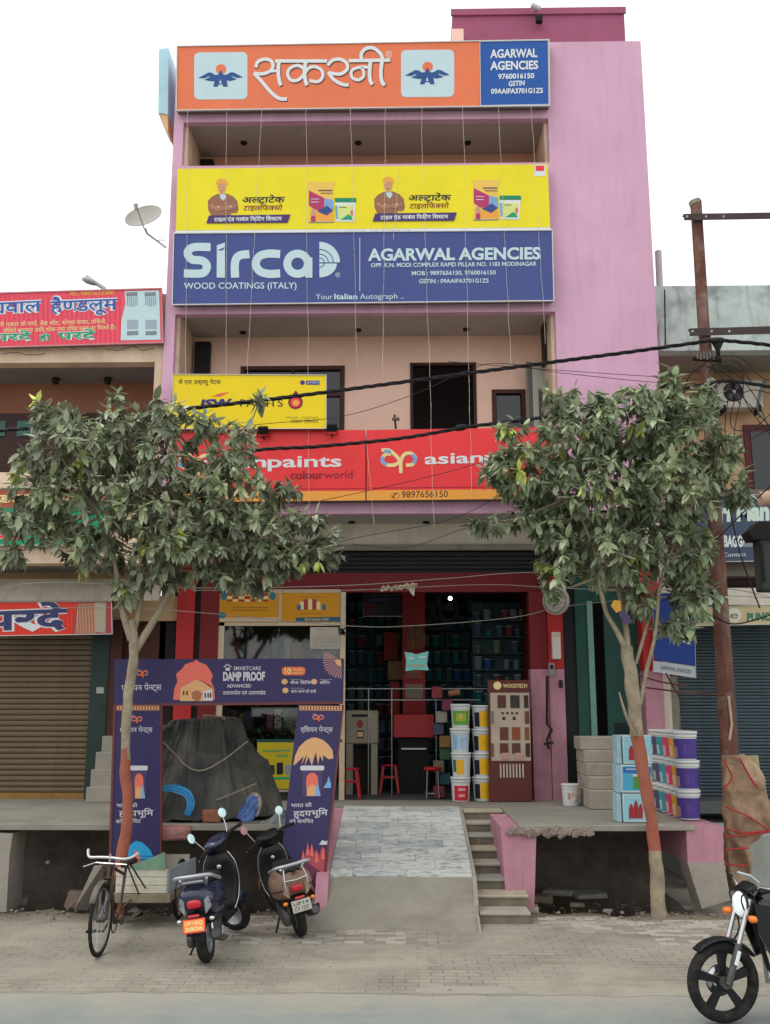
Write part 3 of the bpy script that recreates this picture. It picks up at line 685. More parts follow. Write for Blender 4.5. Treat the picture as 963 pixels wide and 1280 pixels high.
# 2 yellow
s2 = signboard('shop_sign', 'yellow banner sign with two crossed-arm workers, paint bags and tubs', [(222, 211), (685, 205), (688, 284), (220, 288)], Y1, p_yel, trim=0)
MB().slab([P(*p, Y1) for p in ((220, 288.3), (688, 284.3), (690, 287.5), (218, 291.5))], (0, .1, 0)).build('strip', p_white, s2)
txt("AGARWAL AGENCIES   OPP. RAPID PILLAR", 398, 290.6, 514, 289.6, 2, Y1, p_dnavy, s2)
def worker(dx, dy):
    e = lambda pts: [(250+x/4.586+dx, 215+y/4.586+dy) for x, y in pts]; Y = Y1
    shape(e([(62, 245), (48, 215), (46, 165), (70, 140), (100, 125), (150, 122), (190, 138), (215, 165), (222, 215), (212, 235), (180, 236), (178, 248), (70, 248)]), Y, p_shirt, s2)
    shape(e([(112, 122), (138, 122), (152, 140), (136, 165), (118, 150)]), Y, p_pblue, s2, lift=.005)
    shape(e(ell(126, 88, 24, 31)), Y, p_skin, s2, lift=.006)
    shape(e([(112, 105), (136, 105), (134, 130), (118, 130)]), Y, p_skin, s2, lift=.0055)
    shape(e([(94, 68), (100, 46), (124, 37), (148, 44), (160, 66), (158, 74), (128, 68)]), Y, MP('helmet orange', '#e8a94e'), s2, lift=.008)
    for a in (((112, 86), (120, 86)), ((132, 86), (140, 86)), ((118, 106), (134, 106))):
        m = MB(); stroke(e(a), .6, Y, m, .008); m.build('print_shape', p_shirt, s2)
    for pts, wd in (([(60, 190), (100, 215), (150, 205), (178, 196)], 4.2), ([(210, 190), (170, 212), (130, 205), (108, 200)], 3.8)):
        m = MB(); stroke(e(pts), wd, Y, m, .007 if wd > 4 else .009); m.build('print_shape', MP('sleeve %s' % wd, '#b58468' if wd > 4 else '#a87860'), s2)
    shape(e(ell(176, 198, 9, 8, 10)), Y, p_skin, s2, lift=.011); shape(e(ell(106, 200, 9, 8, 10)), Y, p_skin, s2, lift=.011)
    shape(e([(52, 249), (520, 243), (504, 290), (37, 294)]), Y, p_purp, s2, lift=.012)
    txt('टाइल एंड मार्बल फिटिंग सिस्टम', *e([(82, 283)])[0], *e([(470, 277)])[0], 4.2, Y, p_white, s2, off=.02, lift=.014)
    txt('अल्ट्राटेक', *e([(240, 176)])[0], *e([(484, 173)])[0], 6.6, Y, p_black, s2, off=.018, sh=.15)
    txt('टाइलफिक्सो', *e([(248, 220)])[0], *e([(472, 218)])[0], 5.6, Y, p_dred, s2, off=.01, sh=.15)
def bag(dx, dy):
    e = lambda pts: [(370+x/10.7+dx, 210+y/10.7+dy) for x, y in pts]; Y = Y1
    for pts, mt, lf in (([(160, 180), (240, 190), (420, 190), (530, 180), (500, 300), (505, 640), (520, 720), (160, 725), (180, 600), (175, 300)], MP('bag gold', '#eec75a'), .003),
                        ([(175, 300), (380, 400), (380, 560), (260, 560), (175, 500)], p_mag, .005), ([(385, 400), (500, 430), (505, 560), (385, 520)], p_lblue, .006),
                        ([(280, 575), (420, 505), (500, 570), (410, 630)], p_navy, .008), ([(260, 600), (500, 600), (510, 700), (250, 700)], p_gold, .004),
                        (ell(232, 600, 30, 60, 12), p_skin, .006), ([(205, 640), (260, 640), (265, 715), (200, 715)], p_mag, .007), ([(500, 715), (180, 722), (170, 735), (520, 728)], p_grey, .006),
                        ([(525, 460), (800, 460), (785, 720), (540, 715)], p_white, .005), ([(520, 400), (805, 400), (810, 455), (525, 455)], MP('lid green', '#128a63'), .008),
                        ([(560, 500), (770, 500), (768, 690), (570, 690)], MP('tub label', '#d8e38c'), .007), ([(600, 690), (700, 620), (740, 640), (760, 690)], p_green, .009), (ell(750, 600, 20, 40, 10), p_salmon, .009), ([(525, 500), (555, 500), (560, 680), (535, 680)], p_lblue, .009)):
        shape(e(pts), Y, mt, s2, lift=lf)
    for yy, a, b_ in ((298, 300, 490), (335, 330, 490), (415, 205, 310), (455, 205, 310), (525, 580, 680)):
        m = MB(); stroke(e([(a, yy), (b_, yy)]), 1.2 if yy in (298,) else .8, Y, m, .010); m.build('print_shape', p_purp if yy in (298, 335, 525) else p_white, s2)
for d in ((0, 0), (208, -2.5)): worker(*d); bag(d[0]-2 if d[0] else 0, d[1]-.5 if d[0] else 0)
shape([(668, 206), (682, 206), (682, 220), (668, 220)], Y1, p_white, s2); shape([(670, 207), (680.5, 207), (680.5, 213.5), (670, 213.5)], Y1, p_red, s2, lift=.005)
# 3 navy
s3 = signboard('shop_sign', 'navy blue sign with big rounded white letters and address under the yellow banner', [(218, 292), (690, 288), (692, 375), (216, 380)], Y1-.02, M('sign navy', '#42508e', .38, .06, 1, grime=.15, gcol='#56628f', fine=0, wob=.35), th=.12)
Y3 = Y1-.02; e = lambda pts: [(190+x/3.566, 190+y/3.566) for x, y in pts]
m = MB()
for pts in ([(262, 424), (190, 424), (163, 440), (163, 462), (182, 480), (222, 484), (243, 500), (243, 522), (222, 541), (143, 541)], [(371, 560), (371, 492), (390, 462), (435, 455)],
            [(572, 455), (520, 453), (480, 465), (463, 498), (480, 530), (520, 543), (572, 541)]):
    stroke(e(smoothp(pts, 6)), 10.2, Y3, m, .006); m.build('letter', p_pblue, s3); m = MB()
stroke(e(ell(650, 498, 46, 45, 28)+[(696, 498)]), 10, Y3, m, .0065); shape(e([(684, 470), (716, 470), (716, 560), (684, 560)]), Y3, None, None, mb=m, lift=.007); m.build('letter', p_pblue, s3); m = MB()
shape(e([(290, 416), (326, 403), (326, 560), (289, 560)]), Y3, None, None, mb=m, lift=.006)
m.build('letter', p_pblue, s3)
shape(e([(292, 438), (326, 424), (316, 438)]), Y3, p_navy, s3, lift=.009)
shape(e([(747, 492)]+ell(747, 492, 92, 92, 10, -90, 0)), Y3, p_pblue, s3, lift=.006); shape(e([(747, 497)]+ell(747, 497, 78, 62, 10, 0, 90)), Y3, p_pblue, s3, lift=.006)
m = MB()
for r_ in (22, 40, 62): stroke(e(ell(747, 493, r_, r_*.95, 12, -90, 0 if r_ > 25 else 90)), 1, Y3, m, .009+r_*1e-5)
m.build('print_shape', p_navy, s3)
txt('®', 419.5, 346.5, 425.5, 346.5, 5.5, Y3, p_pblue, s3); txt('WOOD COATINGS (ITALY)', 230, 361, 371, 360.5, 7.5, Y3, p_pblue, s3, off=.012)
txt('Your', 395, 374, 416, 374, 6.5, Y3, p_pblue, s3); txt('Italian', 418, 373.8, 447, 373.8, 6.5, Y3, p_pblue, s3, off=.02); txt('Autograph ..', 450, 373.8, 505, 373.2, 6.5, Y3, p_pblue, s3)
m = MB(); stroke([(450, 297), (450, 364)], .8, Y3, m); m.build('print_shape', p_pblue, s3)
for tx, a, b_, y, h, of in (('AGARWAL AGENCIES', 460, 676, 325.5, 14, .035), ('OPP. K.N. MODI COMPLEX RAPID PILLAR NO. 1183 MODINAGAR', 464, 671, 334, 5, .02), ('MOB : 9897656150, 9760016150', 515, 620, 344, 5, .02), ('GSTIN : 09AAIFA3701G1ZS', 524, 611, 354, 5, .02)):
    txt(tx, a, y, b_, y-2*(b_-a)/216, h, Y3, p_pblue, s3, off=of, lift=.007)
# 4 bright yellow board over the red sign
Y4 = YB-.3
s4 = signboard('shop_sign', 'bright yellow sign with blue lettering and flame drop above the red sign', [(216.5, 468), (407.5, 469), (407.5, 535), (216.5, 535.5)], Y4, p_yel2, trim=.8)
e = lambda pts: [(210+x/4.586, 460+y/4.586) for x, y in pts]
txt('जे एस डब्ल्यू पेंटस', *e([(58, 91)])[0], *e([(303, 91)])[0], 4.6, Y4, p_black, s4)
txt('JSW', *e([(172, 222)])[0], *e([(360, 217)])[0], 8.5, Y4, p_dnavy, s4, off=.05, sh=.25)
txt('PAINTS', *e([(415, 221)])[0], *e([(660, 221)])[0], 9, Y4, p_black, s4)
shape(e([(245, 168), (290, 148), (360, 135), (300, 156)]), Y4, p_red, s4); shape(e([(270, 166), (350, 146), (300, 164)]), Y4, p_salmon, s4, lift=.005)
shape(e([(734, 128)]+ell(732, 196, 42, 40, 16, -30, 210)), Y4, MP('drop plum', '#7a1f3c'), s4); shape(e(ell(732, 197, 31, 29)), Y4, p_red, s4, lift=.005); shape(e(ell(734, 200, 20, 17)), Y4, p_gold, s4, lift=.007)
shape(e([(792, 72), (870, 72), (870, 96), (792, 96)]), Y4, p_navy, s4); shape(e(ell(772, 83, 14, 13)), Y4, p_purp, s4); txt('JSW PAINTS', *e([(798, 89)])[0], *e([(865, 89)])[0], 2.4, Y4, p_white, s4, lift=.006)
txt('DEALER : AGARWAL', *e([(675, 289)])[0], *e([(865, 289)])[0], 2.6, Y4, MP('print olive', '#a8941c'), s4); txt('अग्रवाल एजेन्सीज', *e([(705, 315)])[0], *e([(862, 315)])[0], 4, Y4, MP('print olive2', '#6d6420'), s4)
txt('मोदीनगर', *e([(55, 315)])[0], *e([(180, 315)])[0], 4, Y4, MP('print olive2', '#6d6420'), s4)
# 5 red sign, two boards
Y5 = YB-.2
def redsign(q, label):
    t = signboard('shop_sign', label, q, Y5, p_red, th=.18, trim=0)
    (ax, ay), (bx, by), (cx, cy), (dx, dy) = q
    shape([(dx, dy-12.5), (cx, cy-12), (cx, cy), (dx, dy)], Y5, p_gold, t)
    m = MB(); stroke([(dx, dy-15.5), (cx, cy-15)], .6, Y5, m); m.build('print_shape', p_dred, t); return t
s5 = redsign([(216, 538), (457, 537.5), (457, 625.5), (216, 627.5)], 'left half of the red sign, colour shop name over a gold strip, tree in front')
s6 = redsign([(458.5, 537.5), (691, 534), (691, 623), (458.5, 625.5)], 'right half of the red sign with ribbon logo and phone number')
def paints(x0, x1, y0, y1, h, t):
    txt('asian', x0, y0, x0+(x1-x0)*.46, (y0+y1)/2, h, Y5, p_white, t, off=.02); txt('paints', x0+(x1-x0)*.47, (y0+y1)/2, x1, y1, h, Y5, p_white, t, off=.02)
paints(253, 427, 585, 583, 14, s5); txt('colour', 363, 598.5, 405, 598, 9.5, Y5, p_dred, s5, off=.025); txt('world', 406, 598, 441, 597.5, 9.5, Y5, p_dred, s5)
txt('AGARWAL', 250, 624.5, 310, 623.5, 8, Y5, p_black, s5); txt('AGENCIES', 314, 623.5, 376, 622.8, 8, Y5, p_black, s5)
paints(531, 690, 580, 576, 13, s6)
def ap_logo(e, pl, t, wd=4.4, mats=None):      # two looping ribbons
    mats = mats or (p_cream, p_lblue, p_blue); m = MB()
    stroke(e(smoothp([(105, 88), (140, 88), (178, 118), (190, 140), (168, 158), (130, 158), (108, 140), (120, 110), (150, 105)], 5)), wd, pl, m, .005); m.build('ribbon', mats[0], t); m = MB()
    stroke(e(smoothp([(198, 198), (198, 140), (215, 108), (245, 102), (268, 125), (255, 155), (222, 160)], 5)), wd, pl, m, .006)
    m.build('ribbon', mats[0], t); m = MB()
    stroke(e(smoothp([(118, 90), (148, 96)], 5)), wd, pl, m, .008); m.build('ribbon', mats[1], t); m = MB(); stroke(e(smoothp([(108, 118), (110, 142), (128, 156)], 5)), wd, pl, m, .008); m.build('ribbon', mats[1], t); m = MB(); stroke(e(smoothp([(250, 108), (268, 128), (258, 150)], 5)), wd, pl, m, .008)
    m.build('ribbon', mats[1], t)
ap_logo(lambda pts: [(450+x/3.85, 540+y/3.85) for x, y in pts], Y5, s6)
ap_logo(lambda pts: [(196+x/3.85, 543+y/3.85) for x, y in pts], Y5, s5)
txt('✆', 488, 623.2, 500, 622.8, 6.5, Y5, p_black, s6); txt('9897656150', 502.5, 622, 560, 621.2, 8, Y5, p_black, s6)
# floodlights on top of the red sign
def flood(px, py, Y, label):
    c = P(px, py+4, Y); t = thing('floodlight', label, 'floodlight', c, 'small floodlights along the red sign')
    MB().obox(Matrix.Translation(c+Vector((0, 0, .03))) @ Matrix.Rotation(.5, 4, 'X'), .16, .07, .12, .012).build('housing', m_black, t)
    MB().tube([c+Vector((-.09, .02, .02)), c+Vector((-.09, .05, -.07)), c+Vector((.09, .05, -.07)), c+Vector((.09, .02, .02))], .008, 5).build('bracket', m_black, t)
    MB().tube([c+Vector((0, .05, -.07)), c+Vector((0, .25, -.07))], .012, 5).build('arm', m_black, t)
flood(329, 536, Y5-.16, 'small black floodlight on the red sign edge below the yellow sign'); flood(415, 533, Y5-.16, 'small black floodlight at the lower right corner of the yellow sign')
c_ = P(495, 536, Y5); t = thing('spot_bracket', 'small upright clamp on the red sign below the open doorway', 'bracket', c_)
MB().tube([c_, c_+Vector((-.02, .03, .24))], .016, 6).build('rod', m_black, t); MB().obox(Matrix.Translation(c_+Vector((0, 0, .16))), .12, .05, .05, .01).build('clamp', M('rusty grey', '#6b5a52', .7), t)
# cctv cameras on the roof block
for px, py, lab, g in ((672, 24, 'pale security camera perched on the roof block edge', 0), (674, 27, 'black square lamp fixed to the maroon roof block', 1)):
    c_ = P(px, py-1, 17.3); t = thing('security_camera' if not g else 'wall_lamp', lab, 'camera' if not g else 'lamp', c_)
    if not g:
        MB().tube([P(670, 11, 17.35), P(670, 14, 17.35)], .03, 6).build('bracket', m_steel, t); MB().obox(Matrix.Translation(P(670, 9, 17.3)) @ Matrix.Rotation(.5, 4, 'Y'), .2, .1, .09, .02).build('body', M('camera white', '#c8c8c4', .5), t)
    else:
        MB().obox(Matrix.Translation(P(674, 24, 17.34)), .13, .1, .15, .01).build('housing', m_black, t); MB().tube([P(674, 22, 17.3), P(676, 30, 17.5)], .015, 5).build('arm', m_black, t)
# satellite dish
c_ = P(181, 274, 15.9); t = thing('satellite_dish', 'grey satellite dish on a bent arm left of the pink building', 'satellite dish', P(207, 308, 15.9))
ax = Vector((-.15, -.85, .53)).normalized(); rot = ax.to_track_quat('Z', 'Y').to_matrix().to_4x4()
pr_ = [(.33*k/8, .075*(k/8)**2) for k in range(9)]; pr_[0] = (.002, 0)
m = MB(); m.lathe([(r, z) for r, z in pr_], 28, Matrix.Translation(c_) @ rot); m.lathe([(r, z-.008) for r, z in reversed(pr_)], 28, Matrix.Translation(c_) @ rot)
m_dish = M('dish grey', '#a6a59d', .5, .06, 3, grime=.3)
m.build('dish', m_dish, t)
tip = P(171, 259, 15.45); base = P(181, 287, 15.75)
MB().tube([base, tip], .012, 6).build('feed_arm', m_dish, t); MB().tube([tip-Vector((0, 0, .04)), tip+Vector((-.02, 0, .05))], [.03, .04], 8).build('receiver', m_dish, t)
MB().tube([P(182, 286, 15.9), P(184, 292, 15.9), P(195, 300, 15.8), P(207, 309, 15.7)], .018, 7).build('mount', m_dish, t)
for q in ((208, 296), (208, 301)): MB().tube([P(196, 301, 15.8), P(*q, 15.7)], .006, 4).build('stay', m_dish, t)
# strings of tiny lights hanging down the front
m_str = M('light string', '#d8cfc0', .5, .05, 2); rnd = random.Random(9)
for i, (xa, xb, ya, yb_) in enumerate([(235, 232, 137, 480), (283, 283, 139, 640), (327, 309, 137, 470), (383, 387, 136, 690), (438, 447, 135, 458), (482, 478, 134, 470), (527, 543, 134, 660), (579, 590, 132, 625), (623, 640, 132, 475), (664, 682, 131, 430), (457, 468, 540, 655), (500, 492, 205, 300)]):
    pts = []; n_ = 14; yy = 15.18-.02; m = MB()
    for k in range(n_+1):
        u = k/n_; pts.append(P(xa+(xb-xa)*u+rnd.uniform(-.8, .8), ya+(yb_-ya)*u, (Y5-.03 if yb_ > 500 else Y3-.03)-rnd.uniform(0, .02)))
    t = thing('string_light', '', 'string light', pts[0], 'strings of tiny lights down the front')
    t['label'] = ['thin light string hanging at the far left, first from the left edge', 'thin light string second from the left, passing the first round logo', 'thin light string third from the left, across the first letters', 'thin light string crossing the sign left of the divider, reaching the shop', 'thin light string at the divider of the navy sign', 'thin light string just right of the navy sign divider', 'thin light string in front of the open doorway', 'thin light string between doorway and small window', 'thin light string over the small window', 'thin light string nearest the pink wall on the right', 'short light string at the joint of the red sign', 'short light string in front of the second worker'][i]
    m.tube(pts, .0024, 4); m.build('wire', m_str, t); b_ = MB()
    for k in range(40):
        u = rnd.random(); j = min(int(u*n_), n_-1); q = pts[j].lerp(pts[j+1], u*n_-j); b_.ball(q+Vector((0, -.004, 0)), .007, n=5, m=4)
    b_.build('bulbs', m_str, t, kind='stuff')
# ---------------------------------------------------------------- left neighbour
lb = thing('handloom_building', 'cream two storey building at the left with cracked parapet and shutters', 'building', (-6, 18, 0))
YL = 15.5; YLW = 16.7
xa, xb = -9.5, XX(204, 440, YL)
def lbx(x0, x1, ya, yb_, Y, th, mat, name, px=100, par=None):
    z1, z0 = P(px, ya, Y).z, P(px, yb_, Y).z; return MB().box(x0, Y, z0, x1, Y+th, z1).build(name, mat, par or lb)
xg_ = xl-.02
xpl = XX(193, 470, YL)
beam = lbx(xa, xg_, 368, 453, YL, .25, m_cream, 'parapet')
lbx(xpl, xg_, 453.2, 700, YL, .25, m_cream, 'pillar')
MB().box(xa, YL+.25, P(100, 453, YL).z+.05, xg_, YLW, P(100, 453, YL).z+.2).build('ceiling', M('grey slab', '#8d8a88', .9), lb)
lbx(xa, xg_, 430, 700, YLW, .2, M('terracotta wall', '#a8745c', .85, .08, 1, grime=.2), 'wall')
lbx(xa, xpl-.01, 516, 600, YLW-.25, .1, M('dark balcony blind', '#4a3634', .8, .2, 2), 'blind')
for i, q in enumerate(((0, 6), (22, 50))): 
    a = P(q[0], 526, YLW-.28); b = P(q[1], 545, YLW-.28); MB().box(a.x, YLW-.28, b.z, b.x, YLW-.26, a.z).build('window_pane', M('green glass', '#35695c', .3), lb)
for px in (70, 135): 
    q = P(px, 474, YLW-.3); MB().lathe([(.03, .15), (.035, .05), (.07, 0), (.05, -.08), (.01, -.1)], 10, None, q).build('ceiling_lamp', m_dark, lb)
lbx(xa, xg_, 676, 704, YL-.02, .3, m_cream, 'beam'); lbx(xa, xg_, 590, 676, YL+.05, .3, m_cream, 'wall')
MB().box(xa, YL+.28, P(100, 704, YL).z+.02, xg_, YLW+.2, P(100, 704, YL).z+.12).build('ceiling', M('grey slab', '#8d8a88', .9), lb)
zz_ = P(100, 751, 15.9).z
MB().slab([(xa, 15.9, zz_), (xa, 15.96, zz_), (xa, 16.12, P(100, 724, 16.1).z), (xa, 16.06, P(100, 724, 16.1).z)], (xg_-xa-.0, 0, 0)).build('awning', M('grimy awning', '#b3ab9b', .8, .1, 1.2, .2, grime=.6, gcol='#776e5e', streak=.5), lb)
lbx(xa, xg_, 700, 725, YLW, .2, m_tan, 'wall')
# lower left shop
def slats(name, x0, x1, za, zb_, Y, pitch, mat, par, px=.012):
    sh = MB().box(x0, Y+.03, za, x1, Y+.05, zb_).build(name, m_dark, par); me = None; z = za+.004; i = 0
    t = MB(); t.slab([(x0+.01, Y+.03, 0), (x0+.01, Y+.008, pitch*.12), (x0+.01, Y, pitch*.45), (x0+.01, Y+.004, pitch*.8), (x0+.01, Y+.03, pitch*.96)], (x1-x0-.02, 0, 0))
    me = t.mesh('slat', mat, par.location)
    while z < zb_-pitch*.5:
        o = bpy.data.objects.new('slat', me); COL.objects.link(o); o.parent = sh; o.location = (0, 0, z); z += pitch; i += 1
    return sh
xs1 = XX(112, 900, YLW); zs1 = P(60, 794, YLW).z
m_shl = M('tan shutter', '#73624c', .5, .1, 1.5, grime=.35, gcol='#5a4632', streak=.3)
sh1 = slats('shutter', xa, xs1, ZP+.1, zs1, YLW-.05, .088, m_shl, lb)
MB().box(xa, YLW-.07, ZP+.0, xs1, YLW-.0, ZP+.1).build('bottom_bar', M('mustard bar', '#95713a', .6, .12, 2, grime=.4), sh1)
lbx(XX(113, 900, YLW), XX(135, 900, YLW), 790, 1003, YLW-.12, .3, m_dgreen, 'pillar')
lbx(XX(135, 900, YLW), XX(150, 900, YLW), 775, 1003, YLW-.1, .3, m_brown, 'pillar')
lbx(XX(150, 900, YLW), xg_+.25, 775, 1003, YLW+.1, .2, m_brown, 'wall', 170)
lbx(xa, XX(142, 780, YLW), 750, 796, YLW-.0, .2, m_dark, 'lintel'); lbx(XX(142, 780, YLW), xg_+.3, 745, 776, YLW-.05, .25, m_tan, 'lintel', 170)
# small white meter on the dark green pillar
t = thing('switch_plate', 'small white switch plate on the dark green pillar beside the tan shutter', 'switch', P(125, 866, YLW-.14)); a = P(121, 859, YLW-.14); b = P(130, 867, YLW-.14)
MB().box(a.x, YLW-.15, b.z, b.x, YLW-.12, a.z, .004).build('plate', M('grey white plastic', '#a8aaa0', .5), t)
# grey concrete steps behind the left banner
t = thing('corner_steps', 'dirty grey concrete steps at the corner right of the tan shutter', 'steps', P(130, 1005, 16.3))
for i, (x0, x1, ya, yb_, Y) in enumerate(((108, 160, 984, 1009, 16.0), (114, 165, 962, 984.5, 16.1), (120, 168, 940, 962.5, 16.2), (128, 170, 920, 940.5, 16.3))):
    a = P(x0, ya, Y); b = P(x1, yb_, Y); MB().box(a.x, Y, b.z if i else ZP, b.x, 16.6, a.z, .01).build('step', m_conc, t)
# left signs
def lsign(name, label, q, Y, col, **k): return signboard(name, label, q, Y, col, **k)
YS = YL-.14
l1 = signboard('shop_sign', 'pink red handloom shop sign with blue Hindi title and curtain picture', [(-40, 368), (201, 361), (203, 427), (-40, 434)], YS, M('sign pink red', '#ef5468', .5, .03, 1), trim=1.6, tmat=M('rose trim', '#c88a90', .5))
p_rstripe = MP('curtain fold', '#d9445a'); m = MB()
for x in range(-36, 152, 6): stroke([(x, 370), (x, 432)], 1.6, YS, m, .002)
m.build('print_stripes', p_rstripe, l1, kind='stuff')
for off, mt, lf in ((.075, p_white, .004), (.012, MP('title blue', '#2a5fb0'), .008)):
    txt('अग्रवाल', -32, 393, 52, 389, 13, YS, mt, l1, off=off, lift=lf); txt('हैण्डलूम', 63, 390, 147, 386.5, 13, YS, mt, l1, off=off, lift=lf)
txt('मो.: 9897612380', 88, 369.5, 143, 368, 4, YS, MP('print ochre', '#e8b04c'), l1, off=.02)
txt('सभी प्रकार के परदे, बेड शीट, सोफा कवर, तकिये,', -8, 408.5, 133, 404, 4.4, YS, p_cream, l1, off=.01); txt('तौलिये पायदान आदि थोक तथा उचित मूल्य पर मिलते हैं।', 4, 416, 144, 411.5, 4.4, YS, p_cream, l1, off=.01)
for off, mt, lf in ((.07, p_white, .004), (.02, p_green, .008)):
    txt('परदे', -8, 426, 40, 424.5, 8, YS, mt, l1, off=off, lift=lf); txt('ही', 49, 425.5, 63, 425, 6, YS, mt, l1, off=off, lift=lf); txt('परदे', 72, 424.5, 120, 423, 8.5, YS, mt, l1, off=off, lift=lf)
shape([(156, 364), (199, 363), (201, 424.5), (151, 425.5), (152, 400), (157, 380)], YS, p_pblue, l1, lift=.004)
for x in (158, 181):
    shape([(x, 365.5), (x+14, 365), (x+14, 370), (x, 370.5)], YS, p_grey, l1, lift=.006); shape([(x+1, 400), (x+15, 399.5), (x+15, 411), (x+1, 411.5)], YS, MP('print pale grey', '#9fb0ba'), l1, lift=.006); shape([(x+1, 414), (x+15, 413.5), (x+15, 418.5), (x+1, 419)], YS, p_grey, l1, lift=.007)
    m = MB()
    for k in range(6): stroke([(x+1.5+k*2.4, 371), (x+1.5+k*2.4, 384-abs(k-2.5))], .9, YS, m, .007)
    m.build('print_stripes', p_grey, l1, kind='stuff')
l2 = signboard('shop_sign', 'green shop sign with red Hindi word behind the left tree', [(-40, 612), (135, 606), (135, 681), (-40, 681)], YS, M('sign green', '#18966d', .5, .03, 1), trim=.8)
shape([(-38, 597+16), (133, 608), (133, 632), (-38, 636)], YS, MP('print brick', '#a8503c'), l2); txt('हैण्डलूम परदे', -30, 629, 90, 626, 9, YS, p_cream, l2, off=.03, lift=.006)
txt('सोफा कवर, पायदान', -20, 655, 20, 654, 5, YS, p_white, l2, off=.02); txt('थोक व रिटेल उचित मूल्य', -20, 662, 36, 661, 4.5, YS, p_white, l2, off=.02)
for off, mt, lf in ((.08, p_white, .004), (.03, p_red, .008)): txt('परदे', -22, 675, 28, 674, 8, YS, mt, l2, off=off, lift=lf); txt('परदे', 50, 673, 95, 672, 8, YS, mt, l2, off=off, lift=lf)
YS3 = 15.95
l3 = signboard('shop_sign', 'red sign with large navy Hindi word over the tan shutter', [(-40, 753), (139, 752), (140, 792), (-40, 795)], YS3, M('sign coral', '#e9402e', .5, .03, 1), trim=.8, th=.08)
m = MB()
for x in range(-38, 96, 5): stroke([(x, 754), (x, 793)], 1.3, YS3, m, .002)
m.build('print_stripes', MP('coral fold', '#cf3526'), l3, kind='stuff')
for off, mt, lf in ((.075, p_white, .004), (.035, MP('navy ink', '#3a3c6c'), .008)): txt('परदे', -22, 788, 84, 784, 22, YS3, mt, l3, off=off, lift=lf)
shape([(97, 753), (138, 752.5), (139, 792), (90, 793)], YS3, MP('curtain rose', '#a94a52'), l3, lift=.003); m = MB()
for k in range(14): stroke([(98+k*1.9-(2 if k else 0), 754), (95+k*1.9, 792)], .5, YS3, m, .006)
m.build('print_stripes', p_cream, l3, kind='stuff'); shape([(119, 753), (133, 753), (132, 791), (119, 790)], YS3, MP('print stone', '#b7a893'), l3, lift=.008)
# cracks in the parapet of the left building
for pts in ([(3, 443), (20, 441), (36, 444), (58, 442)], [(132, 436), (150, 438), (168, 433), (178, 438), (192, 436)], [(85, 433), (96, 437)]):
    m = MB(); stroke([(x, y+random.uniform(-.6, .6)) for x, y in smoothp(pts, 5)], .7, YL, m, .003); m.build('crack', m_dark, beam)
# street lamp far behind
t = thing('street_lamp', 'grey street lamp head reaching over the left roof line', 'street lamp', P(132, 366, 22))
MB().tube([P(133, 380, 22), P(131, 361, 22), P(108, 346, 22)], .05, 7).build('arm', m_steel, t); MB().loft([(P(103, 349, 22), (0, .05, 0), (0, 0, .03)), (P(108, 350, 22), (0, .12, 0), (0, 0, .08)), (P(117, 353, 22), (0, .1, 0), (0, 0, .07)), (P(121, 355, 22), (0, .04, 0), (0, 0, .03))], 10).build('lamp_head', M('lamp grey', '#b3b7b6', .4), t)
# ---------------------------------------------------------------- right neighbour
rb = thing('teal_parapet_building', 'stained pale teal parapet building with peach wall behind the rusty pole', 'building', (6, 19, 0))
YR = 16.2; YRW = 17.5; xr1 = XX(826, 500, YR)
MB().box(xr+.03, YR, ZZ(438, YR, 890), 10.5, YR+.25, ZZ(357, YR, 890)).build('parapet', m_teal, rb)
MB().box(xr+.02, YR+.25, ZZ(438, YR, 890)+.05, 10.5, YRW, ZZ(438, YR, 890)+.2).build('ceiling', m_conc, rb)
MB().box(xr+.03, YRW, ZZ(640, YRW, 890), 10.5, YRW+.2, ZZ(438, YR, 890)+.1).build('wall', m_tan, rb)
MB().box(XX(930, 560, YRW), YRW-.06, ZZ(615, YRW, 940), 10.4, YRW-.01, ZZ(532, YRW, 940)).build('window_frame', M('dark red frame', '#5e2328', .5), rb)
MB().box(XX(938, 560, YRW), YRW-.08, ZZ(615, YRW, 940), 10.3, YRW-.07, ZZ(541, YRW, 940)).build('window_pane', m_glass, rb)
MB().box(xr+.03, YRW-.9, ZZ(720, YRW-.9, 900), 10.5, YRW, ZZ(612, YRW-.9, 900)).build('band', M('dim plaster', '#7d756c', .85, .1, 1, grime=.4), rb)
MB().box(xr+.03, YRW-.6, ZZ(731, YRW-.6, 900), 10.5, YRW-.01, ZZ(721, YRW-.6, 900)).build('wall', M('brown band', '#4d3530', .7), rb)
MB().box(xr+.03, YRW-.95, ZZ(756, YRW-.95, 900), 10.5, YRW-.01, ZZ(735, YRW-.95, 900)).build('ledge', m_white, rb)
xs2 = XX(846, 850, YRW-.1); pil = MB().box(XX(836, 850, YRW), YRW-.2, ZP-.4, xs2, YRW, ZZ(756, YRW, 850)).build('pillar', M('grey stained wall', '#8a8578', .9, .2, 3, .3, grime=.6), rb)
m_shb = M('blue grey shutter', '#4d5e66', .45, .1, 1.2, grime=.4, gcol='#2c3a42', streak=.35)
MB().box(xs2, YRW-.02, ZP-.35, 10.5, YRW+.1, ZZ(756, YRW, 900)).build('wall', m_dark, rb)
slats('shutter', xs2, 10.4, ZP-.33, ZZ(782, YRW, 900), YRW-.1, .055, m_shb, rb)
MB().box(xs2+.9, YRW-.13, ZP-.35, xs2+.98, YRW-.1, ZZ(782, YRW, 900)).build('guide', m_shb, rb)
t = thing('roof_pipe', 'grey pipe strip at the right edge of the pink building', 'pipe', P(825, 400, 16))
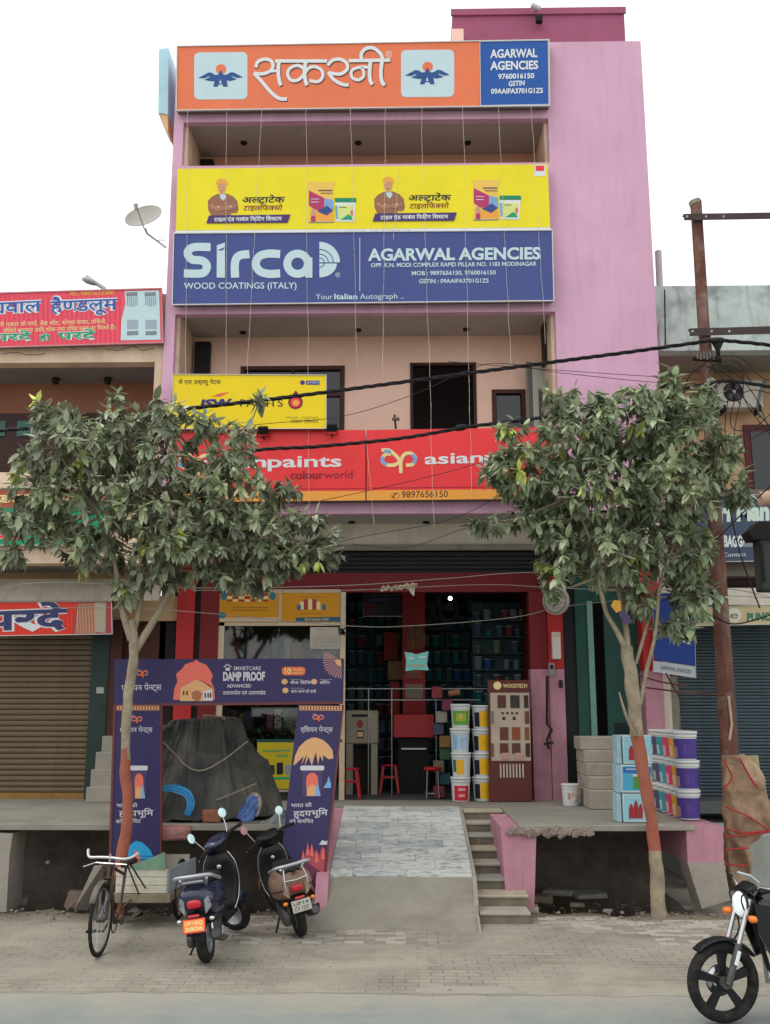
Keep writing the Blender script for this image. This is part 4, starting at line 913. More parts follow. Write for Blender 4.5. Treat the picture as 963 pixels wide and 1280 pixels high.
MB().tube([P(823, 314, 16.4), P(825, 358, 16.4), P(827, 440, 16.1)], .06, 6).build('pipe', M('pale grey pipe', '#b6bab8', .6), t); MB().tube([P(831, 362, 16.1), P(832, 434, 16.1)], .012, 5).build('wire', m_dark, t)
# air conditioner
t = thing('air_conditioner', 'dusty white outdoor air conditioner unit on the peach wall', 'air conditioner', P(925, 516, YRW-.4)); YA_ = YRW-.42
m_ac = M('ac casing', '#c9c7ba', .5, .06, 3, grime=.4)
a, b = P(896, 475, YA_), P(955, 509, YA_)
MB().box(a.x, YA_, b.z, b.x, YA_+.3, a.z, .015).build('casing', m_ac, t)
q = P(917, 490, YA_)
MB().lathe([(.2, 0), (.2, -.02), (.18, -.02), (.18, 0)], 24, Matrix.Translation(q) @ Matrix.Rotation(pi/2, 4, 'X')).build('grille_ring', m_ac, t)
MB().tube([q+Vector((0, -.004, 0)), q+Vector((0, -.012, 0))], .178, 24).build('fan_recess', m_dark, t)
m = MB()
for k in range(4):
    an = k*pi/2+.5; m.add([q+Vector((cos(an+d)*r, -.02-(.006 if d > .3 else 0), sin(an+d)*r)) for r, d in ((.04, 0), (.16, 0), (.16, .8), (.04, .5))], [(0, 1, 2, 3)])
m.build('fan_blades', M('fan grey', '#55585a', .5), t); MB().ball(q+Vector((0, -.025, 0)), .035, .012, .035).build('hub', m_ac, t)
MB().obox(Matrix.Translation(P(903, 513, YA_+.1)), .04, .3, .12).build('bracket', m_dark, t); MB().obox(Matrix.Translation(P(947, 513, YA_+.1)), .04, .3, .12).build('bracket', m_dark, t)
MB().tube([P(958, 476, YA_), P(951, 490, YA_), P(948, 505, YA_), P(950, 522, YA_)], .03, 8).build('hose', M('grey hose', '#7d8684', .6), t)
# right signs
YV = YRW-1.1
r1 = signboard('shop_sign', 'grey slate sign with pale English lettering behind the pole, right edge', [(870, 622), (1010, 616), (1010, 700), (870, 702)], YV, M('sign slate', '#44546a', .5, .04, 1), trim=.8)
txt('ri Man', 899, 651, 962, 649, 21, YV, MP('print pale mint', '#cfe3d8'), r1, off=.055); txt('BAGGA', 905, 683, 935, 683, 13, YV, p_white, r1, off=.05); shape([(935, 668), (943, 668), (950, 684), (928, 684)], YV, p_grey, r1, lift=.009)
txt('Contact', 904, 696, 933, 695, 5, YV, p_white, r1); 
YV2 = YRW-.95
r2 = signboard('shop_sign', 'beige sign strip with green lettering over the blue grey shutter', [(868, 760), (1010, 754), (1010, 779), (868, 782)], YV2, M('sign beige', '#c9bb92', .6, .06, 1, grime=.3), trim=.6, th=.06)
txt('HARI', 871, 778, 893, 777, 9, YV2, MP('print deep green', '#3c7a5c'), r2, off=.05); txt('PUNCHING', 934, 776, 990, 774, 9, YV2, MP('print deep green', '#3c7a5c'), r2, off=.05)
shape(ell(918, 769, 9, 9), YV2, MP('print pale ring', '#d9d6c0'), r2, lift=.004); txt('e', 913, 773, 923, 773, 9, YV2, MP('print deep green', '#3c7a5c'), r2, lift=.007)
# transformer box
t = thing('junction_box', 'dark grey electrical cabinet hung high at the right edge', 'electrical box', P(948, 738, 14.6)); YT = 14.7
a, b = P(940, 655, YT), P(992, 738, YT); MB().box(a.x+.09, YT, b.z, b.x, YT+.3, a.z-.18, .02).build('cabinet', M('cabinet dark grey', '#3a3e3c', .6, .15, 2, grime=.3), t)
MB().slab([P(936, 664, YT-.05), P(948, 652, YT-.05), P(990, 652, YT-.05), P(990, 672, YT-.05), P(942, 674, YT-.05)], (0, .35, 0)).build('hood', m_dark, t)
MB().box(b.x-.45, YT-.02, P(0, 738, YT).z-.0+.1, b.x-.4, YT-.001, a.z-.3).build('hinge', m_black, t); MB().tube([P(950, 624, YT), P(966, 622, YT)], .11, 12).build('insulator_cover', M('peach cover', '#c8a890', .6), t)
# blue hoarding
def tilted(px0, py0, Y, yaw): return Plane(P(px0, py0, Y), (sin(yaw), -cos(yaw), 0))
plb = tilted(842, 800, 16.1, radians(-14))
t = thing('wall_poster', 'blue hoarding with printed paint tins hanging right of the red pillar', 'poster', P(845, 846, 16.1))
MB().slab([plb.hit(*q) for q in ((817, 742), (867, 741), (870, 832), (818, 825))], -plb.n*.03).build('face', M('poster blue', '#24428c', .5, .06, 1.5), t)
MB().slab([plb.hit(*q) for q in ((817, 826), (870, 833), (870, 847), (817, 839))], -plb.n*.03).build('strip', M('poster white', '#b9bec2', .5, .05, 2), t)
frame([(817, 742), (867, 741), (870, 847), (817, 839)], 0, .5, .03, m_alu, t, pl=plb)
for i, (x, y) in enumerate(((845, 767), (851, 765), (858, 767), (845, 779), (851, 778), (858, 780), (846, 795), (852, 794), (858, 796))):
    shape([(x-.0, y), (x+5.2, y), (x+5.2, y+9), (x, y+9)], plb, p_pblue if i != 4 else p_salmon, t, lift=.004)
txt('AGARWAL AGENCIES', 826, 836, 864, 842, 4.5, plb, p_grey, t, off=.03)
# rusty bent rods by the post
t = thing('bent_rods', 'two thin rusty rods stretching from the right tree to the rusty pole', 'rods', P(830, 850, 13.5))
for a, b in (((793, 843), (860, 858)), ((796, 858), (905, 868)), ((833, 842), (856, 880))): MB().tube([P(*a, 13.2), P((a[0]+b[0])/2, (a[1]+b[1])/2+2, 13.5), P(*b, 13.9)], .012, 5).build('rod', M('rust', '#5c3a30', .8, .3, 8), t)
# ---------------------------------------------------------------- shop interior
sf = thing('shopfront_frame', 'cream framed glass shopfront panel left of the open shop entrance', 'shopfront', P(350, 1000, YW)); YG = YW+.0
m_fr = M('cream frame', '#c9b79c', .5, .05, 3, grime=.25)
def fb(x0, y0, x1, y1, Y, th, mat, par, name, bev=0, zlo=None):
    a, b = P(x0, y0, Y), P(x1, y1, Y); return MB().box(a.x, Y, b.z if zlo is None else zlo, b.x, Y+th, a.z, bev).build(name, mat, par)
fb(269, 738, 274, 1000, YG, .06, m_fr, sf, 'post', zlo=ZP); fb(426, 740, 430.5, 1000, YG, .06, m_fr, sf, 'post', zlo=ZP)
fb(274, 737, 426, 741, YG, .06, m_fr, sf, 'rail'); fb(274, 778, 426, 782, YG, .06, m_fr, sf, 'rail'); fb(349, 741, 352, 778, YG, .06, m_fr, sf, 'mullion')
gl = bpy.data.materials.new('shop glass'); gl.use_nodes = True; n = gl.node_tree; n.nodes.clear()
o_ = n.nodes.new('ShaderNodeOutputMaterial'); mi = n.nodes.new('ShaderNodeMixShader'); mi.inputs[0].default_value = .05
a_ = n.nodes.new('ShaderNodeBsdfTransparent'); a_.inputs[0].default_value = (.86, .9, .88, 1); b_ = n.nodes.new('ShaderNodeBsdfGlossy'); b_.inputs['Roughness'].default_value = .04
n.links.new(a_.outputs[0], mi.inputs[1]); n.links.new(b_.outputs[0], mi.inputs[2]); n.links.new(mi.outputs[0], o_.inputs[0])
fb(274.5, 783, 425.5, 998, YG+.03, .008, gl, sf, 'glass_pane')
for x0, x1, lab, k in ((275, 348, 'yellow poster with row of red and white tins, left of two above the shop window', 0), (353, 425, 'yellow poster with small tin group and blue foot strip, right of two', 1)):
    t = thing('poster', lab, 'poster', P((x0+x1)/2, 777, YG)); fb(x0, 741.5, x1, 777.5, YG-.01, .02, M('poster amber', '#cf8f14', .5, .05, 2), t, 'face'); Y = YG-.01
    if k == 0:
        shape([(275, 772), (348, 772), (348, 777), (275, 777)], Y, M('poster pale', '#c7b79b', .5), t)
        for j in range(7): shape([(284+j*7.5, 741.5+(j % 2)), (290+j*7.5, 741.5+(j % 2)), (290+j*7.5, 752), (284+j*7.5, 752)], Y, p_cream if j % 2 else MP('tin red', '#a8343a'), t, lift=.005); shape([(284+j*7.5, 745), (290+j*7.5, 745), (290+j*7.5, 749), (284+j*7.5, 749)], Y, MP('tin red', '#a8343a') if j % 2 else p_cream, t, lift=.007)
        shape(ell(280, 745, 4, 5), Y, MP('blue pot', '#2f6f8c'), t, lift=.004); shape(ell(341, 745, 4, 5), Y, MP('blue pot', '#2f6f8c'), t, lift=.004); shape(ell(278, 769, 5, 4), Y, MP('blue pot', '#2f6f8c'), t, lift=.004)
        for yy in (760, 763.5): txt('aaaaaaaaaa aaaaaaaaaaaaa'.replace('a', 'n'), 290, yy, 336, yy, 1.6, Y, p_black, t)
    else:
        shape([(370, 772), (425, 771), (425, 777), (370, 777)], Y, MP('strip blue', '#2a5d78'), t); txt('9810 66666 2360', 381, 776, 411, 775.6, 3, Y, p_cream, t, lift=.006)
        for j in range(5): shape(rrect(375+j*5.2, 752-(3 if j in (1, 3) else 0)-(3 if j == 2 else 0), 380+j*5.2, 762, 1.2), Y, MP('tin red', '#a8343a') if j % 2 else p_cream, t, lift=.005)
        shape(ell(374, 759, 2.5, 4), Y, MP('blue pot', '#2f6f8c'), t, lift=.006); shape(ell(405, 759, 2.5, 4), Y, MP('blue pot', '#2f6f8c'), t, lift=.006)
        for yy in (746.5, 767.5): txt('nnnnnn nnnnnnn nnnnn'[:18], 377, yy, 403, yy, 1.4, Y, p_dred, t)
t = thing('paper_notice', 'white printed notice stuck inside the shop window upper right', 'notice', P(406, 812, YG+.02)); fb(388, 784, 425, 811, YG-.005, .004, M('notice paper', '#b9b0a0', .7), t, 'sheet')
m = MB()
for k in range(5): stroke([(391, 796+k*3), (422, 795.7+k*3)], .6, YG-.005, m, .003)
stroke([(395, 787), (405, 787)], 1, YG-.005, m, .003); m.build('print_lines', p_grey, t, kind='stuff')
m_goods = [M('goods %d' % i, c, .6, .15, 6) for i, c in enumerate(('#7a2f35', '#2e5a66', '#6b6658', '#345c45', '#8a6a3c', '#4a4e63', '#9a958a', '#7b3d52'))]
rnd = random.Random(21)
cab = thing('display_rack', 'crowded dark display rack with plants behind the shop window glass', 'rack', P(350, 1000, YW+.8))
fb(273, 740, 427, 1000, YW+1.15, .05, m_dark, cab, 'back_panel', zlo=ZP)
for k in range(4): fb(273, 832+k*40, 427, 834+k*40, YW+.6, .5, m_brown, cab, 'shelf')
fb(276, 790, 279, 990, YW+.6, .5, m_brown, cab, 'upright', zlo=ZP)
gk = ['dangling packet of goods on the upper row of the shop window rack', 'goods box on the second shelf of the shop window rack', 'goods box on the third shelf of the shop window rack', 'goods box on the fourth shelf of the shop window rack']
for row in range(4):
    x = 280
    while x < 420:
        w_ = rnd.uniform(5, 12); h = rnd.uniform(10, 26); yb_ = 831+row*40
        if row == 0 or rnd.random() < .8:
            o = fb(x, yb_-h-(10 if row == 0 and rnd.random() < .5 else 0), x+w_, yb_, YW+.65+rnd.uniform(0, .1), .2, m_goods[rnd.randrange(8)], None, 'goods_box', .01); tag(o, gk[row], 'box', 'goods on the window rack row %d' % (row+1))
        x += w_+rnd.uniform(.5, 3)
# potted foliage in the window
def leafmesh(n, cx, cy, cz, rx, ry, rz, size, rnd, m=None):
    m = m or MB()
    for i in range(n):
        while True:
            u = Vector((rnd.uniform(-1, 1), rnd.uniform(-1, 1), rnd.uniform(-1, 1)))
            if u.length < 1: break
        c = Vector((cx+u.x*rx, cy+u.y*ry, cz+u.z*rz)); d = Vector((rnd.uniform(-1, 1), rnd.uniform(-1, .2), rnd.uniform(-1, .6))).normalized(); s_ = d.cross(Vector((rnd.uniform(-.4, .4), 0, 1))).normalized(); L_ = size*rnd.uniform(.7, 1.3)
        m.tint = [rnd.uniform(.6, 1.25)]*3
        m.add([c, c+d*L_*.5+s_*L_*.24, c+d*L_, c+d*L_*.5-s_*L_*.24], [(0, 1, 2), (0, 2, 3)])
    return m
m_leafd = M('indoor leaf', '#2f4a2c', .6, .2, 6, tint=True)
for px, py, r_ in ((310, 900, .35), (370, 905, .45), (340, 935, .3)):
    q = P(px, py, YW+.5); t = thing('potted_plant', {310: 'small potted plant at the left inside the shop window', 370: 'larger potted plant at the right inside the shop window', 340: 'low potted plant in the middle of the shop window'}[px], 'plant', P(px, py+25, YW+.5))
    leafmesh(160, q.x, q.y, q.z, r_, .12, .3, .09, rnd).build('foliage', m_leafd, t, kind='stuff')
    MB().lathe([(.09, 0), (.12, .2), (.13, .2), (.11, .2)], 12, None, q+Vector((0, 0, -.5))).build('pot', M('terracotta pot', '#8a4c3a', .8), t)
t = thing('poster', 'yellow poster with printed plant tubs low beside the tarpaulin heap', 'poster', P(350, 990, YW-.25)); Y = YW-.28
fb(322, 928, 368, 986, Y, .03, M('poster acid yellow', '#b9a51e', .5, .05, 2), t, 'face'); fb(321, 924, 428, 928, Y, .04, m_green, t, 'rail'); fb(321, 987, 372, 990, Y, .02, m_conc, t, 'foot')
for j in range(4): shape(rrect(325+j*10.5, 953+(j % 2)*3, 333+j*10.5, 968, 1.5), Y, [p_cream, m_dgreen, p_black, p_grey][j], t)
txt('Automotive Paints Sold', 328, 940, 364, 939, 3, Y, p_green, t, off=.02); txt('Here', 345, 946, 360, 945.6, 3, Y, p_green, t, off=.02); shape([(325, 972), (366, 971), (366, 974), (325, 975)], Y, p_green, t)
# back shelves of paint cans
rk = thing('wall_shelves', 'tall dim shelves full of paint cans along the back of the shop', 'shelves', (0, 20.6, ZP)); m_shelf = M('shelf dark teal', '#35525a', .6, .1, 2)
YK = 20.3; za, zb_ = ZZ(880, YK), ZZ(765, YK); xk0, xk1 = XX(432, 800, YK), XX(655, 800, YK)
zz = []; z = ZP+.3
while z < ZZ(752, YK): zz.append(z); z += .34
sh_ = MB().box(xk0, YK+.35, ZP, xk1, YK+.38, zz[-1]+.3).build('back_panel', m_shelf, rk)
for z in zz: MB().box(xk0, YK, z-.02, xk1, YK+.35, z).build('shelf', m_shelf, rk)
for k in range(8): x = xk0+(xk1-xk0)*k/7; MB().box(x-.015, YK-.01, ZP, x+.015, YK+.34, zz[-1]+.3).build('upright', m_shelf, rk)
m_can = [M('can %d' % i, c, .45, .08, 4) for i, c in enumerate(('#4d7888', '#8d9da2', '#4673ad', '#329489', '#8b9c78', '#9a5257', '#62708e'))]
def canmesh(r, h, mt, lid):
    m = MB(); m.lathe([(.001, 0), (r, 0), (r, h*.9), (r*1.04, h*.9), (r*1.04, h), (.001, h)], 12); k = len(m.f)
    for i in range(k): m.m[i] = 1 if i >= 24 else 0
    return m.mesh('paint_can', [mt, lid])
lidm = M('can lid', '#9aa3a3', .4); cms = [canmesh(rnd.uniform(.07, .09), rnd.uniform(.2, .27), mm, lidm) for mm in m_can for _ in range(2)]
nc = 0
for i, z in enumerate(zz):
    x = xk0+.12
    while x < xk1-.1 and nc < 290:
        rgt = x > (xk0+xk1)/2
        o = bpy.data.objects.new('paint_can', cms[rnd.randrange(14) if not rgt else rnd.choice((4, 5, 6, 7, 0, 1, 12))]); COL.objects.link(o); o.location = (x, YK+.14, z+.001); o.rotation_euler.z = rnd.uniform(0, 6)
        if rnd.random() > .12: tag(o, 'dim paint can standing on the back shelves, shelf %s from the floor' % (['first', 'second', 'third', 'fourth', 'fifth', 'sixth', 'seventh', 'eighth', 'ninth', 'tenth', 'eleventh', 'twelfth', 'thirteenth'][i]), 'can', 'paint cans on back shelf %d' % (i+1)); nc += 1
        else: bpy.data.objects.remove(o)
        x += rnd.uniform(.17, .21)
rk2 = thing('wall_shelves', 'shorter shelves of turquoise cans on the right side inside the shop', 'shelves', (0, 19, ZP)); x0_, x1_ = XX(592, 800, 18.6), XX(660, 800, 18.6)
MB().box(x0_, 18.9, ZP, x1_, 18.93, ZZ(752, 18.6)).build('back_panel', m_shelf, rk2); z = ZP+.35; i = 0
while z < ZZ(758, 18.6):
    MB().box(x0_, 18.6, z-.02, x1_, 18.9, z).build('shelf', m_shelf, rk2); x = x0_+.1; i += 1
    while x < x1_-.06:
        o = bpy.data.objects.new('paint_can', cms[rnd.choice((6, 7, 3, 7, 8, 0, 2, 4, 10, 12, 9))]); COL.objects.link(o); o.location = (x, 18.72+rnd.uniform(-.04, .06), z+.001); k_ = rnd.uniform(.6, 1.05); o.scale = (k_, k_, k_*rnd.uniform(.8, 1.1)); tag(o, 'turquoise or grey can on the right side shelves, %s level from the floor' % ['', 'first', 'second', 'third', 'fourth', 'fifth', 'sixth', 'seventh', 'eighth', 'ninth', 'tenth', 'eleventh', 'twelfth'][i], 'can', 'paint cans on the right side shelves level %d' % i); x += rnd.choice((.15, .18, .2, .34))
    z += .3
# red column, counter, kiosk and machine
col_ = thing('column', 'red column standing in the middle of the shop behind the counter', 'column', P(517, 900, 18.6))
fb(503, 700, 533, 1000, 18.6, .4, M('column red', '#98252a', .6, .12, 1.5), col_, 'shaft', zlo=ZP); fb(507, 855, 529, 873, 18.58, .02, M('paper beige', '#8e8373', .7), col_, 'notice'); fb(508, 835, 528, 848, 18.58, .02, M('paper tan', '#8c5c4c', .7), col_, 'notice')
t = thing('round_emblem', 'round dusty garland emblem hung on the red column', 'emblem', P(519, 800, 18.5)); q = P(520, 797, 18.5)
MB().slab([P(*p, 18.52) for p in ell(520, 796, 12, 14)], (0, .05, 0)).build('disc', M('emblem brown', '#6e5a40', .8, .3, 8), t); fb(508, 797, 531, 812, 18.5, .06, M('emblem panel', '#7c4a38', .7, .4, 9), t, 'panel')
t = thing('hanging_banner', 'small glossy turquoise and white packet hanging in the doorway', 'packet', P(521, 838, 17.2))
MB().slab([P(*p, 17.2) for p in ((506, 815), (514, 816), (521, 818), (528, 816), (536, 814), (535, 822), (534, 830), (536, 838), (521, 837), (507, 839), (508, 826))], (0, .03, 0)).build('sheet', M('packet turquoise', '#7fd6cc', .3, .15, 8), t)
for a in (((510, 822), (518, 823)), ((524, 822), (533, 821)), ((510, 832), (532, 832))): m = MB(); stroke(a, 2, 17.2, m, .003); m.build('print_shape', p_white if a[0][1] < 830 else m_tan, t)
MB().tube([P(519, 738, 17.2), P(520, 815, 17.2)], .004, 4).build('cord', m_black, t)
t = thing('counter', 'dark red counter in the middle of the shop', 'counter', P(517, 955, 17.9)); fb(492, 893, 543, 922, 17.9, .5, M('counter red', '#a82226', .4, .1, 2), t, 'top_box', .01); fb(498, 922.5, 537, 985, 18.0, .4, m_black, t, 'base', zlo=ZP); fb(502, 935, 533, 937, 17.95, .03, m_steel, t, 'rail')
t = thing('tinting_machine', 'grey beige paint tinting machine at the left of the entrance', 'machine', P(453, 975, 17.6)); mtm = M('machine beige', '#8d8474', .5, .08, 3)
fb(432, 888, 473, 930, 17.6, .5, mtm, t, 'head', .02); fb(433, 930, 441, 975, 17.62, .45, mtm, t, 'side_panel', zlo=ZP); fb(464, 930, 472, 975, 17.62, .45, mtm, t, 'side_panel', zlo=ZP); fb(441, 932, 464, 975, 17.9, .05, m_dark, t, 'recess', zlo=ZP); fb(440, 893, 462, 896, 17.59, .01, m_black, t, 'screen')
shape(ell(450, 905, 4, 5), 17.6, p_dred, t); shape([(446, 913), (455, 913), (455, 923), (446, 923)], 17.6, m_brown, t, lift=.004); shape([(447, 915), (454, 915), (454, 921), (447, 921)], 17.6, m_tan, t, lift=.007)
MB().ball(P(461, 895, 17.58), .012).build('led', M('led', '#ffffff', emit=3), t)
rl = thing('handrail', 'steel rails with posts across the shop behind the entrance', 'railing', P(520, 870, 17.4))
for y, a, b in ((861, 430, 610), (875, 432, 600)): MB().tube([P(a, y, 17.5), P(b, y, 17.5)], .012, 6).build('rail', m_steel, rl)
for x in (461, 490, 545): MB().tube([P(x, 861, 17.5), Vector((XX(x, 900, 17.5), 17.5, ZP))], .01, 6).build('post', m_steel, rl)
t = thing('bulb', 'small glowing white bulb hanging near the shop ceiling', 'bulb', P(563, 748, 18)); MB().ball(P(563, 748, 18), .035).build('globe', M('bulb glow', '#ffffff', emit=12), t); MB().tube([P(563, 746, 18), P(563, 700, 18)], .005, 4).build('cord', m_black, t)
t = thing('ceiling_fan_box', 'round dark exhaust fan on the back wall of the shop', 'fan', P(545, 762, 20)); q = P(547, 762, 19.9); R_ = Matrix.Translation(q) @ Matrix.Rotation(pi/2, 4, 'X')
MB().lathe([(.42, 0), (.42, .06), (.36, .06), (.36, 0)], 24, R_).build('ring', M('dim grey', '#4a4d4e', .6), t)
m = MB()
for k in range(5):
    an = k*2*pi/5; m.add([q+Vector((cos(an+d)*r, -.03-dz, sin(an+d)*r)) for r, d, dz in ((.05, 0, 0), (.34, -.1, 0), (.34, .5, .04), (.05, .6, .02))], [(0, 1, 2, 3)])
m.build('blades', M('dim grey', '#4a4d4e', .6), t)
t = thing('poster', 'dark framed poster with red and blue print high at the left in the shop', 'poster', P(480, 770, 18.9)); fb(455, 743, 507, 770, 18.9, .03, M('poster dark violet', '#33304e', .5, .2, 2), t, 'face'); shape([(457, 753), (471, 753), (471, 768), (457, 768)], 18.9, MP('dim red print', '#6e2f33'), t); shape([(472, 753), (488, 753), (488, 766), (472, 766)], 18.9, MP('dim green print', '#2e4238'), t, lift=.004); txt('ezycolour', 462, 751, 486, 751, 4, 18.9, p_grey, t); frame([(455, 743), (507, 743), (507, 770), (455, 770)], 18.9, .6, .02, m_steel, t)
for k, (x0, y0, x1, y1) in enumerate(((480, 790, 498, 826), (485, 826, 505, 850), (487, 852, 500, 893))):
    tag(fb(x0, y0, x1, y1, 19.2-k*.2, .35, [M('carton red', '#7a2624', .7), M('carton tan', '#7f6446', .8), M('carton red', '#7a2624', .7)][k], None, 'carton', .01), ['red carton topmost on the stack behind the counter', 'tan carton in the middle of the stack behind the counter', 'narrow red carton lowest behind the steel rail'][k], 'carton')
# stools
def stool_red(px, Y, label, sc=1):
    q = Vector((XX(px, 980, Y), Y, ZP)); t = thing('plastic_stool', label, 'stool', q, 'red plastic stools'); mr = M('stool red', '#b01a20', .35, .05, 3)
    MB().loft([(q+Vector((0, 0, .45)), (.15, 0, 0), (0, .15, 0), 5), (q+Vector((0, 0, .48)), (.15, 0, 0), (0, .15, 0), 5)], 16).build('seat', mr, t)
    for sx in (-1, 1):
        for sy in (-1, 1): MB().slab([q+Vector((sx*.13, sy*.13, .45)), q+Vector((sx*.08, sy*.13, .45)), q+Vector((sx*.14, sy*.165, 0)), q+Vector((sx*.18, sy*.165, 0))], (0, -sy*.03, 0)).build('leg', mr, t)
    MB().box(q.x-.14, q.y-.155, .25+ZP, q.x+.14, q.y-.14, .29+ZP).build('brace', mr, t)
stool_red(438, 16.95, 'red plastic stool at the left by the shop frame post'); stool_red(487, 18.1, 'red plastic stool in front of the counter')
q = Vector((XX(541, 990, 16.95), 16.95, ZP)); t = thing('steel_stool', 'tall round stool with red seat and thin steel legs in the entrance', 'stool', q)
MB().lathe([(.001, .44), (.13, .44), (.145, .46), (.145, .48), (.12, .495), (.001, .5)], 20, None, q).build('seat', M('cushion red', '#b8201f', .4), t)
for k in range(4): an = pi/4+k*pi/2; MB().tube([q+Vector((cos(an)*.12, sin(an)*.12, .44)), q+Vector((cos(an)*.145, sin(an)*.145, 0))], .01, 6).build('leg', m_steel, t)
MB().torus(q+Vector((0, 0, .08)), (0, 0, 1), .14, .007, 20, 6).build('ring', m_steel, t)
# ---------------------------------------------------------------- paint buckets
m_bw = M('bucket white', '#cfd3d2', .4, .04, 3, grime=.12); m_lab = {}
def lab(c): return M('label '+c, c, .45, .03, 4)
def bucket_proto(r, h, cols, name='paint_bucket'):
    body = MB(); body.lathe([(.001, 0), (r*.84, 0), (r*.86, .01), (r*.97, h*.86)], 28)
    rim = MB(); rim.lathe([(r*.97, h*.80), (r*1.03, h*.80), (r*1.03, h*.83), (r*.98, h*.84), (r*.98, h*.9), (r*1.05, h*.9), (r*1.05, h*.985), (r*.98, h), (.001, h*.99)], 28)
    ls = []
    for (a0, a1, z0, z1, c) in cols:
        m = MB(); k = max(2, int((a1-a0)/9)); V = []
        for z in (z0, z1):
            rr = r*(.86+(.97-.86)*(z*h-.01)/(h*.86))+.0025
            V += [(rr*sin(radians(a0+(a1-a0)*i/k)), -rr*cos(radians(a0+(a1-a0)*i/k)), z*h) for i in range(k+1)]
        m.smooth = True; m.add(V, [(i, i+1, k+2+i, k+1+i) for i in range(k)]); ls.append((m, c))
    hd = MB(); hd.tube([(r*1.0*cos(t_), -.0+r*.45*sin(t_)*0-r*.08, h*.82-h*.28*sin(t_)) if 0 else (r*1.02*cos(t_), -abs(sin(t_))*r*.25-.0, h*.84-h*.3*sin(t_)*1.0) for t_ in [pi*i/12 for i in range(13)]], .004, 5)
    return body, rim, ls, hd, name
def put_bucket(pr, q, label, group, rz=0, handle=False, name=None):
    body, rim, ls, hd, nm = pr; t = thing(name or nm, label, 'bucket', q, group, (0, 0, rz))
    if not hasattr(put_bucket, 'c'): put_bucket.c = {}
    k = id(pr); C_ = put_bucket.c
    if k not in C_: C_[k] = [('body', body.mesh('body', m_bw)), ('lid', rim.mesh('lid', m_bw))]+[('label_print', m.mesh('label_print', lab(c))) for m, c in ls]+[('handle', hd.mesh('handle', m_bw))]
    for nme, me in C_[k]:
        if nme == 'handle' and not handle: continue
        o = bpy.data.objects.new(nme, me); COL.objects.link(o); o.parent = t
    return t
rb_, hb_ = .155, .375
mk = lambda cols: bucket_proto(rb_, hb_, cols)
B_green = mk([(-60, 60, .12, .72, '#5c9b3a'), (-30, 30, .3, .6, '#e0b52a'), (-15, 20, .42, .58, '#d8dfd0')]); B_blue = mk([(-60, 60, .1, .75, '#a9c4d6'), (-55, -25, .12, .7, '#3f80a8'), (-5, 15, .2, .6, '#30415c'), (20, 45, .5, .6, '#365a86')])
B_yel = mk([(-30, 20, .1, .7, '#e5ad23'), (-60, -32, .2, .7, '#3f6f68')]); B_red = mk([(-50, 50, .05, .65, '#c22a38'), (-20, 25, .45, .55, '#e8e4e0'), (-20, 20, .2, .3, '#e8e4e0')])
B_yb = mk([(-20, 45, .1, .75, '#e6b31e'), (-60, -22, .1, .7, '#20242a'), (5, 30, .3, .55, '#3a2a20')])
YK1 = 16.35
for i, (pr, lb_) in enumerate(((B_red, 'bucket with red label at the bottom of the front stack by the wood display'), (B_yel, 'bucket with yellow label second from the bottom of the front stack'), (B_blue, 'bucket with blue and white label second from the top of the front stack'), (B_green, 'bucket with green and yellow label on top of the front stack'))):
    put_bucket(pr, Vector((XX(576, 950, YK1)+(.008 if i % 2 else -.006), YK1, ZP+.003+i*.376)), lb_, 'white paint buckets stacked in the entrance', random.uniform(-.15, .15))
for i, lb_ in enumerate(('yellow labelled bucket lowest in the stack touching the wood display', 'yellow labelled bucket second from the bottom touching the wood display', 'yellow labelled bucket third from the bottom touching the wood display', 'yellow labelled bucket topmost in the stack touching the wood display')):
    put_bucket(B_yb, Vector((XX(603, 950, YK1)+.003*i, YK1+.12, ZP+.003+i*.37)), lb_, 'white paint buckets stacked in the entrance', random.uniform(-.1, .1))
# clutter above and beside the stacks
rnd = random.Random(31)
for i in range(9):
    y = 17.0+rnd.uniform(0, .5); px = 553+rnd.uniform(-6, 7); zz0 = ZP+.003+.2*i
    q = Vector((XX(px, 950, y), y, zz0)); tag(MB().box(q.x-.09, q.y-.09, q.z, q.x+.09, q.y+.09, q.z+.19, .01).build('tin_box', m_goods[i % 8]), ['lowest', 'second', 'third', 'fourth', 'fifth', 'sixth', 'seventh', 'eighth', 'topmost'][i]+' small box in the leaning pile left of the bucket stacks', 'box')
o = tag(MB().tube([P(561, 867, 16.6), P(575, 865, 16.6)], .05, 10).build('paper_roll', M('roll brown', '#8a5a40', .8)), 'brown paper roll lying on top of the front bucket stack', 'roll')
# wood display stand
t = thing('wood_display', 'tall brown display stand with wood finish swatches right of the bucket stacks', 'display stand', P(640, 998, 16.2)); Y = 16.25
m_dst = M('display brown', '#5f2c26', .45, .08, 2)
fb(610, 850, 666, 998, Y, .12, m_dst, t, 'board', .01, zlo=ZP+.002); fb(613, 866, 664, 951, Y-.012, .012, M('display cream', '#b7a894', .5), t, 'panel')
sw = [(622, 869, 633, 885, '#5a3426'), (638, 869, 650, 885, '#33302a'), (655, 869, 661, 885, '#3c261e'), (656, 889, 662, 905, '#6b4030'), (625, 909, 636, 925, '#6a3524'), (640, 909, 651, 925, '#8b4a2c'), (656, 909, 662, 925, '#7c4a30'), (625, 929, 636, 942, '#5f3428'), (640, 929, 651, 942, '#5f3a30'), (657, 929, 663, 946, '#4a2a22'), (614, 889, 618, 905, '#7a7470'), (614, 929, 618, 946, '#7c5a44')]
for a in sw: fb(*a[:4], Y-.02, .008, M('swatch '+a[4], a[4], .35, .15, 6), t, 'swatch')
for x in (628, 644): fb(x, 941, x+9, 949, Y-.028, .012, M('small tin pink', '#c4988e', .5), t, 'sample_tin')
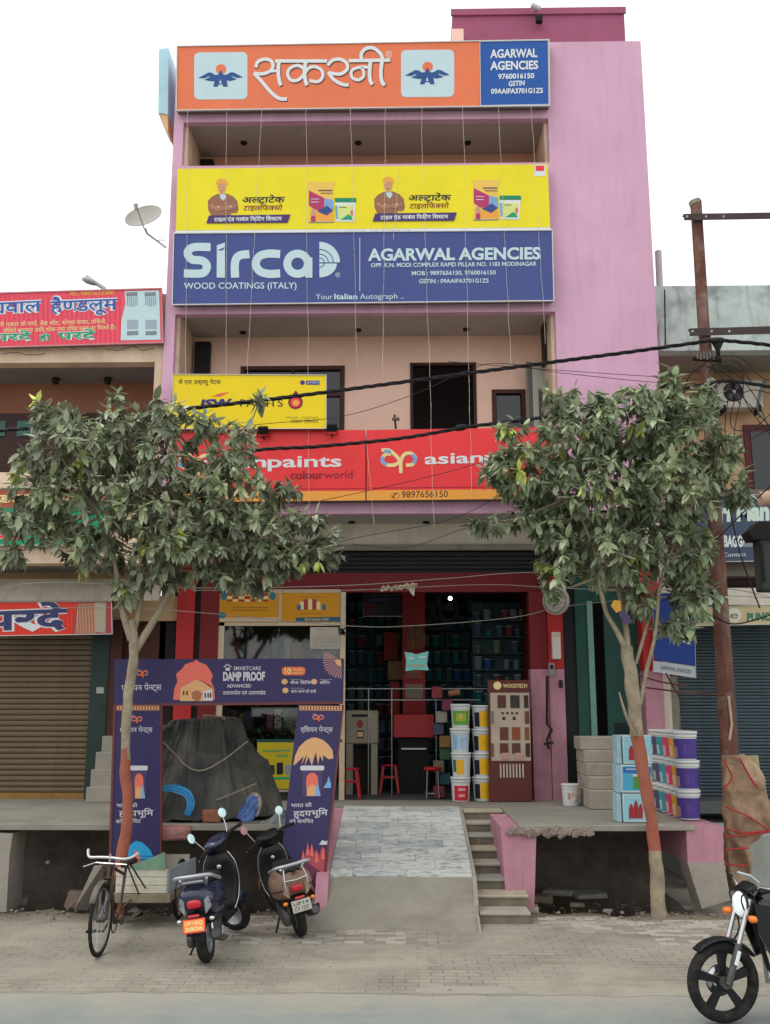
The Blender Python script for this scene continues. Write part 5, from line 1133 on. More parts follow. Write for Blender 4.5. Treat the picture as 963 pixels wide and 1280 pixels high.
for k in range(4): shape([(627+k*6, 890), (630+k*6, 890), (630+k*6, 893), (627+k*6, 893)], Y-.012, m_brown, t); 
shape([(628, 896), (632, 896), (632, 900), (628, 900)], Y-.012, m_brown, t); shape([(641, 896), (645, 896), (645, 900), (641, 900)], Y-.012, m_brown, t)
m = MB()
for k in range(8): a = P(625+k*4, 955, Y-.006); b = P(627+k*4, 972, Y-.006); fb(625+k*4, 955, 627.2+k*4, 972, Y-.008, .008, M('vent cream', '#c2b8a6', .5), t, 'vent_slat')
shape(ell(622, 857, 5, 5), Y, p_cream, t); txt('WOODTECH', 629, 859.5, 659, 859.5, 4.5, Y, p_cream, t, off=.02)
# round clock sign, meter boxes, pipes on the red pillar
t = thing('round_sign', 'round white sign projecting from the red pillar', 'sign', P(694, 768, 16.3)); q = P(695, 751, 16.2); ax = Vector((-.55, -.8, -.05)).normalized(); R_ = Matrix.Translation(q) @ ax.to_track_quat('Z', 'Y').to_matrix().to_4x4()
MB().lathe([(.001, -.06), (.215, -.06), (.23, -.03), (.23, .02), (.2, .03), (.001, .03)], 28, R_).build('disc', M('sign off white', '#a9a39b', .5, .05, 3), t)
m = MB()
for r_ in (.19,): m.torus(q+ax*.031, ax, r_, .006, 28, 5)
m.build('ring', m_dark, t)
for k in range(3): MB().obox(R_ @ Matrix.Translation((0, .05-.06*k, .034)) @ Matrix.Rotation(.4, 4, 'Z'), .22-.05*k, .016, .004).build('emblem_bar', m_dark, t)
t = thing('meter_box', 'tall white electricity box on the red pillar under the round sign', 'box', P(695, 824, 16.4)); fb(690, 790, 702, 824, 16.42, .1, M('box white', '#c9c3b8', .5, .04, 3), t, 'casing', .01); fb(691, 791, 701, 795, 16.41, .01, m_fr, t, 'cap')
t = thing('switch_box', 'small grey box on the red pillar below the white one', 'box', P(690, 845, 16.4)); fb(686, 829, 694, 845, 16.43, .08, M('box grey', '#8c8882', .5, .2, 6), t, 'casing', .008); fb(688, 831, 692, 836, 16.42, .01, m_dark, t, 'window')
t = thing('drain_pipe', 'thin rusty pipe with bends on the pink lower pillar by the entrance', 'pipe', P(686, 930, 16.4)); MB().tube([P(684, 845, 16.42), P(684, 905, 16.42), P(690, 912, 16.42), P(684, 925, 16.42), P(686, 936, 16.42)], .022, 7).build('pipe', m_dark, t); MB().tube([P(680, 930, 16.42), P(692, 928, 16.42)], .02, 6).build('branch', m_dark, t)
t = thing('switch', 'small dark switch box low on the pink pillar right of the pipe', 'switch', P(702, 945, 16.4)); fb(699, 850, 704, 860, 16.44, .05, m_dark, t, 'box')
# fuse tangle on the left frame post
t = thing('cable_knot', 'black knot of cable on the cream frame post of the shopfront', 'cable', P(428, 795, 16.45)); m = MB(); rnd = random.Random(4)
m.tube([P(427+rnd.uniform(-5, 5), 790+rnd.uniform(-6, 6), 16.45+rnd.uniform(-.06, .06)) for _ in range(16)], .014, 5); m.build('cable', m_black, t)
# ---------------------------------------------------------------- advertising gate of printed boards
m_ind = M('banner indigo', '#352f5c', .45, .08, .8, grime=.12); m_gfr = M('gate frame maroon', '#6e3a38', .5, .1, 3)
p_bw = MP('banner white', '#c9c9cf'); p_bor = MP('banner orange', '#e0703f'); p_bcream = MP('banner sand', '#d8a672')
def border(pl, x0, x1, y0, y1, t, sl=0.):
    shape([(x0, y0), (x1, y0+sl), (x1, y1+sl), (x0, y1)], pl, MP('border red', '#7c2d3a'), t, lift=.004); m = MB(); n_ = int((x1-x0)/3.6)
    for k in range(n_):
        x = x0+2+k*3.6; y = (y0+y1)/2+sl*(x-x0)/(x1-x0); shape(ell(x, y, 1.3, 2.0, 7), pl, None, None, lift=.006, mb=m)
    for yy in (y0+.5, y1-.5): stroke([(x0, yy), (x1, yy+sl)], .7, pl, m, .0065)
    m.build('border_pattern', p_bcream, t, kind='stuff')
plT = YP(12.86)
gt = thing('arch_banner', 'wide indigo printed board with onion dome house forming the top of the gate', 'banner', P(290, 880, 12.9))
q4 = [(143, 824), (430, 823), (429, 877), (143, 880)]; MB().slab([plT.hit(*p) for p in q4], (0, .05, 0)).build('face', m_ind, gt)
MB().slab([plT.hit(*p, .01) for p in ((143, 880), (429, 877), (429, 880), (143, 883))], (0, .07, 0)).build('rail', m_gfr, gt)
sc_ = lambda pts: [(140+x/3.264, 815+y/3.264) for x, y in pts]
shape(sc_([(250, 195), (255, 150), (268, 120), (262, 90), (285, 70), (300, 50), (335, 38), (345, 30), (355, 40), (385, 52), (402, 75), (412, 95), (405, 120), (418, 150), (420, 195)]), plT, p_salmon, gt, lift=.004)
shape(sc_([(278, 200), (280, 145), (345, 108), (410, 145), (412, 200)]), plT, p_bcream, gt, lift=.006); shape(sc_([(270, 150), (345, 104), (395, 128), (412, 150), (405, 140), (345, 112)]), plT, p_salmon, gt, lift=.008)
shape(sc_([(372, 198), (372, 160), (410, 150), (412, 198)]), plT, p_bw, gt, lift=.009); shape(sc_([(325, 165), (350, 155), (368, 168), (360, 195), (345, 200), (328, 190)]), plT, MP('door tan', '#a56a4a'), gt, lift=.010)
for a in (290, 304): shape(sc_([(a, 160), (a+6, 158), (a+6, 175), (a, 176)]), plT, m_brown, gt, lift=.010)
for a in (378, 390, 400): shape(sc_([(a, 168), (a+6, 166), (a+6, 186), (a, 187)]), plT, m_brown, gt, lift=.011)
ap2 = lambda ox, oy, s_: (lambda pts: [(ox+x*s_, oy+y*s_) for x, y in pts])
apm = (p_bor, MP('loop violet', '#7d7aa8'), p_bor)
ap_logo(ap2(162, 830, .085), plT, gt, 1.9, apm)
txt('एशियन पेन्ट्स', 152, 863.5, 202, 862.5, 6.5, plT, p_bw, gt, off=.005)
m = MB(); stroke(sc_([(457, 62), (472, 50), (488, 62)]), 1.3, plT, m, .005); shape(sc_([(464, 64), (482, 64), (482, 76), (464, 76)]), plT, None, None, mb=m); m.build('house_mark', p_bw, gt)
txt('SMARTCARE', *sc_([(497, 74)])[0], *sc_([(608, 74)])[0], 4.6, plT, p_bw, gt, off=.01); txt('DAMP PROOF', *sc_([(454, 116)])[0], *sc_([(625, 115)])[0], 10, plT, p_bw, gt, off=.045); txt('ADVANCED', *sc_([(470, 145)])[0], *sc_([(568, 144)])[0], 4, plT, p_bw, gt, off=.02)
txt('उत्तरप्रदेश एवं उत्तराखंड', *sc_([(452, 174)])[0], *sc_([(628, 173)])[0], 4, plT, p_bw, gt, off=.01)
shape(rrect(352.5, 833.5, 382, 844, 4), plT, p_bor, gt); txt('10', 356, 842.5, 364, 842.5, 7, plT, p_cream, gt, off=.02, lift=.006); txt('YEARS', 365.5, 838.5, 379, 838.5, 2.6, plT, p_cream, gt, lift=.006); txt('WARRANTY', 365.5, 842, 379, 842, 2, plT, p_cream, gt, lift=.006)
for cx, cy, tw in ((356, 852, 'क्रैक ब्रिजिंग'), (393, 852, 'कोटिंग'), (357, 863, 'साफ करने की कमी')):
    shape(ell(cx, cy, 4, 3.6, 8), plT, p_bcream, gt); txt(tw, cx+7, cy+3, cx+7+len(tw)*2.1, cy+3, 3.2, plT, p_bw, gt, off=.01); txt('nnnnnnn', cx+7, cy-2.2, cx+22, cy-2.2, 1.2, plT, p_bw, gt)
m = MB(); 
for k in range(14): an = radians(90+k*9); m.add([plT.hit(427, 826, .004), plT.hit(427+cos(an)*23, 826+sin(an)*22, .004), plT.hit(427+cos(an+.07)*23, 826+sin(an+.07)*22, .004)], [(0, 1, 2)])
m.build('sun_rays', MP('ray peach', '#b98a86'), gt, kind='stuff'); shape([(426, 824)]+ell(427, 825, 8, 8, 6, 90, 180), plT, p_bcream, gt, lift=.006)
def small_ap_text(pl, t, x0, y0, s_, skew=0.):
    pass
def tub(pl, t, cx, y0, y1, w_):
    shape([(cx-w_*.86, y0+5), (cx+w_*.86, y0+5), (cx+w_*.8, y1), (cx-w_*.8, y1)], pl, MP('tub violet', '#4a3f66'), t, lift=.006); shape(rrect(cx-w_, y0, cx+w_, y0+6, 2), pl, p_bw, t, lift=.008)
    h = y1-y0; shape([(cx-w_*.5, y0+h*.55)]+ell(cx, y0+h*.45, w_*.5, h*.22, 10, 180, 360)+[(cx+w_*.5, y0+h*.7), (cx-w_*.5, y0+h*.7)], pl, p_salmon, t, lift=.009)
    shape([(cx-w_*.45, y1-1), (cx-w_*.45, y0+h*.72), (cx, y0+h*.6), (cx+w_*.45, y0+h*.72), (cx+w_*.45, y1-1)], pl, p_bcream, t, lift=.011); shape([(cx+w_*.2, y1-1), (cx+w_*.45, y0+h*.5), (cx+w_*.7, y1-1)], pl, p_lblue, t, lift=.013)
# left leg
plL = YP(12.84)
gl_ = thing('banner_stand', 'upright indigo printed board standing at the left behind the orange painted trunk', 'banner', P(172, 1075, 12.84))
MB().slab([plL.hit(*p) for p in ((145, 881), (201, 881), (199.5, 1085), (137, 1085))], (0, .05, 0)).build('face', m_ind, gl_)
MB().slab([plL.hit(*p, .01) for p in ((142, 881), (145, 881), (137, 1140), (134, 1140))], (0, .07, 0)).build('post', m_gfr, gl_); MB().slab([plL.hit(*p, .01) for p in ((201, 881), (202.5, 881), (201, 1120), (199.5, 1120))], (0, .07, 0)).build('post', m_gfr, gl_)
border(plL, 145.5, 200, 882, 888, gl_)
ap_logo(ap2(156, 888, .08), plL, gl_, 1.8, apm); txt('एशियन पेन्ट्स', 150, 915.5, 191, 915, 5.5, plL, p_bw, gl_, off=.005); tub(plL, gl_, 174, 957, 999, 11)
txt('भारत की', 146, 1009, 172, 1009, 4, plL, p_bw, gl_, off=.01); txt('हृदयभूमि', 149, 1020.5, 192, 1019.5, 6.6, plL, p_bw, gl_, off=.012); txt('को समर्पित', 145, 1029, 176, 1028.5, 4, plL, p_bw, gl_, off=.01)
shape([(155, 1085), (156, 1068), (163, 1056), (170, 1051), (178, 1053), (188, 1062), (192, 1072), (195, 1085)], plL, p_sky, gl_, lift=.004); shape([(162, 1085), (166, 1070), (170, 1062), (175, 1070), (179, 1085)], plL, p_salmon, gl_, lift=.006)
for yy in (1070, 1074): m = MB(); stroke([(176, yy), (191, yy+.5)], .8, plL, m, .007); m.build('wave_line', p_blue, gl_)
# right leg, leaning
pc = P(392, 1000, 12.72); plR = Plane(pc, (.12, -1, .10))
gr = thing('banner_stand', 'leaning indigo printed board between the heap and the ramp, right leg of the gate', 'banner', P(382, 1110, 12.6))
MB().slab([plR.hit(*p) for p in ((373, 881), (428.5, 882), (403, 1122), (353, 1058))], -plR.n*.045).build('face', m_ind, gr)
m = MB()
for a in (((428.5, 881), (430.5, 881), (405, 1124), (402, 1120)),): m.slab([plR.hit(*p, .01) for p in a], -plR.n*.06)
m.build('post', m_gfr, gr); border(plR, 374, 428, 882, 888, gr, .5)
ap_logo(ap2(383, 886, .08), plR, gr, 1.8, apm); txt('एशियन पेन्ट्स', 376, 915, 416, 915, 5.5, plR, p_bw, gr, off=.005)
shape([(367, 957), (369, 945), (374, 934), (382, 926), (390, 922), (396, 922), (404, 925), (411, 931), (416, 938), (417, 948), (411, 949), (404, 944), (404, 952), (400, 944), (398, 956), (395, 940), (390, 957), (386, 946), (381, 958), (384, 942), (377, 956), (380, 945), (370, 955)], plR, p_bcream, gr, lift=.004)
tub(plR, gr, 390.5, 957, 996, 15); shape([(404, 985), (409, 978), (411, 970), (414, 980), (414, 985)], plR, p_lblue, gr, lift=.006)
txt('भारत की', 364, 1009, 390, 1008.5, 4, plR, p_bw, gr, off=.01); txt('हृदयभूमि', 367, 1021, 410, 1019, 6.6, plR, p_bw, gr, off=.012); txt('को समर्पित', 362, 1029, 392, 1028.5, 4, plR, p_bw, gr, off=.01)
shape([(376, 1078), (379, 1062), (381, 1070), (385, 1053), (387, 1064), (390, 1054), (393, 1066), (396, 1062), (399, 1070), (403, 1058), (407, 1062), (406, 1080), (402, 1112), (388, 1100), (376, 1086)], plR, MP('spire rose', '#b04a58'), gr, lift=.004)
for x, y in ((379, 1062), (385, 1053), (390, 1054), (396, 1062), (404, 1058)): shape([(x-2.4, y+16), (x, y), (x+2.4, y+16)], plR, p_salmon, gr, lift=.007)
shape([(370, 1082), (384, 1078), (402, 1090), (400, 1112), (384, 1098)], plR, MP('spire plum', '#6b3050'), gr, lift=.008); shape([(399, 1056), (403, 1050), (408, 1052), (411, 1048), (411, 1056)], plR, p_bw, gr, lift=.006)
MB().slab([plR.hit(*p, .0) for p in ((376, 1084), (404, 1118), (402, 1126), (372, 1090))], -plR.n*.08).build('torn_foot', MP('torn rose', '#a0586a'), gr)
# ---------------------------------------------------------------- tarpaulin heap
def cloth(name, fn, nu, nv, mat, par):
    V = [fn(i/nu, j/nv) for j in range(nv+1) for i in range(nu+1)]; m = MB(); m.smooth = True
    m.add(V, [(j*(nu+1)+i, j*(nu+1)+i+1, (j+1)*(nu+1)+i+1, (j+1)*(nu+1)+i) for j in range(nv) for i in range(nu)]); return m.build(name, mat, par)
m_tarp = M('grey tarpaulin', '#3a3b39', .65, .2, 2.0, .25, grime=.4, gcol='#7d7868', streak=.35, sv=(2, 2, .7))
hp = thing('covered_heap', 'big heap of goods under a dusty grey tarpaulin on the left platform', 'heap', P(275, 1020, 13.9)); cx = XX(268, 980, 13.9); 
import numpy as np
cx = XX(250, 980, 13.9); GX, GY = 230, 120; WX, WY = 1.16, .78      # a sheet let down over boxes until it hangs taut between their corners
gx = np.linspace(-WX, WX, GX); gy = np.linspace(-WY, WY, GY); GXm, GYm = np.meshgrid(gx, gy)
obs = np.zeros((GY, GX))
for ox, oy, hw, hd, hh, an, sl_ in ((-.42, .0, .30, .26, 1.16, .2, -.1), (.05, .02, .3, .34, 1.27, -.3, .05), (.42, .05, .18, .24, 1.0, .25, -.4), (-.8, .0, .2, .25, .92, 0, .2), (.66, .1, .16, .2, .82, .4, -.6), (-.15, -.34, .14, .12, .78, .5, 0), (.36, -.3, .12, .12, .6, .2, 0), (-.62, -.33, .13, .1, .55, -.4, 0)):
    lx = (GXm-ox)*cos(an)+(GYm-oy)*sin(an); ly = -(GXm-ox)*sin(an)+(GYm-oy)*cos(an); ins = (abs(lx) < hw) & (abs(ly) < hd); obs = np.maximum(obs, np.where(ins, hh+sl_*lx, 0))
edge = (GXm/WX)**2+(GYm/WY)**2 > .985; Z = obs.copy()
for it in range(3000):
    A = (np.roll(Z, 1, 0)+np.roll(Z, -1, 0)+np.roll(Z, 1, 1)+np.roll(Z, -1, 1))/4-.00005; Z = np.maximum(np.maximum(A, obs), 0); Z[edge] = 0; Z[0] = Z[-1] = 0; Z[:, 0] = Z[:, -1] = 0
hm = MB(); hm.smooth = True; V = []
gz = np.gradient(Z); sx_ = gz[1]/(gx[1]-gx[0]); sy_ = gz[0]/(gy[1]-gy[0])
for j in range(GY):
    for i in range(GX):
        x, y, z = float(gx[i]), float(gy[j]), float(Z[j, i]); dx, dy = -float(sx_[j, i]), -float(sy_[j, i]); l = math.hypot(dx, dy); st_ = min(1, l/1.2)
        if l > 1e-4: dx /= l; dy /= l
        an = math.atan2(y, x*.7)
        rg = 1-abs(mnoise.noise((an*5+mnoise.noise((x*2, y*2, z))*.8, z*.6, 3)))*2.6; r2 = 1-abs(mnoise.noise((an*11, z*1.6+9, 1)))*2.6; r3 = 1-abs(mnoise.noise((x*5, y*5, z*3)))*2.2
        f = (.06*max(rg, -.3)+.022*max(r2, -.3))*st_*min(1, z*3+.25)+.014*r3
        V.append((cx+x+dx*f, 13.95+y+dy*f*.9, ZP+.014+z+.02*r3*(1-st_)+(.03*max(0, r3) if z < .02 else 0)))
hm.add(V, [(j*GX+i, j*GX+i+1, (j+1)*GX+i+1, (j+1)*GX+i) for j in range(GY-1) for i in range(GX-1) if not (Z[j, i] <= 0 and Z[j+1, i+1] <= 0 and Z[j, i+1] <= 0 and ((gx[i]/WX)**2+(gy[j]/WY)**2) > 1.02+.06*mnoise.noise((gx[i]*6, gy[j]*6, 0)))])
hm.build('tarpaulin', m_tarp, hp)
for pts in ([(215, 925), (262, 960), (318, 925)], [(222, 985), (262, 1000), (330, 975)]): MB().tube([P(x, y, 13.95)+Vector((0, -.56-.12*(y > 950), 0)) for x, y in smoothp(pts, 8)], .009, 5).build('rope', M('rope', '#8a8270', .9), hp)
MB().obox(Matrix.Translation(P(268, 897, 13.75)) @ Matrix.Rotation(.2, 4, 'Z') @ Matrix.Rotation(.1, 4, 'Y'), .3, .2, .06, .01).build('plank', M('faded plank', '#8d7a70', .9, .15, 5), hp)
pass
def rag(name, label, pts, Y, col, cat='cloth', th=.03, amp=.03):
    t = thing(name, label, cat, P(*pts[-1], Y)); rnd = random.Random(len(label)); n_ = len(pts)//2
    A, B = smoothp(pts[:n_], 5), smoothp(list(reversed(pts[n_:])), 5)
    def fn(u, v):
        i = min(int(u*(len(A)-1)), len(A)-1); j = min(int(u*(len(B)-1)), len(B)-1); a, b = A[i], B[j]; q = P(a[0]+(b[0]-a[0])*v, a[1]+(b[1]-a[1])*v, Y); q.y -= amp*abs(sin(v*9+u*5))+.03*mnoise.noise(q*8); return q
    cloth('cloth', fn, 20, 10, M('cloth '+col, col, .8, .15, 5, grime=.2), t); return t
rag('plastic_sheet', 'bright blue plastic sheet folded over the left foot of the heap', [(203, 983), (222, 980), (238, 988), (244, 1005), (238, 1020), (230, 1018), (234, 1003), (226, 993), (210, 989), (203, 990)], 13.08, '#3f8fc4')
rag('sack', 'blue and white patterned sack poking out from the right foot of the heap', [(296, 1020), (305, 1005), (312, 994), (322, 996), (322, 1014), (316, 1026), (305, 1026), (298, 1024)], 13.1, '#5470a4')
rag('sack', 'pale pink grey bundle beside the blue patterned sack', [(310, 996), (318, 990), (326, 994), (328, 1006), (322, 1020), (312, 1020)], 13.12, '#b0a4a0')
def rock(name, label, px, py, Y, sx, sy, sz, col, rz=0, cat='stone', z=None, group=None):
    q = P(px, py, Y) if z is None else G(px, py, z); rnd = random.Random(int(px*7+py)); m = MB(); t = MB(); t.box(-sx/2, -sy/2, 0, sx/2, sy/2, sz, min(sx, sy, sz)*.18)
    V = [Vector(v)+Vector((mnoise.noise(Vector(v)*6+Vector((px, py, 0))), mnoise.noise(Vector(v)*6+Vector((py, px, 0))), mnoise.noise(Vector(v)*6+Vector((0, px, py)))))*min(sx, sy, sz)*.35 for v in t.v]; t.v = V
    m.merge(t, Matrix.Translation(q) @ Matrix.Rotation(rz, 4, 'Z')); return tag(m.build(name, M('stone '+col, col, .92, .2, 5, .5, grime=.35)), label, cat, group)
rock('brick_slab', 'upright brown terracotta slab at the left foot of the heap', 222, 1024, 13.25, .22, .1, .34, '#6e463a', .2, 'brick', z=ZP-.0)
rock('stone_piece', 'rounded white lump left of the brown terracotta slab', 205, 1025, 13.2, .2, .14, .12, '#a09c94', .1, z=ZP)
rock('brick_slab', 'flat brown block just behind the blue scooter mirror', 266, 1028, 13.15, .24, .14, .16, '#8a5a44', .1, 'brick', z=ZP)
rock('brick_slab', 'pinkish long stone beam under the left edge of the heap', 212, 1049, 12.95, .52, .14, .15, '#9a6f66', 0, 'stone')
rag('plastic_sheet', 'pale grey sheet lying at the right foot of the heap by the leaning board', [(322, 1030), (338, 1022), (352, 1012), (358, 1018), (358, 1034), (340, 1034)], 13.1, '#9aa39e')
# ---------------------------------------------------------------- things on the right platform
t = put_bucket(bucket_proto(.135, .32, [(-35, 35, .25, .75, '#d6d2c4'), (-12, 10, .4, .6, '#c0392b'), (15, 40, .2, .5, '#4c8a8c'), (-35, -15, .3, .6, '#c9a0a0')]), G(714, 1007, ZP+.002), 'single white paint bucket standing alone on the platform before the green door', None, .1)
bs = thing('block_stack', 'staircase of stacked grey concrete blocks before the green door', 'steps', P(760, 1006, 15.2)); m_blk = M('block concrete', '#a39b8e', .9, .1, 2.5, .3, grime=.4, gcol='#655c4f')
for i, (x0, ya, yb_) in enumerate(((738, 988, 1006), (737, 971, 987.5), (734, 954, 970.5), (731, 938, 953.5), (726, 921, 937.5))):
    a = P(x0, ya, 15.0+i*.14); b = P(828, yb_, 15.0+i*.14); z0 = ZP+.002 if i == 0 else zprev; MB().box(a.x, 15.0+i*.14, z0, b.x, 16.2, a.z, .012).build('block', m_blk, bs); zprev = a.z+.001
def carton(x0, x1, ya, yb_, Y, label, kind):
    q = P((x0+x1)/2, yb_, Y); t = thing('carton', label, 'carton', q, 'printed cartons stacked on the platform'); a = P(x0, ya, Y); b = P(x1, yb_, Y)
    MB().box(a.x, Y, b.z, b.x, Y+.3, a.z, .006).build('box', M('carton white', '#b9cdd0', .55, .05, 3), t); pl = YP(Y)
    shape([(x0+1.5, ya+2), (x1-1.5, ya+2), (x1-1.5, yb_-3), (x0+1.5, yb_-3)], pl, MP('carton sky', '#4aa3c4') if kind else MP('carton aqua', '#8cc4d0'), t, lift=.003); w_ = x1-x0; h = yb_-ya
    if kind == 1:
        shape([(x0+2, ya+3), (x1-2, ya+3), (x1-2, ya+h*.35), (x0+2, ya+h*.28)], pl, MP('carton deep blue', '#2b6fae'), t, lift=.005)
        shape([(x0+w_*.38, ya+h*.4), (x0+w_*.78, ya+h*.4), (x0+w_*.76, yb_-5), (x0+w_*.4, yb_-5)], pl, MP('tub leaf green', '#4f8f3e'), t, lift=.006); shape([(x0+w_*.36, ya+h*.33), (x0+w_*.8, ya+h*.33), (x0+w_*.8, ya+h*.42), (x0+w_*.36, ya+h*.42)], pl, p_bw, t, lift=.008)
    else:
        for dx, hh in ((.2, .5), (.36, .62), (.52, .5)): shape([(x0+w_*dx, yb_-5), (x0+w_*dx, yb_-5-h*hh*.7), (x0+w_*(dx+.05), yb_-5-h*hh), (x0+w_*(dx+.1), yb_-5-h*hh), (x0+w_*(dx+.15), yb_-5-h*hh*.7), (x0+w_*(dx+.15), yb_-5)], pl, MP('bottle red', '#9c2f36'), t, lift=.006+dx*.002)
        shape([(x0+w_*.72, yb_-4), (x0+w_*.84, yb_-h*.4), (x0+w_*.95, yb_-4)], pl, p_bw, t, lift=.006)
    m = MB(); stroke([(x0+6, ya+5.5), (x0+w_*.55, ya+5.5)], 1.4, pl, m, .010); m.build('title_bar', p_bw, t)
YC = 13.25
carton(779, 816, 919, 955, YC, 'top carton of the stack with printed red bottles behind the right tree', 0); carton(777, 816, 956, 991, YC-.01, 'middle carton of the stack with a printed green tub', 1); carton(779, 816, 992, 1028, YC, 'bottom carton of the stack with printed red bottles', 0)
for i, (ya, yb_) in enumerate(((919, 955), (956, 991), (992, 1028))):
    a = P(771, ya, YC+.06); b = P(778, yb_, YC+.06); o = tag(MB().box(a.x, YC+.06, b.z, b.x, YC+.34, a.z, .006).build('carton', M('carton side blue', '#9fc0cf', .55, .15, 12)), ['narrow blue carton edge left of the top carton', 'narrow blue carton edge left of the middle carton', 'narrow blue carton edge left of the bottom carton'][i], 'carton', 'cartons turned sideways')
# paint buckets three high, rows running back
Bp = [mk([(-95, 95, .05, .74, c), (-10, 25, .2, .55, c2), (-95, -50, .1, .45, c3)]) for c, c2, c3 in (('#4c3a86', '#6d5aa5', '#c9b0c4'), ('#dd9a2c', '#e8b85a', '#e8e0cc'), ('#d0486c', '#e2788f', '#f0d8d8'), ('#3e94a0', '#74b7b8', '#e0eaea'), ('#56506c', '#8a86a0', '#d8d4dc'))]
ords = ['nearest', 'second', 'third', 'fourth', 'farthest']; cols_ = ['purple', 'orange', 'pink', 'turquoise', 'grey violet']
hgt = .375
for tier in range(3):
    for k in range(5):
        q0 = G(862-2.5*tier*0, 1024, ZP+.002); Y = q0.y+k*.33; x = XX(862-k*8.2+(1.0 if tier == 1 else 0), 1000, Y) if k else q0.x
        put_bucket(Bp[k], Vector((x+(.012 if tier == 1 else 0), Y, ZP+.003+tier*(hgt+.002))), '%s labelled bucket, %s in its row, %s layer, beside the rusty pole' % (cols_[k], ords[k], ['bottom', 'middle', 'top'][tier]), 'coloured paint buckets in rows by the pole', -.25)
# ---------------------------------------------------------------- rusty pole
YPO = 14.0
po = thing('utility_pole', 'leaning rusty iron pole with two crossarms at the right', 'pole', P(915, 1100, YPO)); m_rust = M('rusty pole', '#6e463c', .8, .3, 3, .4, grime=.9, gcol='#8d8478', streak=.5)
MB().tube([P(*q, YPO) for q in ((870, 252), (875, 330), (880, 411), (884, 452), (889, 560), (895, 660), (901, 760), (908, 880), (915, 1000), (922, 1112))], [.085, .085, .087, .088, .092, .1, .11, .115, .12, .125], 14).build('pole', m_rust, po)
MB().tube([P(868, 251, YPO), P(870, 256, YPO)], .09, 12).build('cap', m_conc, po)
for i, (x0, y0, x1, y1, h) in enumerate(((855, 268.5, 1010, 266, .085), (862, 412, 1010, 408, .095))):
    a, b = P(x0, y0, YPO-.14), P(x1, y1, YPO-.14); o = MB().slab([a+Vector((0, 0, -h)), b+Vector((0, 0, -h)), b+Vector((0, 0, h*.2)), a+Vector((0, 0, h*.2))], (0, .012, 0)).slab([a+Vector((0, .0125, h*.2-.012)), b+Vector((0, .0125, h*.2-.012)), b+Vector((0, .0125, h*.2)), a+Vector((0, .0125, h*.2))], (0, .07, 0)).build('crossarm', M('crossarm iron', '#4c3f3e', .75, .2, 4, .2, grime=.4), po)
    for dx in (4, 28, 50): MB().tube([P(x0+dx, y0+2, YPO-.142), P(x0+dx, y0+2, YPO-.15)], .018, 8).build('hole', M('hole pale', '#c9c6c0', .7), o)
m = MB(); rnd = random.Random(8)
for k in range(6): q = P(872+k*4, 444+(k % 2), YPO-.12); m.tube([q+Vector((0, 0, -.06)), q+Vector((0, 0, .05))], .02, 6)
MB().tube([P(866, 448, YPO-.1), P(902, 450, YPO-.1)], .035, 7).build('insulator_bar', m_dark, po); m.build('insulators', M('insulator grey', '#6f6a62', .6), po, kind='stuff')
q = P(897, 428, YPO-.15); MB().loft([(q+Vector((0, 0, .06)), (.1, 0, 0), (0, .05, 0)), (q, (.09, 0, 0), (0, .05, 0)), (q-Vector((0, 0, .12)), (.03, 0, 0), (0, .03, 0)), (q-Vector((0, 0, .2)), (.025, 0, 0), (0, .03, 0))], 10).build('clamp', m_dark, po)
MB().tube([P(889, 476, YPO-.1), P(896, 520, YPO-.1)], .05, 8).build('cable_box', m_dark, po); MB().ball(P(889, 476, YPO-.12), .07, .06, .04).build('cap', m_conc, po)
MB().tube([P(911, 870, YPO-.13), P(915, 905, YPO-.14), P(912, 925, YPO-.13)], .018, 6).build('rag_strip', M('pale rag', '#b5a98c', .9), po)
# sacking wrapped round the pole foot
t = thing('wrapped_sacking', 'brown sacking tied with red straps round the foot of the rusty pole', 'sacking', P(925, 1100, 13.8)); m_sack = M('sacking', '#a88f76', .92, .3, 4, .4, grime=.8, gcol='#6e4f40')
prof = [(945, 12, 915), (955, 20, 921), (985, 27, 930), (1015, 30, 934), (1040, 27, 931), (1052, 17, 922), (1075, 16, 921), (1098, 14, 922), (1104, 13, 921)]; rnd = random.Random(6)
secs = []
for yy, w_, cxp in prof: 
    c_ = P(cxp, yy, 13.85); secs.append((c_, (w_/92, 0, 0), (0, .16 if w_ > 18 else .15, 0), 2.6))
S2 = []
for (c0, a0, b0, e0), (c1, a1, b1, e1) in zip(secs, secs[1:]):
    for k in range(5): u = k/5; S2.append((c0.lerp(c1, u), Vector(a0).lerp(Vector(a1), u), Vector(b0).lerp(Vector(b1), u), e0))
S2.append(secs[-1])
mm_ = MB(); mm_.loft(S2, 40); mm_.v = [tuple(Vector(v)+Vector((mnoise.noise(Vector(v)*7), mnoise.noise(Vector(v)*7+Vector((5, 0, 0))), mnoise.noise(Vector(v)*5+Vector((0, 5, 0)))))*.045+Vector((0, -1, 0))*.10*(1-abs(mnoise.noise((v[0]*5+v[2]*1.2, 3, v[2]*1.1)))*2.4)) for v in mm_.v]; mm_.build('sacking', m_sack, t)
MB().slab([P(*p, 13.75) for p in ((922, 945), (948, 944), (953, 985), (963, 1003), (962, 1010), (948, 1006), (930, 975))], (0, .02, 0)).build('flap', M('pale board', '#a59c7c', .85, .1, 4, .3, grime=.35), t)
m_strap = M('red strap', '#b03a34', .5, .1, 5)
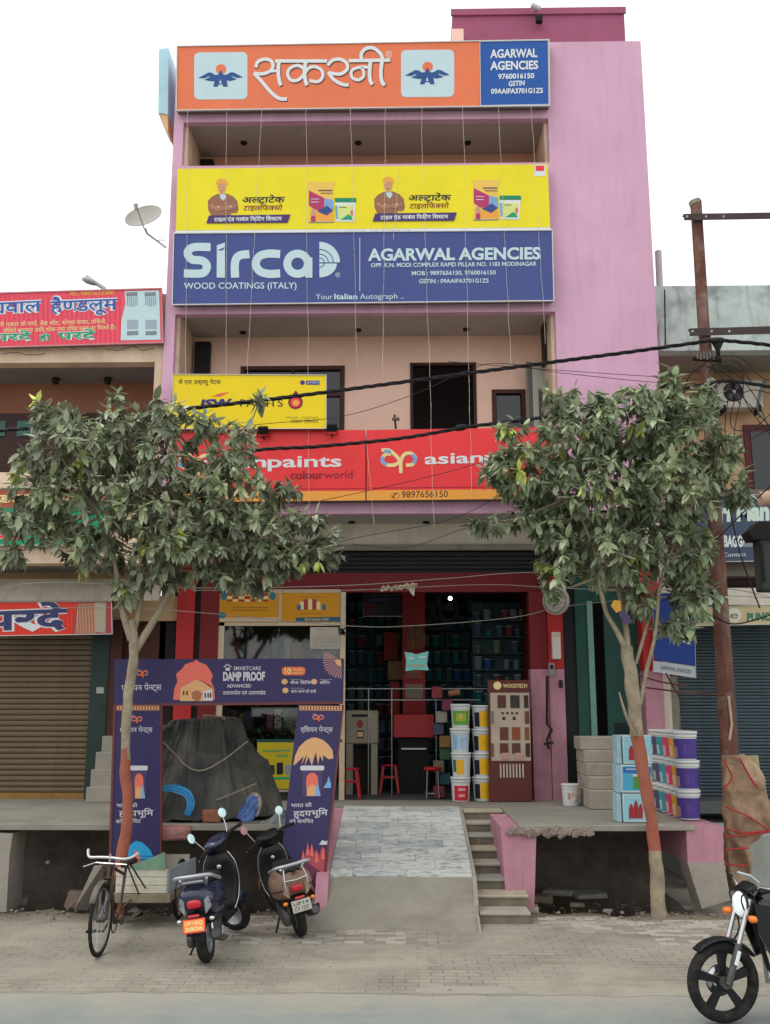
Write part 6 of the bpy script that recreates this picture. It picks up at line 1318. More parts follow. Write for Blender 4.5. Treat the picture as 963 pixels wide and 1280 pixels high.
for a in (((905, 950), (915, 972), (905, 985)), ((925, 948), (940, 975), (948, 985)), ((906, 1008), (935, 1020), (962, 1038)), ((906, 1035), (930, 1041), (962, 1038)), ((906, 1046), (932, 1044), (960, 1040)), ((906, 1062), (935, 1060)), ((906, 1080), (934, 1082))):
    m = MB(); Y_ = 13.55; stroke(smoothp(list(a), 4), 3.2, YP(Y_), m, 0.0); m.v = [tuple(v) for v in m.v]; k = MB(); P_ = [P(x, y, Y_) for x, y in smoothp(list(a), 4)]
    k.tube(P_, .022, 6, flat=.5).build('strap', m_strap, t)
# ---------------------------------------------------------------- cables
m_cab = M('cable black', '#1a1a1c', .6, .1, 5)
def cable(name, label, pts, r, twist=False, group='overhead cables', mat=None):
    Q = [P(x, y, Y) for x, y, Y in smoothp(pts, 8)]; m = MB()
    if twist:
        ln = 0; fine = []
        for a, b in zip(Q, Q[1:]):
            n_ = max(1, int((b-a).length/.06))
            for k in range(n_): fine.append(a.lerp(b, k/n_))
        fine.append(Q[-1])
        for ph in (0, 2.1, 4.2): m2 = [q+Vector((0, cos(i*.75+ph), sin(i*.75+ph)))*r*.62 for i, q in enumerate(fine)]; m.tube(m2, r*.6, 5)
    else: m.tube(Q, r, 5)
    return tag(m.build(name, mat or m_cab), label, 'cable', group)
cable('power_cable', 'thick twisted black cable running from the yellow sign up to the rusty pole top bracket', [(-30, 540, 13.5), (60, 533, 13.5), (180, 517, 13.5), (330, 500, 13.6), (500, 478, 13.7), (650, 458, 13.8), (780, 441, 13.9), (860, 430, 13.85), (893, 426, 13.8), (930, 428, 13.9), (1010, 437, 14)], .026, True)
cable('power_cable', 'second thick twisted cable crossing the red sign and dipping behind both trees', [(200, 612, 13.9), (300, 567, 13.9), (400, 558, 13.9), (500, 548, 13.9), (590, 533, 13.9), (690, 520, 13.9), (800, 497, 13.9), (885, 480, 13.86), (920, 477, 13.9), (1000, 490, 14)], .024, True)
t = tag(MB().loft([(P(568, 536, 13.85), (0, .02, 0), (0, 0, .02)), (P(572, 535, 13.85), (0, .05, 0), (0, 0, .05)), (P(580, 534, 13.85), (0, .05, 0), (0, 0, .05)), (P(585, 533, 13.85), (0, .02, 0), (0, 0, .02))], 8).build('cable_joint', m_cab), 'black lump joint on the cable above the ribbon logo', 'joint')
thin = [[(190, 545, 14), (330, 530, 14), (430, 520, 14), (520, 492, 14), (610, 455, 14.1), (700, 466, 14.1), (820, 478, 14.1), (885, 480, 13.9)], [(330, 640, 14.2), (430, 620, 14.2), (560, 590, 14.2), (640, 565, 14.2)], [(200, 735, 14.6), (430, 676, 14.8), (560, 650, 14.8), (650, 610, 14.8), (880, 520, 14)],
        [(-20, 740, 14.5), (60, 728, 14.6), (240, 735, 14.8), (430, 732, 14.8), (560, 723, 14.8), (690, 716, 14.8), (905, 735, 14.1), (980, 752, 14)], [(240, 738, 14.9), (430, 738, 14.9), (600, 731, 14.9), (700, 735, 14.9), (980, 748, 14.2)], [(60, 760, 14.8), (200, 762, 15), (430, 782, 15.4), (520, 782, 15.4), (640, 772, 15.6), (695, 760, 15.9), (760, 752, 15.8), (890, 742, 14.2)],
        [(440, 680, 15.2), (510, 684, 15.2), (590, 658, 15.2), (680, 640, 15)], [(560, 452, 14.6), (700, 463, 14.6), (900, 476, 14)]]
tl = ['thin sagging wire crossing the yellow sign and the open doorway', 'faint thin wire slanting over the lower red sign', 'thin wire climbing from the lintel to the pole', 'thin pale wire across the shop from the left edge to the right', 'second thin wire running level under the lintel', 'thin wire dipping across the shop entrance to the round sign', 'short thin wire along the white lintel', 'thin wire from the doorway to the pole over the pink wall']
for i, a in enumerate(thin): cable('wire', tl[i], a, .006 if i in (3, 5) else .005, group='thin overhead wires', mat=M('wire pale', '#8a857a', .6) if i in (3, 4, 5) else None)
rnd = random.Random(14)
for i in range(9):
    x1 = 905+rnd.uniform(5, 60); pts = [(886+rnd.uniform(-4, 8), 452+rnd.uniform(-8, 20), 13.85), (900+rnd.uniform(0, 30), 470+rnd.uniform(-30, 40), 13.8+rnd.uniform(-.1, .2)), (x1, 500+rnd.uniform(-30, 60), 14), (980+rnd.uniform(0, 30), 520+rnd.uniform(-60, 140), 14.2)]
    cable('wire', ['uppermost', 'second', 'third', 'fourth', 'fifth', 'sixth', 'seventh', 'eighth', 'lowest'][i]+' loose black wire of the tangle fanning right from the pole', pts, .007, group='wire tangle at the pole')
for i, pts in enumerate(([(882, 455, 13.85), (862, 470, 13.9), (853, 500, 13.9)], [(888, 650, 13.8), (880, 700, 13.7), (893, 760, 13.8)], [(905, 600, 13.85), (925, 690, 13.8), (950, 760, 13.9)], [(892, 770, 13.8), (920, 780, 13.7), (975, 765, 13.9)], [(880, 690, 13.8), (930, 640, 13.8), (970, 600, 14)])):
    cable('wire', ['curved wire dropping from the pole bracket into the tree', 'loose wire hanging down the pole behind the leaves', 'loose wire crossing the grey slate sign', 'wire over the beige sign strip', 'wire slanting up right over the grey slate sign'][i], pts, .011, group='wires hanging on the pole')
t = thing('garland', 'dry string garland hanging from the wires over the entrance', 'garland', P(500, 738, 14.8)); m = MB(); rnd = random.Random(2)
for k in range(40): u = k/39; q = P(478+u*42, 736-u*4+rnd.uniform(-2, 2), 14.78); m.obox(Matrix.Translation(q) @ Matrix.Rotation(rnd.uniform(0, 3), 4, 'Y') @ Matrix.Rotation(rnd.uniform(0, 3), 4, 'X'), .05, .012, .035)
m.build('petals', M('dry garland', '#a89a84', .9, .2, 9), t, kind='stuff'); MB().slab([P(*p, 14.78) for p in ((510, 735), (519, 733), (518, 745), (515, 743))], (0, .01, 0)).build('tag', M('dry paper', '#b5afa4', .9), t)
# ---------------------------------------------------------------- rubble by the kerb
rn = [(608, 1143, .34, .22, .05, '#a29c8d'), (640, 1133, .25, .2, .1, '#8f887a'), (658, 1140, .3, .2, .07, '#a39a8a'), (700, 1118, .42, .3, .07, '#8e9088'), (735, 1121, .42, .3, .06, '#858780'), (655, 1118, .2, .25, .16, '#8c8678'), (680, 1128, .22, .2, .09, '#77705f'), (590, 1132, .2, .15, .08, '#9a9384'), (628, 1122, .16, .14, .1, '#9d958a'),
      (722, 1134, .18, .12, .05, '#6f6858'), (760, 1140, .1, .08, .03, '#9b958a'), (860, 1137, .12, .1, .05, '#88817a'), (100, 1135, .35, .22, .22, '#73645a'), (15, 1106, .22, .15, .07, '#77746c'), (12, 1118, .3, .18, .07, '#7d7a70'), (22, 1129, .3, .2, .08, '#74716a')]
rl_ = ['flat paving slab piece at the foot of the worn steps', 'grey rubble lump right of the steps', 'pale wedge of rubble below the pink pier', 'flat broken slab leaning in front of the drain, left one', 'flat broken slab in front of the drain, right one', 'upright rubble chunk against the pink pier', 'dark rubble lump right of the pink pier', 'small block at the left foot of the steps', 'small stone on the lower worn step', 'low dark stone beneath the flat broken slabs', 'tiny pale stone near the right tree', 'small stone under the right pier', 'large brown boulder by the bicycle wheel at the drain edge', 'top flat stone stacked by the far left pier', 'middle flat stone stacked by the far left pier', 'bottom flat stone stacked by the far left pier']
for i, (px, py, a, b, c_, col) in enumerate(rn): rock('rubble_stone', rl_[i], px, py, 0, a, b, c_, col, (i*1.7) % 1-.5, 'stone', z=-.02 if i not in (13, 14) else (.13 if i == 13 else .06))
o = tag(MB().slab([G(92, 1138), G(104, 1136), P(128, 1082, 12.95), P(118, 1082, 12.95)], (.06, .07, 0)).build('stone_slab', m_conc), 'long grey stone slab leaning on the platform behind the bicycle wheel', 'stone')
m = MB(); rnd = random.Random(77)
for k in range(520):
    x = rnd.uniform(-5.5, 5); y = rnd.choice((rnd.uniform(12.4, 13.05), rnd.uniform(12.6, 13.1), rnd.uniform(9.4, 12.6))); s_ = rnd.uniform(.008, .03)*(1 if y > 12.3 else .5)
    m.obox(Matrix.Translation((x, y, .0+(.0 if y < 12.3 else -.0))) @ Matrix.Rotation(rnd.uniform(0, 3), 4, 'Z') @ Matrix.Rotation(rnd.uniform(0, 3), 4, 'X'), s_*1.4, s_, s_*.8)
tag(m.build('gravel', M('gravel bits', '#8a8272', .95, .3, 30)), kind='stuff')
m = MB()
for k in range(60):
    q = G(rnd.uniform(560, 860), rnd.uniform(1128, 1146), .0); d = Vector((rnd.uniform(-.12, .12), rnd.uniform(-.1, .1), rnd.uniform(.0, .03))); m.tube([q, q+d*.5+Vector((0, 0, .015)), q+d], .003, 3)
tag(m.build('twigs', M('dry twigs', '#7a6a52', .95)), kind='stuff')
o = tag(MB().ball(P(60, 1078, 14.55), .03).build('drain_marker', M('white spot', '#d8d8d2', .4)), 'tiny white round knob on the dark drain wall at the left', 'knob')
# ---------------------------------------------------------------- trees
m_leaf = M('tree leaf', '#9aa486', .5, .22, 9, tint=True, spec=.55, leafy=True); m_bark = M('bark', '#a0947e', .9, .22, 6, .8, grime=.5, gcol='#6b5f4f')
m_opaint = M('orange red trunk paint', '#9e5b49', .85, .15, 4, .5, grime=.6, gcol='#8f6a58', streak=.5)
def leaf_geo(droop):
    return [Vector(v) for v in ((0, 0, 0), (.2, .17, .0), (.22, 0, -.05), (.2, -.17, 0), (.58, .2, -.03-droop*.3), (.58, 0, -.10-droop*.3), (.58, -.2, -.03-droop*.3), (1.0, 0, -.05-droop))], [(0, 2, 1), (0, 3, 2), (1, 2, 5, 4), (2, 3, 6, 5), (4, 5, 7), (5, 6, 7)]
LG = [leaf_geo(d) for d in (.05, .16, .3)]
leafobj = []
for i, g in enumerate(LG):
    for tn in ((.8, .85, .75), (1.25, 1.3, 1.1)):
        m = MB(); m.smooth = True; m.tint = tn; m.add(g[0], g[1]); leafobj.append(m.mesh('leaf', m_leaf))
def tree(label, base, trunk, limbs, blobs, Yc, seed, density, paint, tn=(1, 1, 1)):
    rnd = random.Random(seed); t = thing('street_tree', label, 'tree', base)
    m = MB(); pts = smoothp([(*p, r) for p, r in trunk], 5); path = [P(x, y, Y) for x, y, Y, r in pts]; rr = [r for *_, r in pts]
    path[0] = Vector((path[0].x, path[0].y, -.06)); m.tube(path, rr, 14)
    m.v = [tuple(Vector(v)+Vector((mnoise.noise(Vector(v)*5), mnoise.noise(Vector(v)*5+Vector((3, 0, 0))), 0))*.022) for v in m.v]
    for i, f in enumerate(m.f):
        z = sum(m.v[q][2] for q in f)/len(f)+.05*mnoise.noise(Vector(m.v[f[0]])*9)
        m.m[i] = 1 if paint[0] < z < paint[1] else 0
    m.build('trunk', [m_bark, m_opaint], t)
    ends = []
    for lp in limbs:
        q = smoothp([(*p, r) for p, r in lp], 5); path = [P(x, y, Y) for x, y, Y, r in q]
        MB().tube(path, [r for *_, r in q], 9).build('branch', m_bark, t); ends.append(path)
    allp = [p for e_ in ends for p in e_[len(e_)//3:]]
    br = MB(); L_ = []; nb = 0
    for bx, by, rx, ry, dz in blobs:
        n_ = max(3, int(rx*ry*pi/density)); c0 = P(bx, by, Yc); s_ = (P(bx+10, by, Yc)-c0).length/10
        near = min(allp, key=lambda p: (p-c0).length); mid = near.lerp(c0, .6)+Vector((0, 0, -.08)); nb += 1
        br.tube([near, mid, c0], [.022, .014, .006], 5)
        for k in range(n_):
            while True:
                u = Vector((rnd.uniform(-1, 1), rnd.uniform(-1, 1), rnd.uniform(-1, 1)))
                if u.length < 1: break
            if rnd.random() < .55: u = u.normalized()*rnd.uniform(.75, 1)
            tip = c0+Vector((u.x*rx*s_, u.y*dz, u.z*ry*s_)); 
            if rnd.random() < .6: br.tube([c0.lerp(tip, .25), c0.lerp(tip, .7)+Vector((0, 0, .03)), tip], [.006, .005, .003], 3, caps=False)
            out = Vector((u.x, u.y*1.0, u.z*.6)).normalized(); nl = rnd.randint(6, 11); tv = rnd.choice((.5, .75, .95, 1.2, 1.55))*rnd.uniform(.9, 1.1); yg = rnd.random() < .035; tw = rnd.uniform(.8, 1.15)
            for j in range(nl):
                an = 2*pi*j/nl+rnd.uniform(-.3, .3); side = out.orthogonal().normalized(); side = Matrix.Rotation(an, 3, out) @ side
                d = (out*rnd.uniform(.2, .9)+side*rnd.uniform(.6, 1.1)+Vector((0, 0, -rnd.uniform(.1, 1.0)))).normalized()
                upv = Vector((rnd.uniform(-.35, .35), rnd.uniform(-.5, .1), 1)); y_ = upv.cross(d)
                if y_.length < .1: y_ = d.orthogonal()
                y_.normalize(); z_ = d.cross(y_); ln = rnd.uniform(.07, .21)*tw
                mat = Matrix(((d.x*ln, y_.x*ln, z_.x*ln, 0), (d.y*ln, y_.y*ln, z_.y*ln, 0), (d.z*ln, y_.z*ln, z_.z*ln, 0), (0, 0, 0, 1))); mat.translation = tip-out*rnd.uniform(0, .09)
                c_ = tv*rnd.uniform(.8, 1.2); tc = (c_*(1.5 if yg else 1)*tn[0], c_*(1.45 if yg else 1)*tn[1], c_*(.6 if yg else 1)*tn[2])
                L_.append((mat.translation.y+rnd.uniform(0, .4), mat, tc))
    br.build('twigs', m_bark, t, kind='stuff')
    L_.sort(key=lambda a: a[0])
    for y, mat, tc in L_[:300]:
        o = bpy.data.objects.new('leaf', leafobj[rnd.randrange(3)*2+(1 if tc[0] > 1 else 0)]); COL.objects.link(o); o.parent = t; o.matrix_local = Matrix.Translation(-Vector(base)) @ mat
    m = MB(); m.smooth = True
    for y, mat, tc in L_[300:]:
        g = LG[rnd.randrange(3)]; m.tint = tc; k = len(m.v); m.v += [tuple(mat @ v) for v in g[0]]
        for f in g[1]: m.f.append(tuple(i+k for i in f)); m.m.append(0); m.sm.append(True); m.t.append(tc)
    m.build('foliage', m_leaf, t, kind='stuff'); return t
YT1 = 12.3
tree('bushy street tree with orange painted trunk rising before the left leg of the gate', G(152, 1152), [((150, 1152, YT1), 0.078), ((152, 1075, YT1), 0.072), ((160, 1020, YT1), 0.063), ((157, 950, YT1), 0.059), ((160, 880, YT1), 0.057), ((166, 830, YT1), 0.060), ((168, 800, YT1), 0.054), ((165, 775, YT1), 0.042)],
     [[((165, 800, YT1), 0.053), ((155, 770, YT1), 0.041), ((150, 740, YT1), 0.034), ((140, 690, YT1-.1), 0.026), ((120, 640, YT1-.2), 0.019)], [((168, 815, YT1+.02), 0.053), ((190, 780, YT1+.05), 0.045), ((210, 745, YT1), 0.041), ((232, 700, YT1-.1), 0.034), ((262, 650, YT1-.2), 0.022), ((280, 600, YT1), 0.015)],
      [((167, 790, YT1), 0.038), ((175, 760, YT1+.1), 0.034), ((180, 715, YT1+.2), 0.030), ((190, 650, YT1+.1), 0.022), ((185, 590, YT1), 0.015)], [((232, 700, YT1-.1), 0.022), ((290, 680, YT1-.2), 0.019), ((350, 670, YT1-.2), 0.011)]],
     [(45, 600, 38, 42, .5), (100, 565, 62, 45, .8), (52, 520, 14, 26, .2), (85, 520, 22, 18, .4), (158, 545, 30, 48, .6), (210, 570, 42, 45, .8), (120, 630, 85, 45, 1.0), (215, 640, 75, 50, 1.1), (290, 625, 62, 50, .9), (290, 560, 32, 38, .5), (322, 665, 62, 38, .8), (240, 690, 80, 34, .9), (55, 655, 42, 28, .6), (385, 695, 42, 20, .4), (405, 672, 22, 10, .2), (300, 720, 50, 18, .5), (20, 690, 26, 12, .2), (200, 720, 40, 16, .4), (345, 700, 40, 22, .5), (110, 690, 45, 26, .7), (352, 615, 26, 16, .3), (205, 515, 30, 20, .4), (158, 735, 14, 16, .2), (325, 500, 8, 16, .1), (250, 530, 22, 20, .3), (10, 650, 18, 22, .3), (385, 650, 22, 14, .3), (148, 500, 12, 18, .15)],
     YT1, 3, 76, (-.2, P(157, 942, YT1).z))
YT2 = 12.8
t2 = tree('bushy street tree with orange band on its leaning trunk in front of the cartons', G(822, 1140), [((824, 1141, YT2), 0.104), ((822, 1110, YT2), 0.085), ((818, 1050, YT2), 0.078), ((808, 985, YT2), 0.074), ((797, 920, YT2), 0.081), ((792, 870, YT2), 0.085), ((786, 830, YT2), 0.074), ((783, 808, YT2), 0.063)],
     [[((784, 815, YT2), 0.045), ((772, 790, YT2), 0.034), ((758, 765, YT2), 0.030), ((750, 730, YT2-.1), 0.030), ((740, 680, YT2-.2), 0.022), ((715, 620, YT2-.2), 0.015)], [((785, 815, YT2), 0.045), ((782, 780, YT2+.1), 0.038), ((772, 720, YT2+.1), 0.034), ((775, 650, YT2), 0.026), ((790, 570, YT2), 0.015)],
      [((800, 880, YT2), 0.030), ((808, 840, YT2), 0.026), ((820, 790, YT2-.1), 0.022), ((826, 730, YT2-.1), 0.021), ((850, 660, YT2-.1), 0.015)], [((795, 830, YT2+.02), 0.022), ((835, 700, YT2), 0.022), ((870, 620, YT2), 0.015)], [((794, 920, YT2-.08), 0.022), ((783, 895, YT2-.12), 0.019), ((774, 865, YT2-.14), 0.009)]],
     [(720, 545, 52, 42, .8), (790, 530, 58, 48, .8), (850, 545, 48, 46, .8), (900, 570, 30, 34, .5), (660, 590, 48, 40, .7), (625, 585, 28, 24, .4), (740, 615, 70, 50, 1.0), (835, 615, 66, 50, 1.0), (697, 690, 30, 32, .5), (765, 690, 50, 44, .8), (850, 690, 44, 44, .7), (868, 745, 34, 24, .5), (640, 535, 26, 12, .3), (838, 480, 14, 26, .2), (700, 500, 24, 22, .4), (612, 655, 26, 10, .3), (925, 610, 16, 26, .3), (690, 655, 26, 22, .4), (745, 500, 14, 16, .3), (600, 655, 10, 8, .1), (875, 500, 20, 22, .4), (655, 645, 20, 16, .3), (800, 745, 22, 22, .3), (845, 780, 26, 16, .3), (690, 730, 16, 20, .3)],
     YT2, 8, 58, (P(820, 1068, YT2).z, P(797, 918, YT2).z), (.95, 1.0, .95))
t = thing('torn_packet', 'purple and yellow torn packet stuck in the fork of the right tree', 'packet', P(785, 780, YT2-.12)); MB().slab([P(*p, YT2-.13) for p in ((768, 750), (776, 751), (777, 763), (771, 766), (764, 757))], (0, .02, 0)).build('yellow_end', M('packet yellow', '#d9a33a', .4), t)
MB().slab([P(*p, YT2-.13) for p in ((777, 763), (786, 768), (791, 778), (782, 781), (774, 768))], (0, .03, 0)).build('purple_end', M('packet purple', '#51406a', .4), t)
# ---------------------------------------------------------------- vehicles
m_tyre = M('tyre', '#1c1c1c', .85, .15, 12, .3, grime=.35, gcol='#5a554c'); m_plast = M('black plastic', '#17181b', .45, .1, 6, grime=.2, gcol='#4a4a46'); m_chr = M('chrome', '#c4c6c6', .2, .05, 4, metal=.9); m_silv = M('silver paint', '#a8acb2', .35, .05, 4, metal=.5); m_eng = M('engine grey', '#5a5a58', .55, .2, 8, metal=.4, grime=.4)
m_rlight = M('red lens', '#c01f2c', .2, .1, 8, spec=.6); m_olens = M('orange lens', '#f07a1c', .2, .1, 8, spec=.6); m_mirr = M('mirror glass', '#dfe8ea', .05, .02, 3, metal=1.0); m_seat = M('seat vinyl', '#222326', .5, .1, 8)
def tyre(m, c, R, r, flat=1.0): m.torus(c, (0, 1, 0), R-r, r, 32, 10, flat); return m
def scooter(label, loc, rot, steer, paint, trim, plate, ptxt, pcol, tcol, second=False, bw=1.15):
    t = thing('scooter', label, 'scooter', loc, None, rot); B = lambda m, n_, mt, par=None, **k: m.build(n_, mt, par or t, local=True, **k)
    w_ = B(tyre(MB(), (0, 0, .235), .235, .05, 1.1), 'rear_wheel', m_tyre); R90 = Matrix.Rotation(pi/2, 4, 'X')
    B(MB().lathe([(.14, -.05), (.15, -.03), (.135, -.01), (.05, -.02), (.05, .03), (.135, .02), (.15, .04), (.14, .05)], 20, Matrix.Translation((0, 0, .235)) @ R90), 'rim', m_silv, w_)
    m = MB(); m.loft([((-.315, 0, .655), (0, .05*bw, 0), (0, 0, .04)), ((-.30, 0, .64), (0, .10*bw, 0), (0, 0, .09)), ((-.22, 0, .62), (0, .148*bw, 0), (0, 0, .135)), ((-.05, 0, .60), (0, .178*bw, 0), (0, 0, .17)), ((.18, 0, .575), (0, .178*bw, 0), (0, 0, .185)), ((.38, 0, .54), (0, .15, 0), (0, 0, .19)), ((.52, 0, .5), (0, .11, 0), (0, 0, .2))], 22, 2.6)
    B(m, 'body_shell', paint)
    m = MB(); m.loft([((-.2, 0, .765), (0, .09, 0), (0, 0, .02)), ((-.17, 0, .78), (0, .13, 0), (0, 0, .04)), ((.1, 0, .78), (0, .14, 0), (0, 0, .05)), ((.3, 0, .765), (0, .13, 0), (0, 0, .05)), ((.5, 0, .75), (0, .1, 0), (0, 0, .045)), ((.57, 0, .735), (0, .06, 0), (0, 0, .03))], 18, 2.8); B(m, 'seat', m_seat)
    m = MB(); m.tube(smoothp([(.08, .16*bw, .76), (-.15, .165*bw, .81), (-.30, .14*bw, .85), (-.34, 0, .855), (-.30, -.14*bw, .85), (-.15, -.165*bw, .81), (.08, -.16*bw, .76)], 4), .019, 8)
    for s_ in (-1, 1): m.tube([(-.26, s_*.13, .82), (-.18, s_*.1, .75)], .014, 6)
    if not second: m.obox(Matrix.Translation((-.27, 0, .79)) @ Matrix.Rotation(.3, 4, 'Y'), .09, .2, .02, .006)
    B(m, 'grab_rail', m_silv)
    m = MB(); m.loft([((-.325, 0, .60), (0, .07, 0), (0, 0, .042)), ((-.337, 0, .6), (0, .062, 0), (0, 0, .036)), ((-.342, 0, .6), (0, .045, 0), (0, 0, .025))], 16, 3.5); B(m, 'tail_light', m_rlight)
    for s_ in (-1, 1):
        m = MB(); m.slab([(-.318, s_*.10, .63), (-.305, s_*.14, .66), (-.27, s_*.155, .56), (-.30, s_*.10, .50)], (.02, -s_*.01, 0)); B(m, 'side_trim', trim)
        B(MB().ball((-.31, s_*.155, .455), .025, .03, .022), 'indicator', m_chr if not second else m_olens)
    m = MB(); m.loft([((-.29, 0, .5), (0, .09, 0), (0, 0, .03)), ((-.37, 0, .42), (0, .085, 0), (0, 0, .02)), ((-.40, 0, .34), (0, .08, 0), (0, 0, .012))], 12, 3); m.box(-.33, -.03, .38, -.1, .03, .5, .01); B(m, 'rear_fender', m_plast)
    pl_ = Matrix.Translation((-.402, 0, .42)) @ Matrix.Rotation(radians(14), 4, 'Y')
    p_ = B(MB().obox(pl_, .008, .215, .125, .003), 'number_plate', plate)
    if plate is not p_white: B(MB().obox(pl_ @ Matrix.Translation((-.004, 0, 0)), .004, .195, .105, .0015), 'plate_face', pcol, p_)
    def ptx(s_, zo, h):
        V, Fc = glyphs(s_, .02); H = max(v.y for v in glyphs('H')[0]); xa, xb = min(v.x for v in V), max(v.x for v in V); m = MB(); W = .17
        m.add([pl_ @ Vector((-.0075, W/2-(v.x-xa)/(xb-xa)*W, zo+v.y/H*h)) for v in V], [tuple(f) for f in Fc]); B(m, 'plate_lettering', tcol, p_)
    ptx(ptxt[0], .01, .032); ptx(ptxt[1], -.043, .036)
    B(MB().obox(Matrix.Translation((-.385, 0, .505)) @ Matrix.Rotation(radians(14), 4, 'Y'), .02, .11, .025, .005), 'reflector', m_rlight)
    # engine, silencer, stand, footboard
    m = MB(); m.loft([((-.12, .12, .24), (0, .035, 0), (0, 0, .06)), ((.0, .13, .25), (0, .05, 0), (0, 0, .1)), ((.2, .13, .27), (0, .05, 0), (0, 0, .085)), ((.36, .12, .29), (0, .04, 0), (0, 0, .08))], 14, 3); m.box(.1, -.1, .22, .4, .09, .4, .03); B(m, 'engine', m_eng)
    m = MB(); m.tube([(.35, -.1, .24), (.15, -.15, .2), (.08, -.16, .22)], .02, 8); m.tube([(.1, -.165, .22), (.06, -.165, .225), (-.24, -.165, .30), (-.27, -.165, .31)], [.04, .055, .058, .04], 14); B(m, 'silencer', m_eng)
    B(MB().obox(Matrix.Translation((-.1, -.225, .29)) @ Matrix.Rotation(.25, 4, 'Y'), .26, .01, .07, .004), 'heat_shield', m_plast if second else m_silv)
    m = MB(); m.tube([(-.02, .07, .5), (-.08, .1, .24)], .024, 8); m.tube([(-.02, -.07, .5), (-.08, -.1, .24)], .018, 8); B(m, 'shock_absorber', m_chr if not second else m_eng)
    m = MB(); m.box(.46, -.15, .27, 1.0, .15, .32, .015); m.box(.5, -.06, .3, .95, .06, .345, .01); B(m, 'footboard', m_plast)
    m = MB(); m.tube([(.35, .12, .26), (.32, .2, .1), (.30, .25, .015)], .012, 6); m.obox(Matrix.Translation((.30, .25, .012)), .05, .03, .01); B(m, 'side_stand', m_plast)
    # leg shield
    sec = []
    for x, z, w2 in ((.94, .3, .11), (1.0, .4, .15), (1.03, .55, .175), (1.02, .68, .175), (.99, .80, .155), (.96, .9, .1)): sec.append(((x, 0, z), (0, w2, 0), (.03, 0, .01), 4))
    B(MB().loft(sec, 20), 'leg_shield', m_plast); sec2 = [((x+.035, 0, z), (0, w2*1.02, 0), (.03, 0, .01), 3) for (x, _, z), (_, w2, _), _, _ in sec]; B(MB().loft(sec2, 20), 'front_panel', paint)
    for s_ in (-1, 1): B(MB().tube(smoothp([(.96, s_*.115, .3), (1.01, s_*.16, .4), (1.035, s_*.185, .55), (1.025, s_*.185, .68), (.995, s_*.165, .8), (.96, s_*.105, .91)], 4), .009, 6), 'edge_strip', m_chr)
    B(MB().lathe([(.001, 0), (.022, 0), (.026, -.008), (.02, -.012), (.001, -.012)], 14, Matrix.Translation((.96, 0, .76)) @ Matrix.Rotation(-pi/2, 4, 'Y') @ Matrix.Rotation(pi, 4, 'X')), 'key_lock', m_chr)
    # steered parts
    hp_ = Vector((1.02, 0, .9)); ax = Vector((-.42, 0, 1)).normalized(); SR = Matrix.Translation(hp_) @ Matrix.Rotation(steer, 4, ax) @ Matrix.Translation(-hp_)
    def SB(m, n_, mt, par=None): m.v = [tuple(SR @ Vector(v)) for v in m.v]; return B(m, n_, mt, par)
    fw = SB(tyre(MB(), (1.27, 0, .235), .235, .047), 'front_wheel', m_tyre); SB(MB().lathe([(.15, -.03), (.14, 0), (.04, -.02), (.04, .03), (.14, .01), (.15, .03)], 18, Matrix.Translation((1.27, 0, .235)) @ R90), 'rim', m_silv, fw)
    m = MB()
    for s_ in (-1, 1): m.tube([(1.14, s_*.04, .55), (1.17, s_*.075, .45), (1.27, s_*.085, .235)], .018, 7)
    SB(m, 'fork', m_eng)
    m = MB(); secs = []
    for k in range(9): an = radians(20+k*17.5); secs.append(((1.27+.285*cos(an), 0, .235+.285*sin(an)), (0, .065, 0), (.02*cos(an), 0, .02*sin(an)), 3))
    m.loft(secs, 12); SB(m, 'front_fender', paint)
    m = MB(); m.loft([((1.08, 0, .97), (0, .12, 0), (0, 0, .05)), ((1.05, 0, 1.0), (0, .15, 0), (0, 0, .075)), ((.98, 0, 1.02), (0, .16, 0), (0, 0, .065)), ((.9, 0, 1.015), (0, .12, 0), (0, 0, .035)), ((.87, 0, 1.01), (0, .06, 0), (0, 0, .015))], 18, 2.6); cw = SB(m, 'handlebar_cowl', paint if not second else m_plast)
    SB(MB().loft([((1.075, 0, .97), (0, .09, 0), (0, 0, .05)), ((1.10, 0, .96), (0, .07, 0), (0, 0, .035))], 16), 'headlight', m_chr, cw)
    for s_ in (-1, 1):
        h = SB(MB().tube([(.98, s_*.1, 1.0), (.93, s_*.24, 1.02), (.90, s_*.37, 1.01)], [.016, .02, .02], 9), 'handgrip', m_black)
        SB(MB().tube([(1.0, s_*.17, 1.0), (.98, s_*.28, .995), (.94, s_*.37, .99)], .006, 5), 'brake_lever', m_chr, h)
        mi_ = SB(MB().tube(smoothp([(.97, s_*.2, 1.03), (.97, s_*.23, 1.1), (.98, s_*.26, 1.18)], 4), .007, 6), 'mirror_stalk', m_chr)
        c_ = Vector((.98, s_*.28, 1.225)); nr = Vector((-1, -s_*.12, .1)).normalized(); Rm = Matrix.Translation(c_) @ nr.to_track_quat('Z', 'Y').to_matrix().to_4x4()
        SB(MB().lathe([(.001, -.03), (.034, -.026), (.05, -.012), (.054, 0)], 20, Rm), 'mirror_shell', m_plast, mi_); SB(MB().lathe([(.001, .001), (.048, .001), (.054, -.002)], 20, Rm), 'mirror_face', M('pale mirror', '#cfeef0' if s_ < 0 and not second else '#b9b4a6', .12, .02, 3, spec=.8) if not (second and s_ > 0) else M('dull mirror', '#b48a8a', .2), mi_)
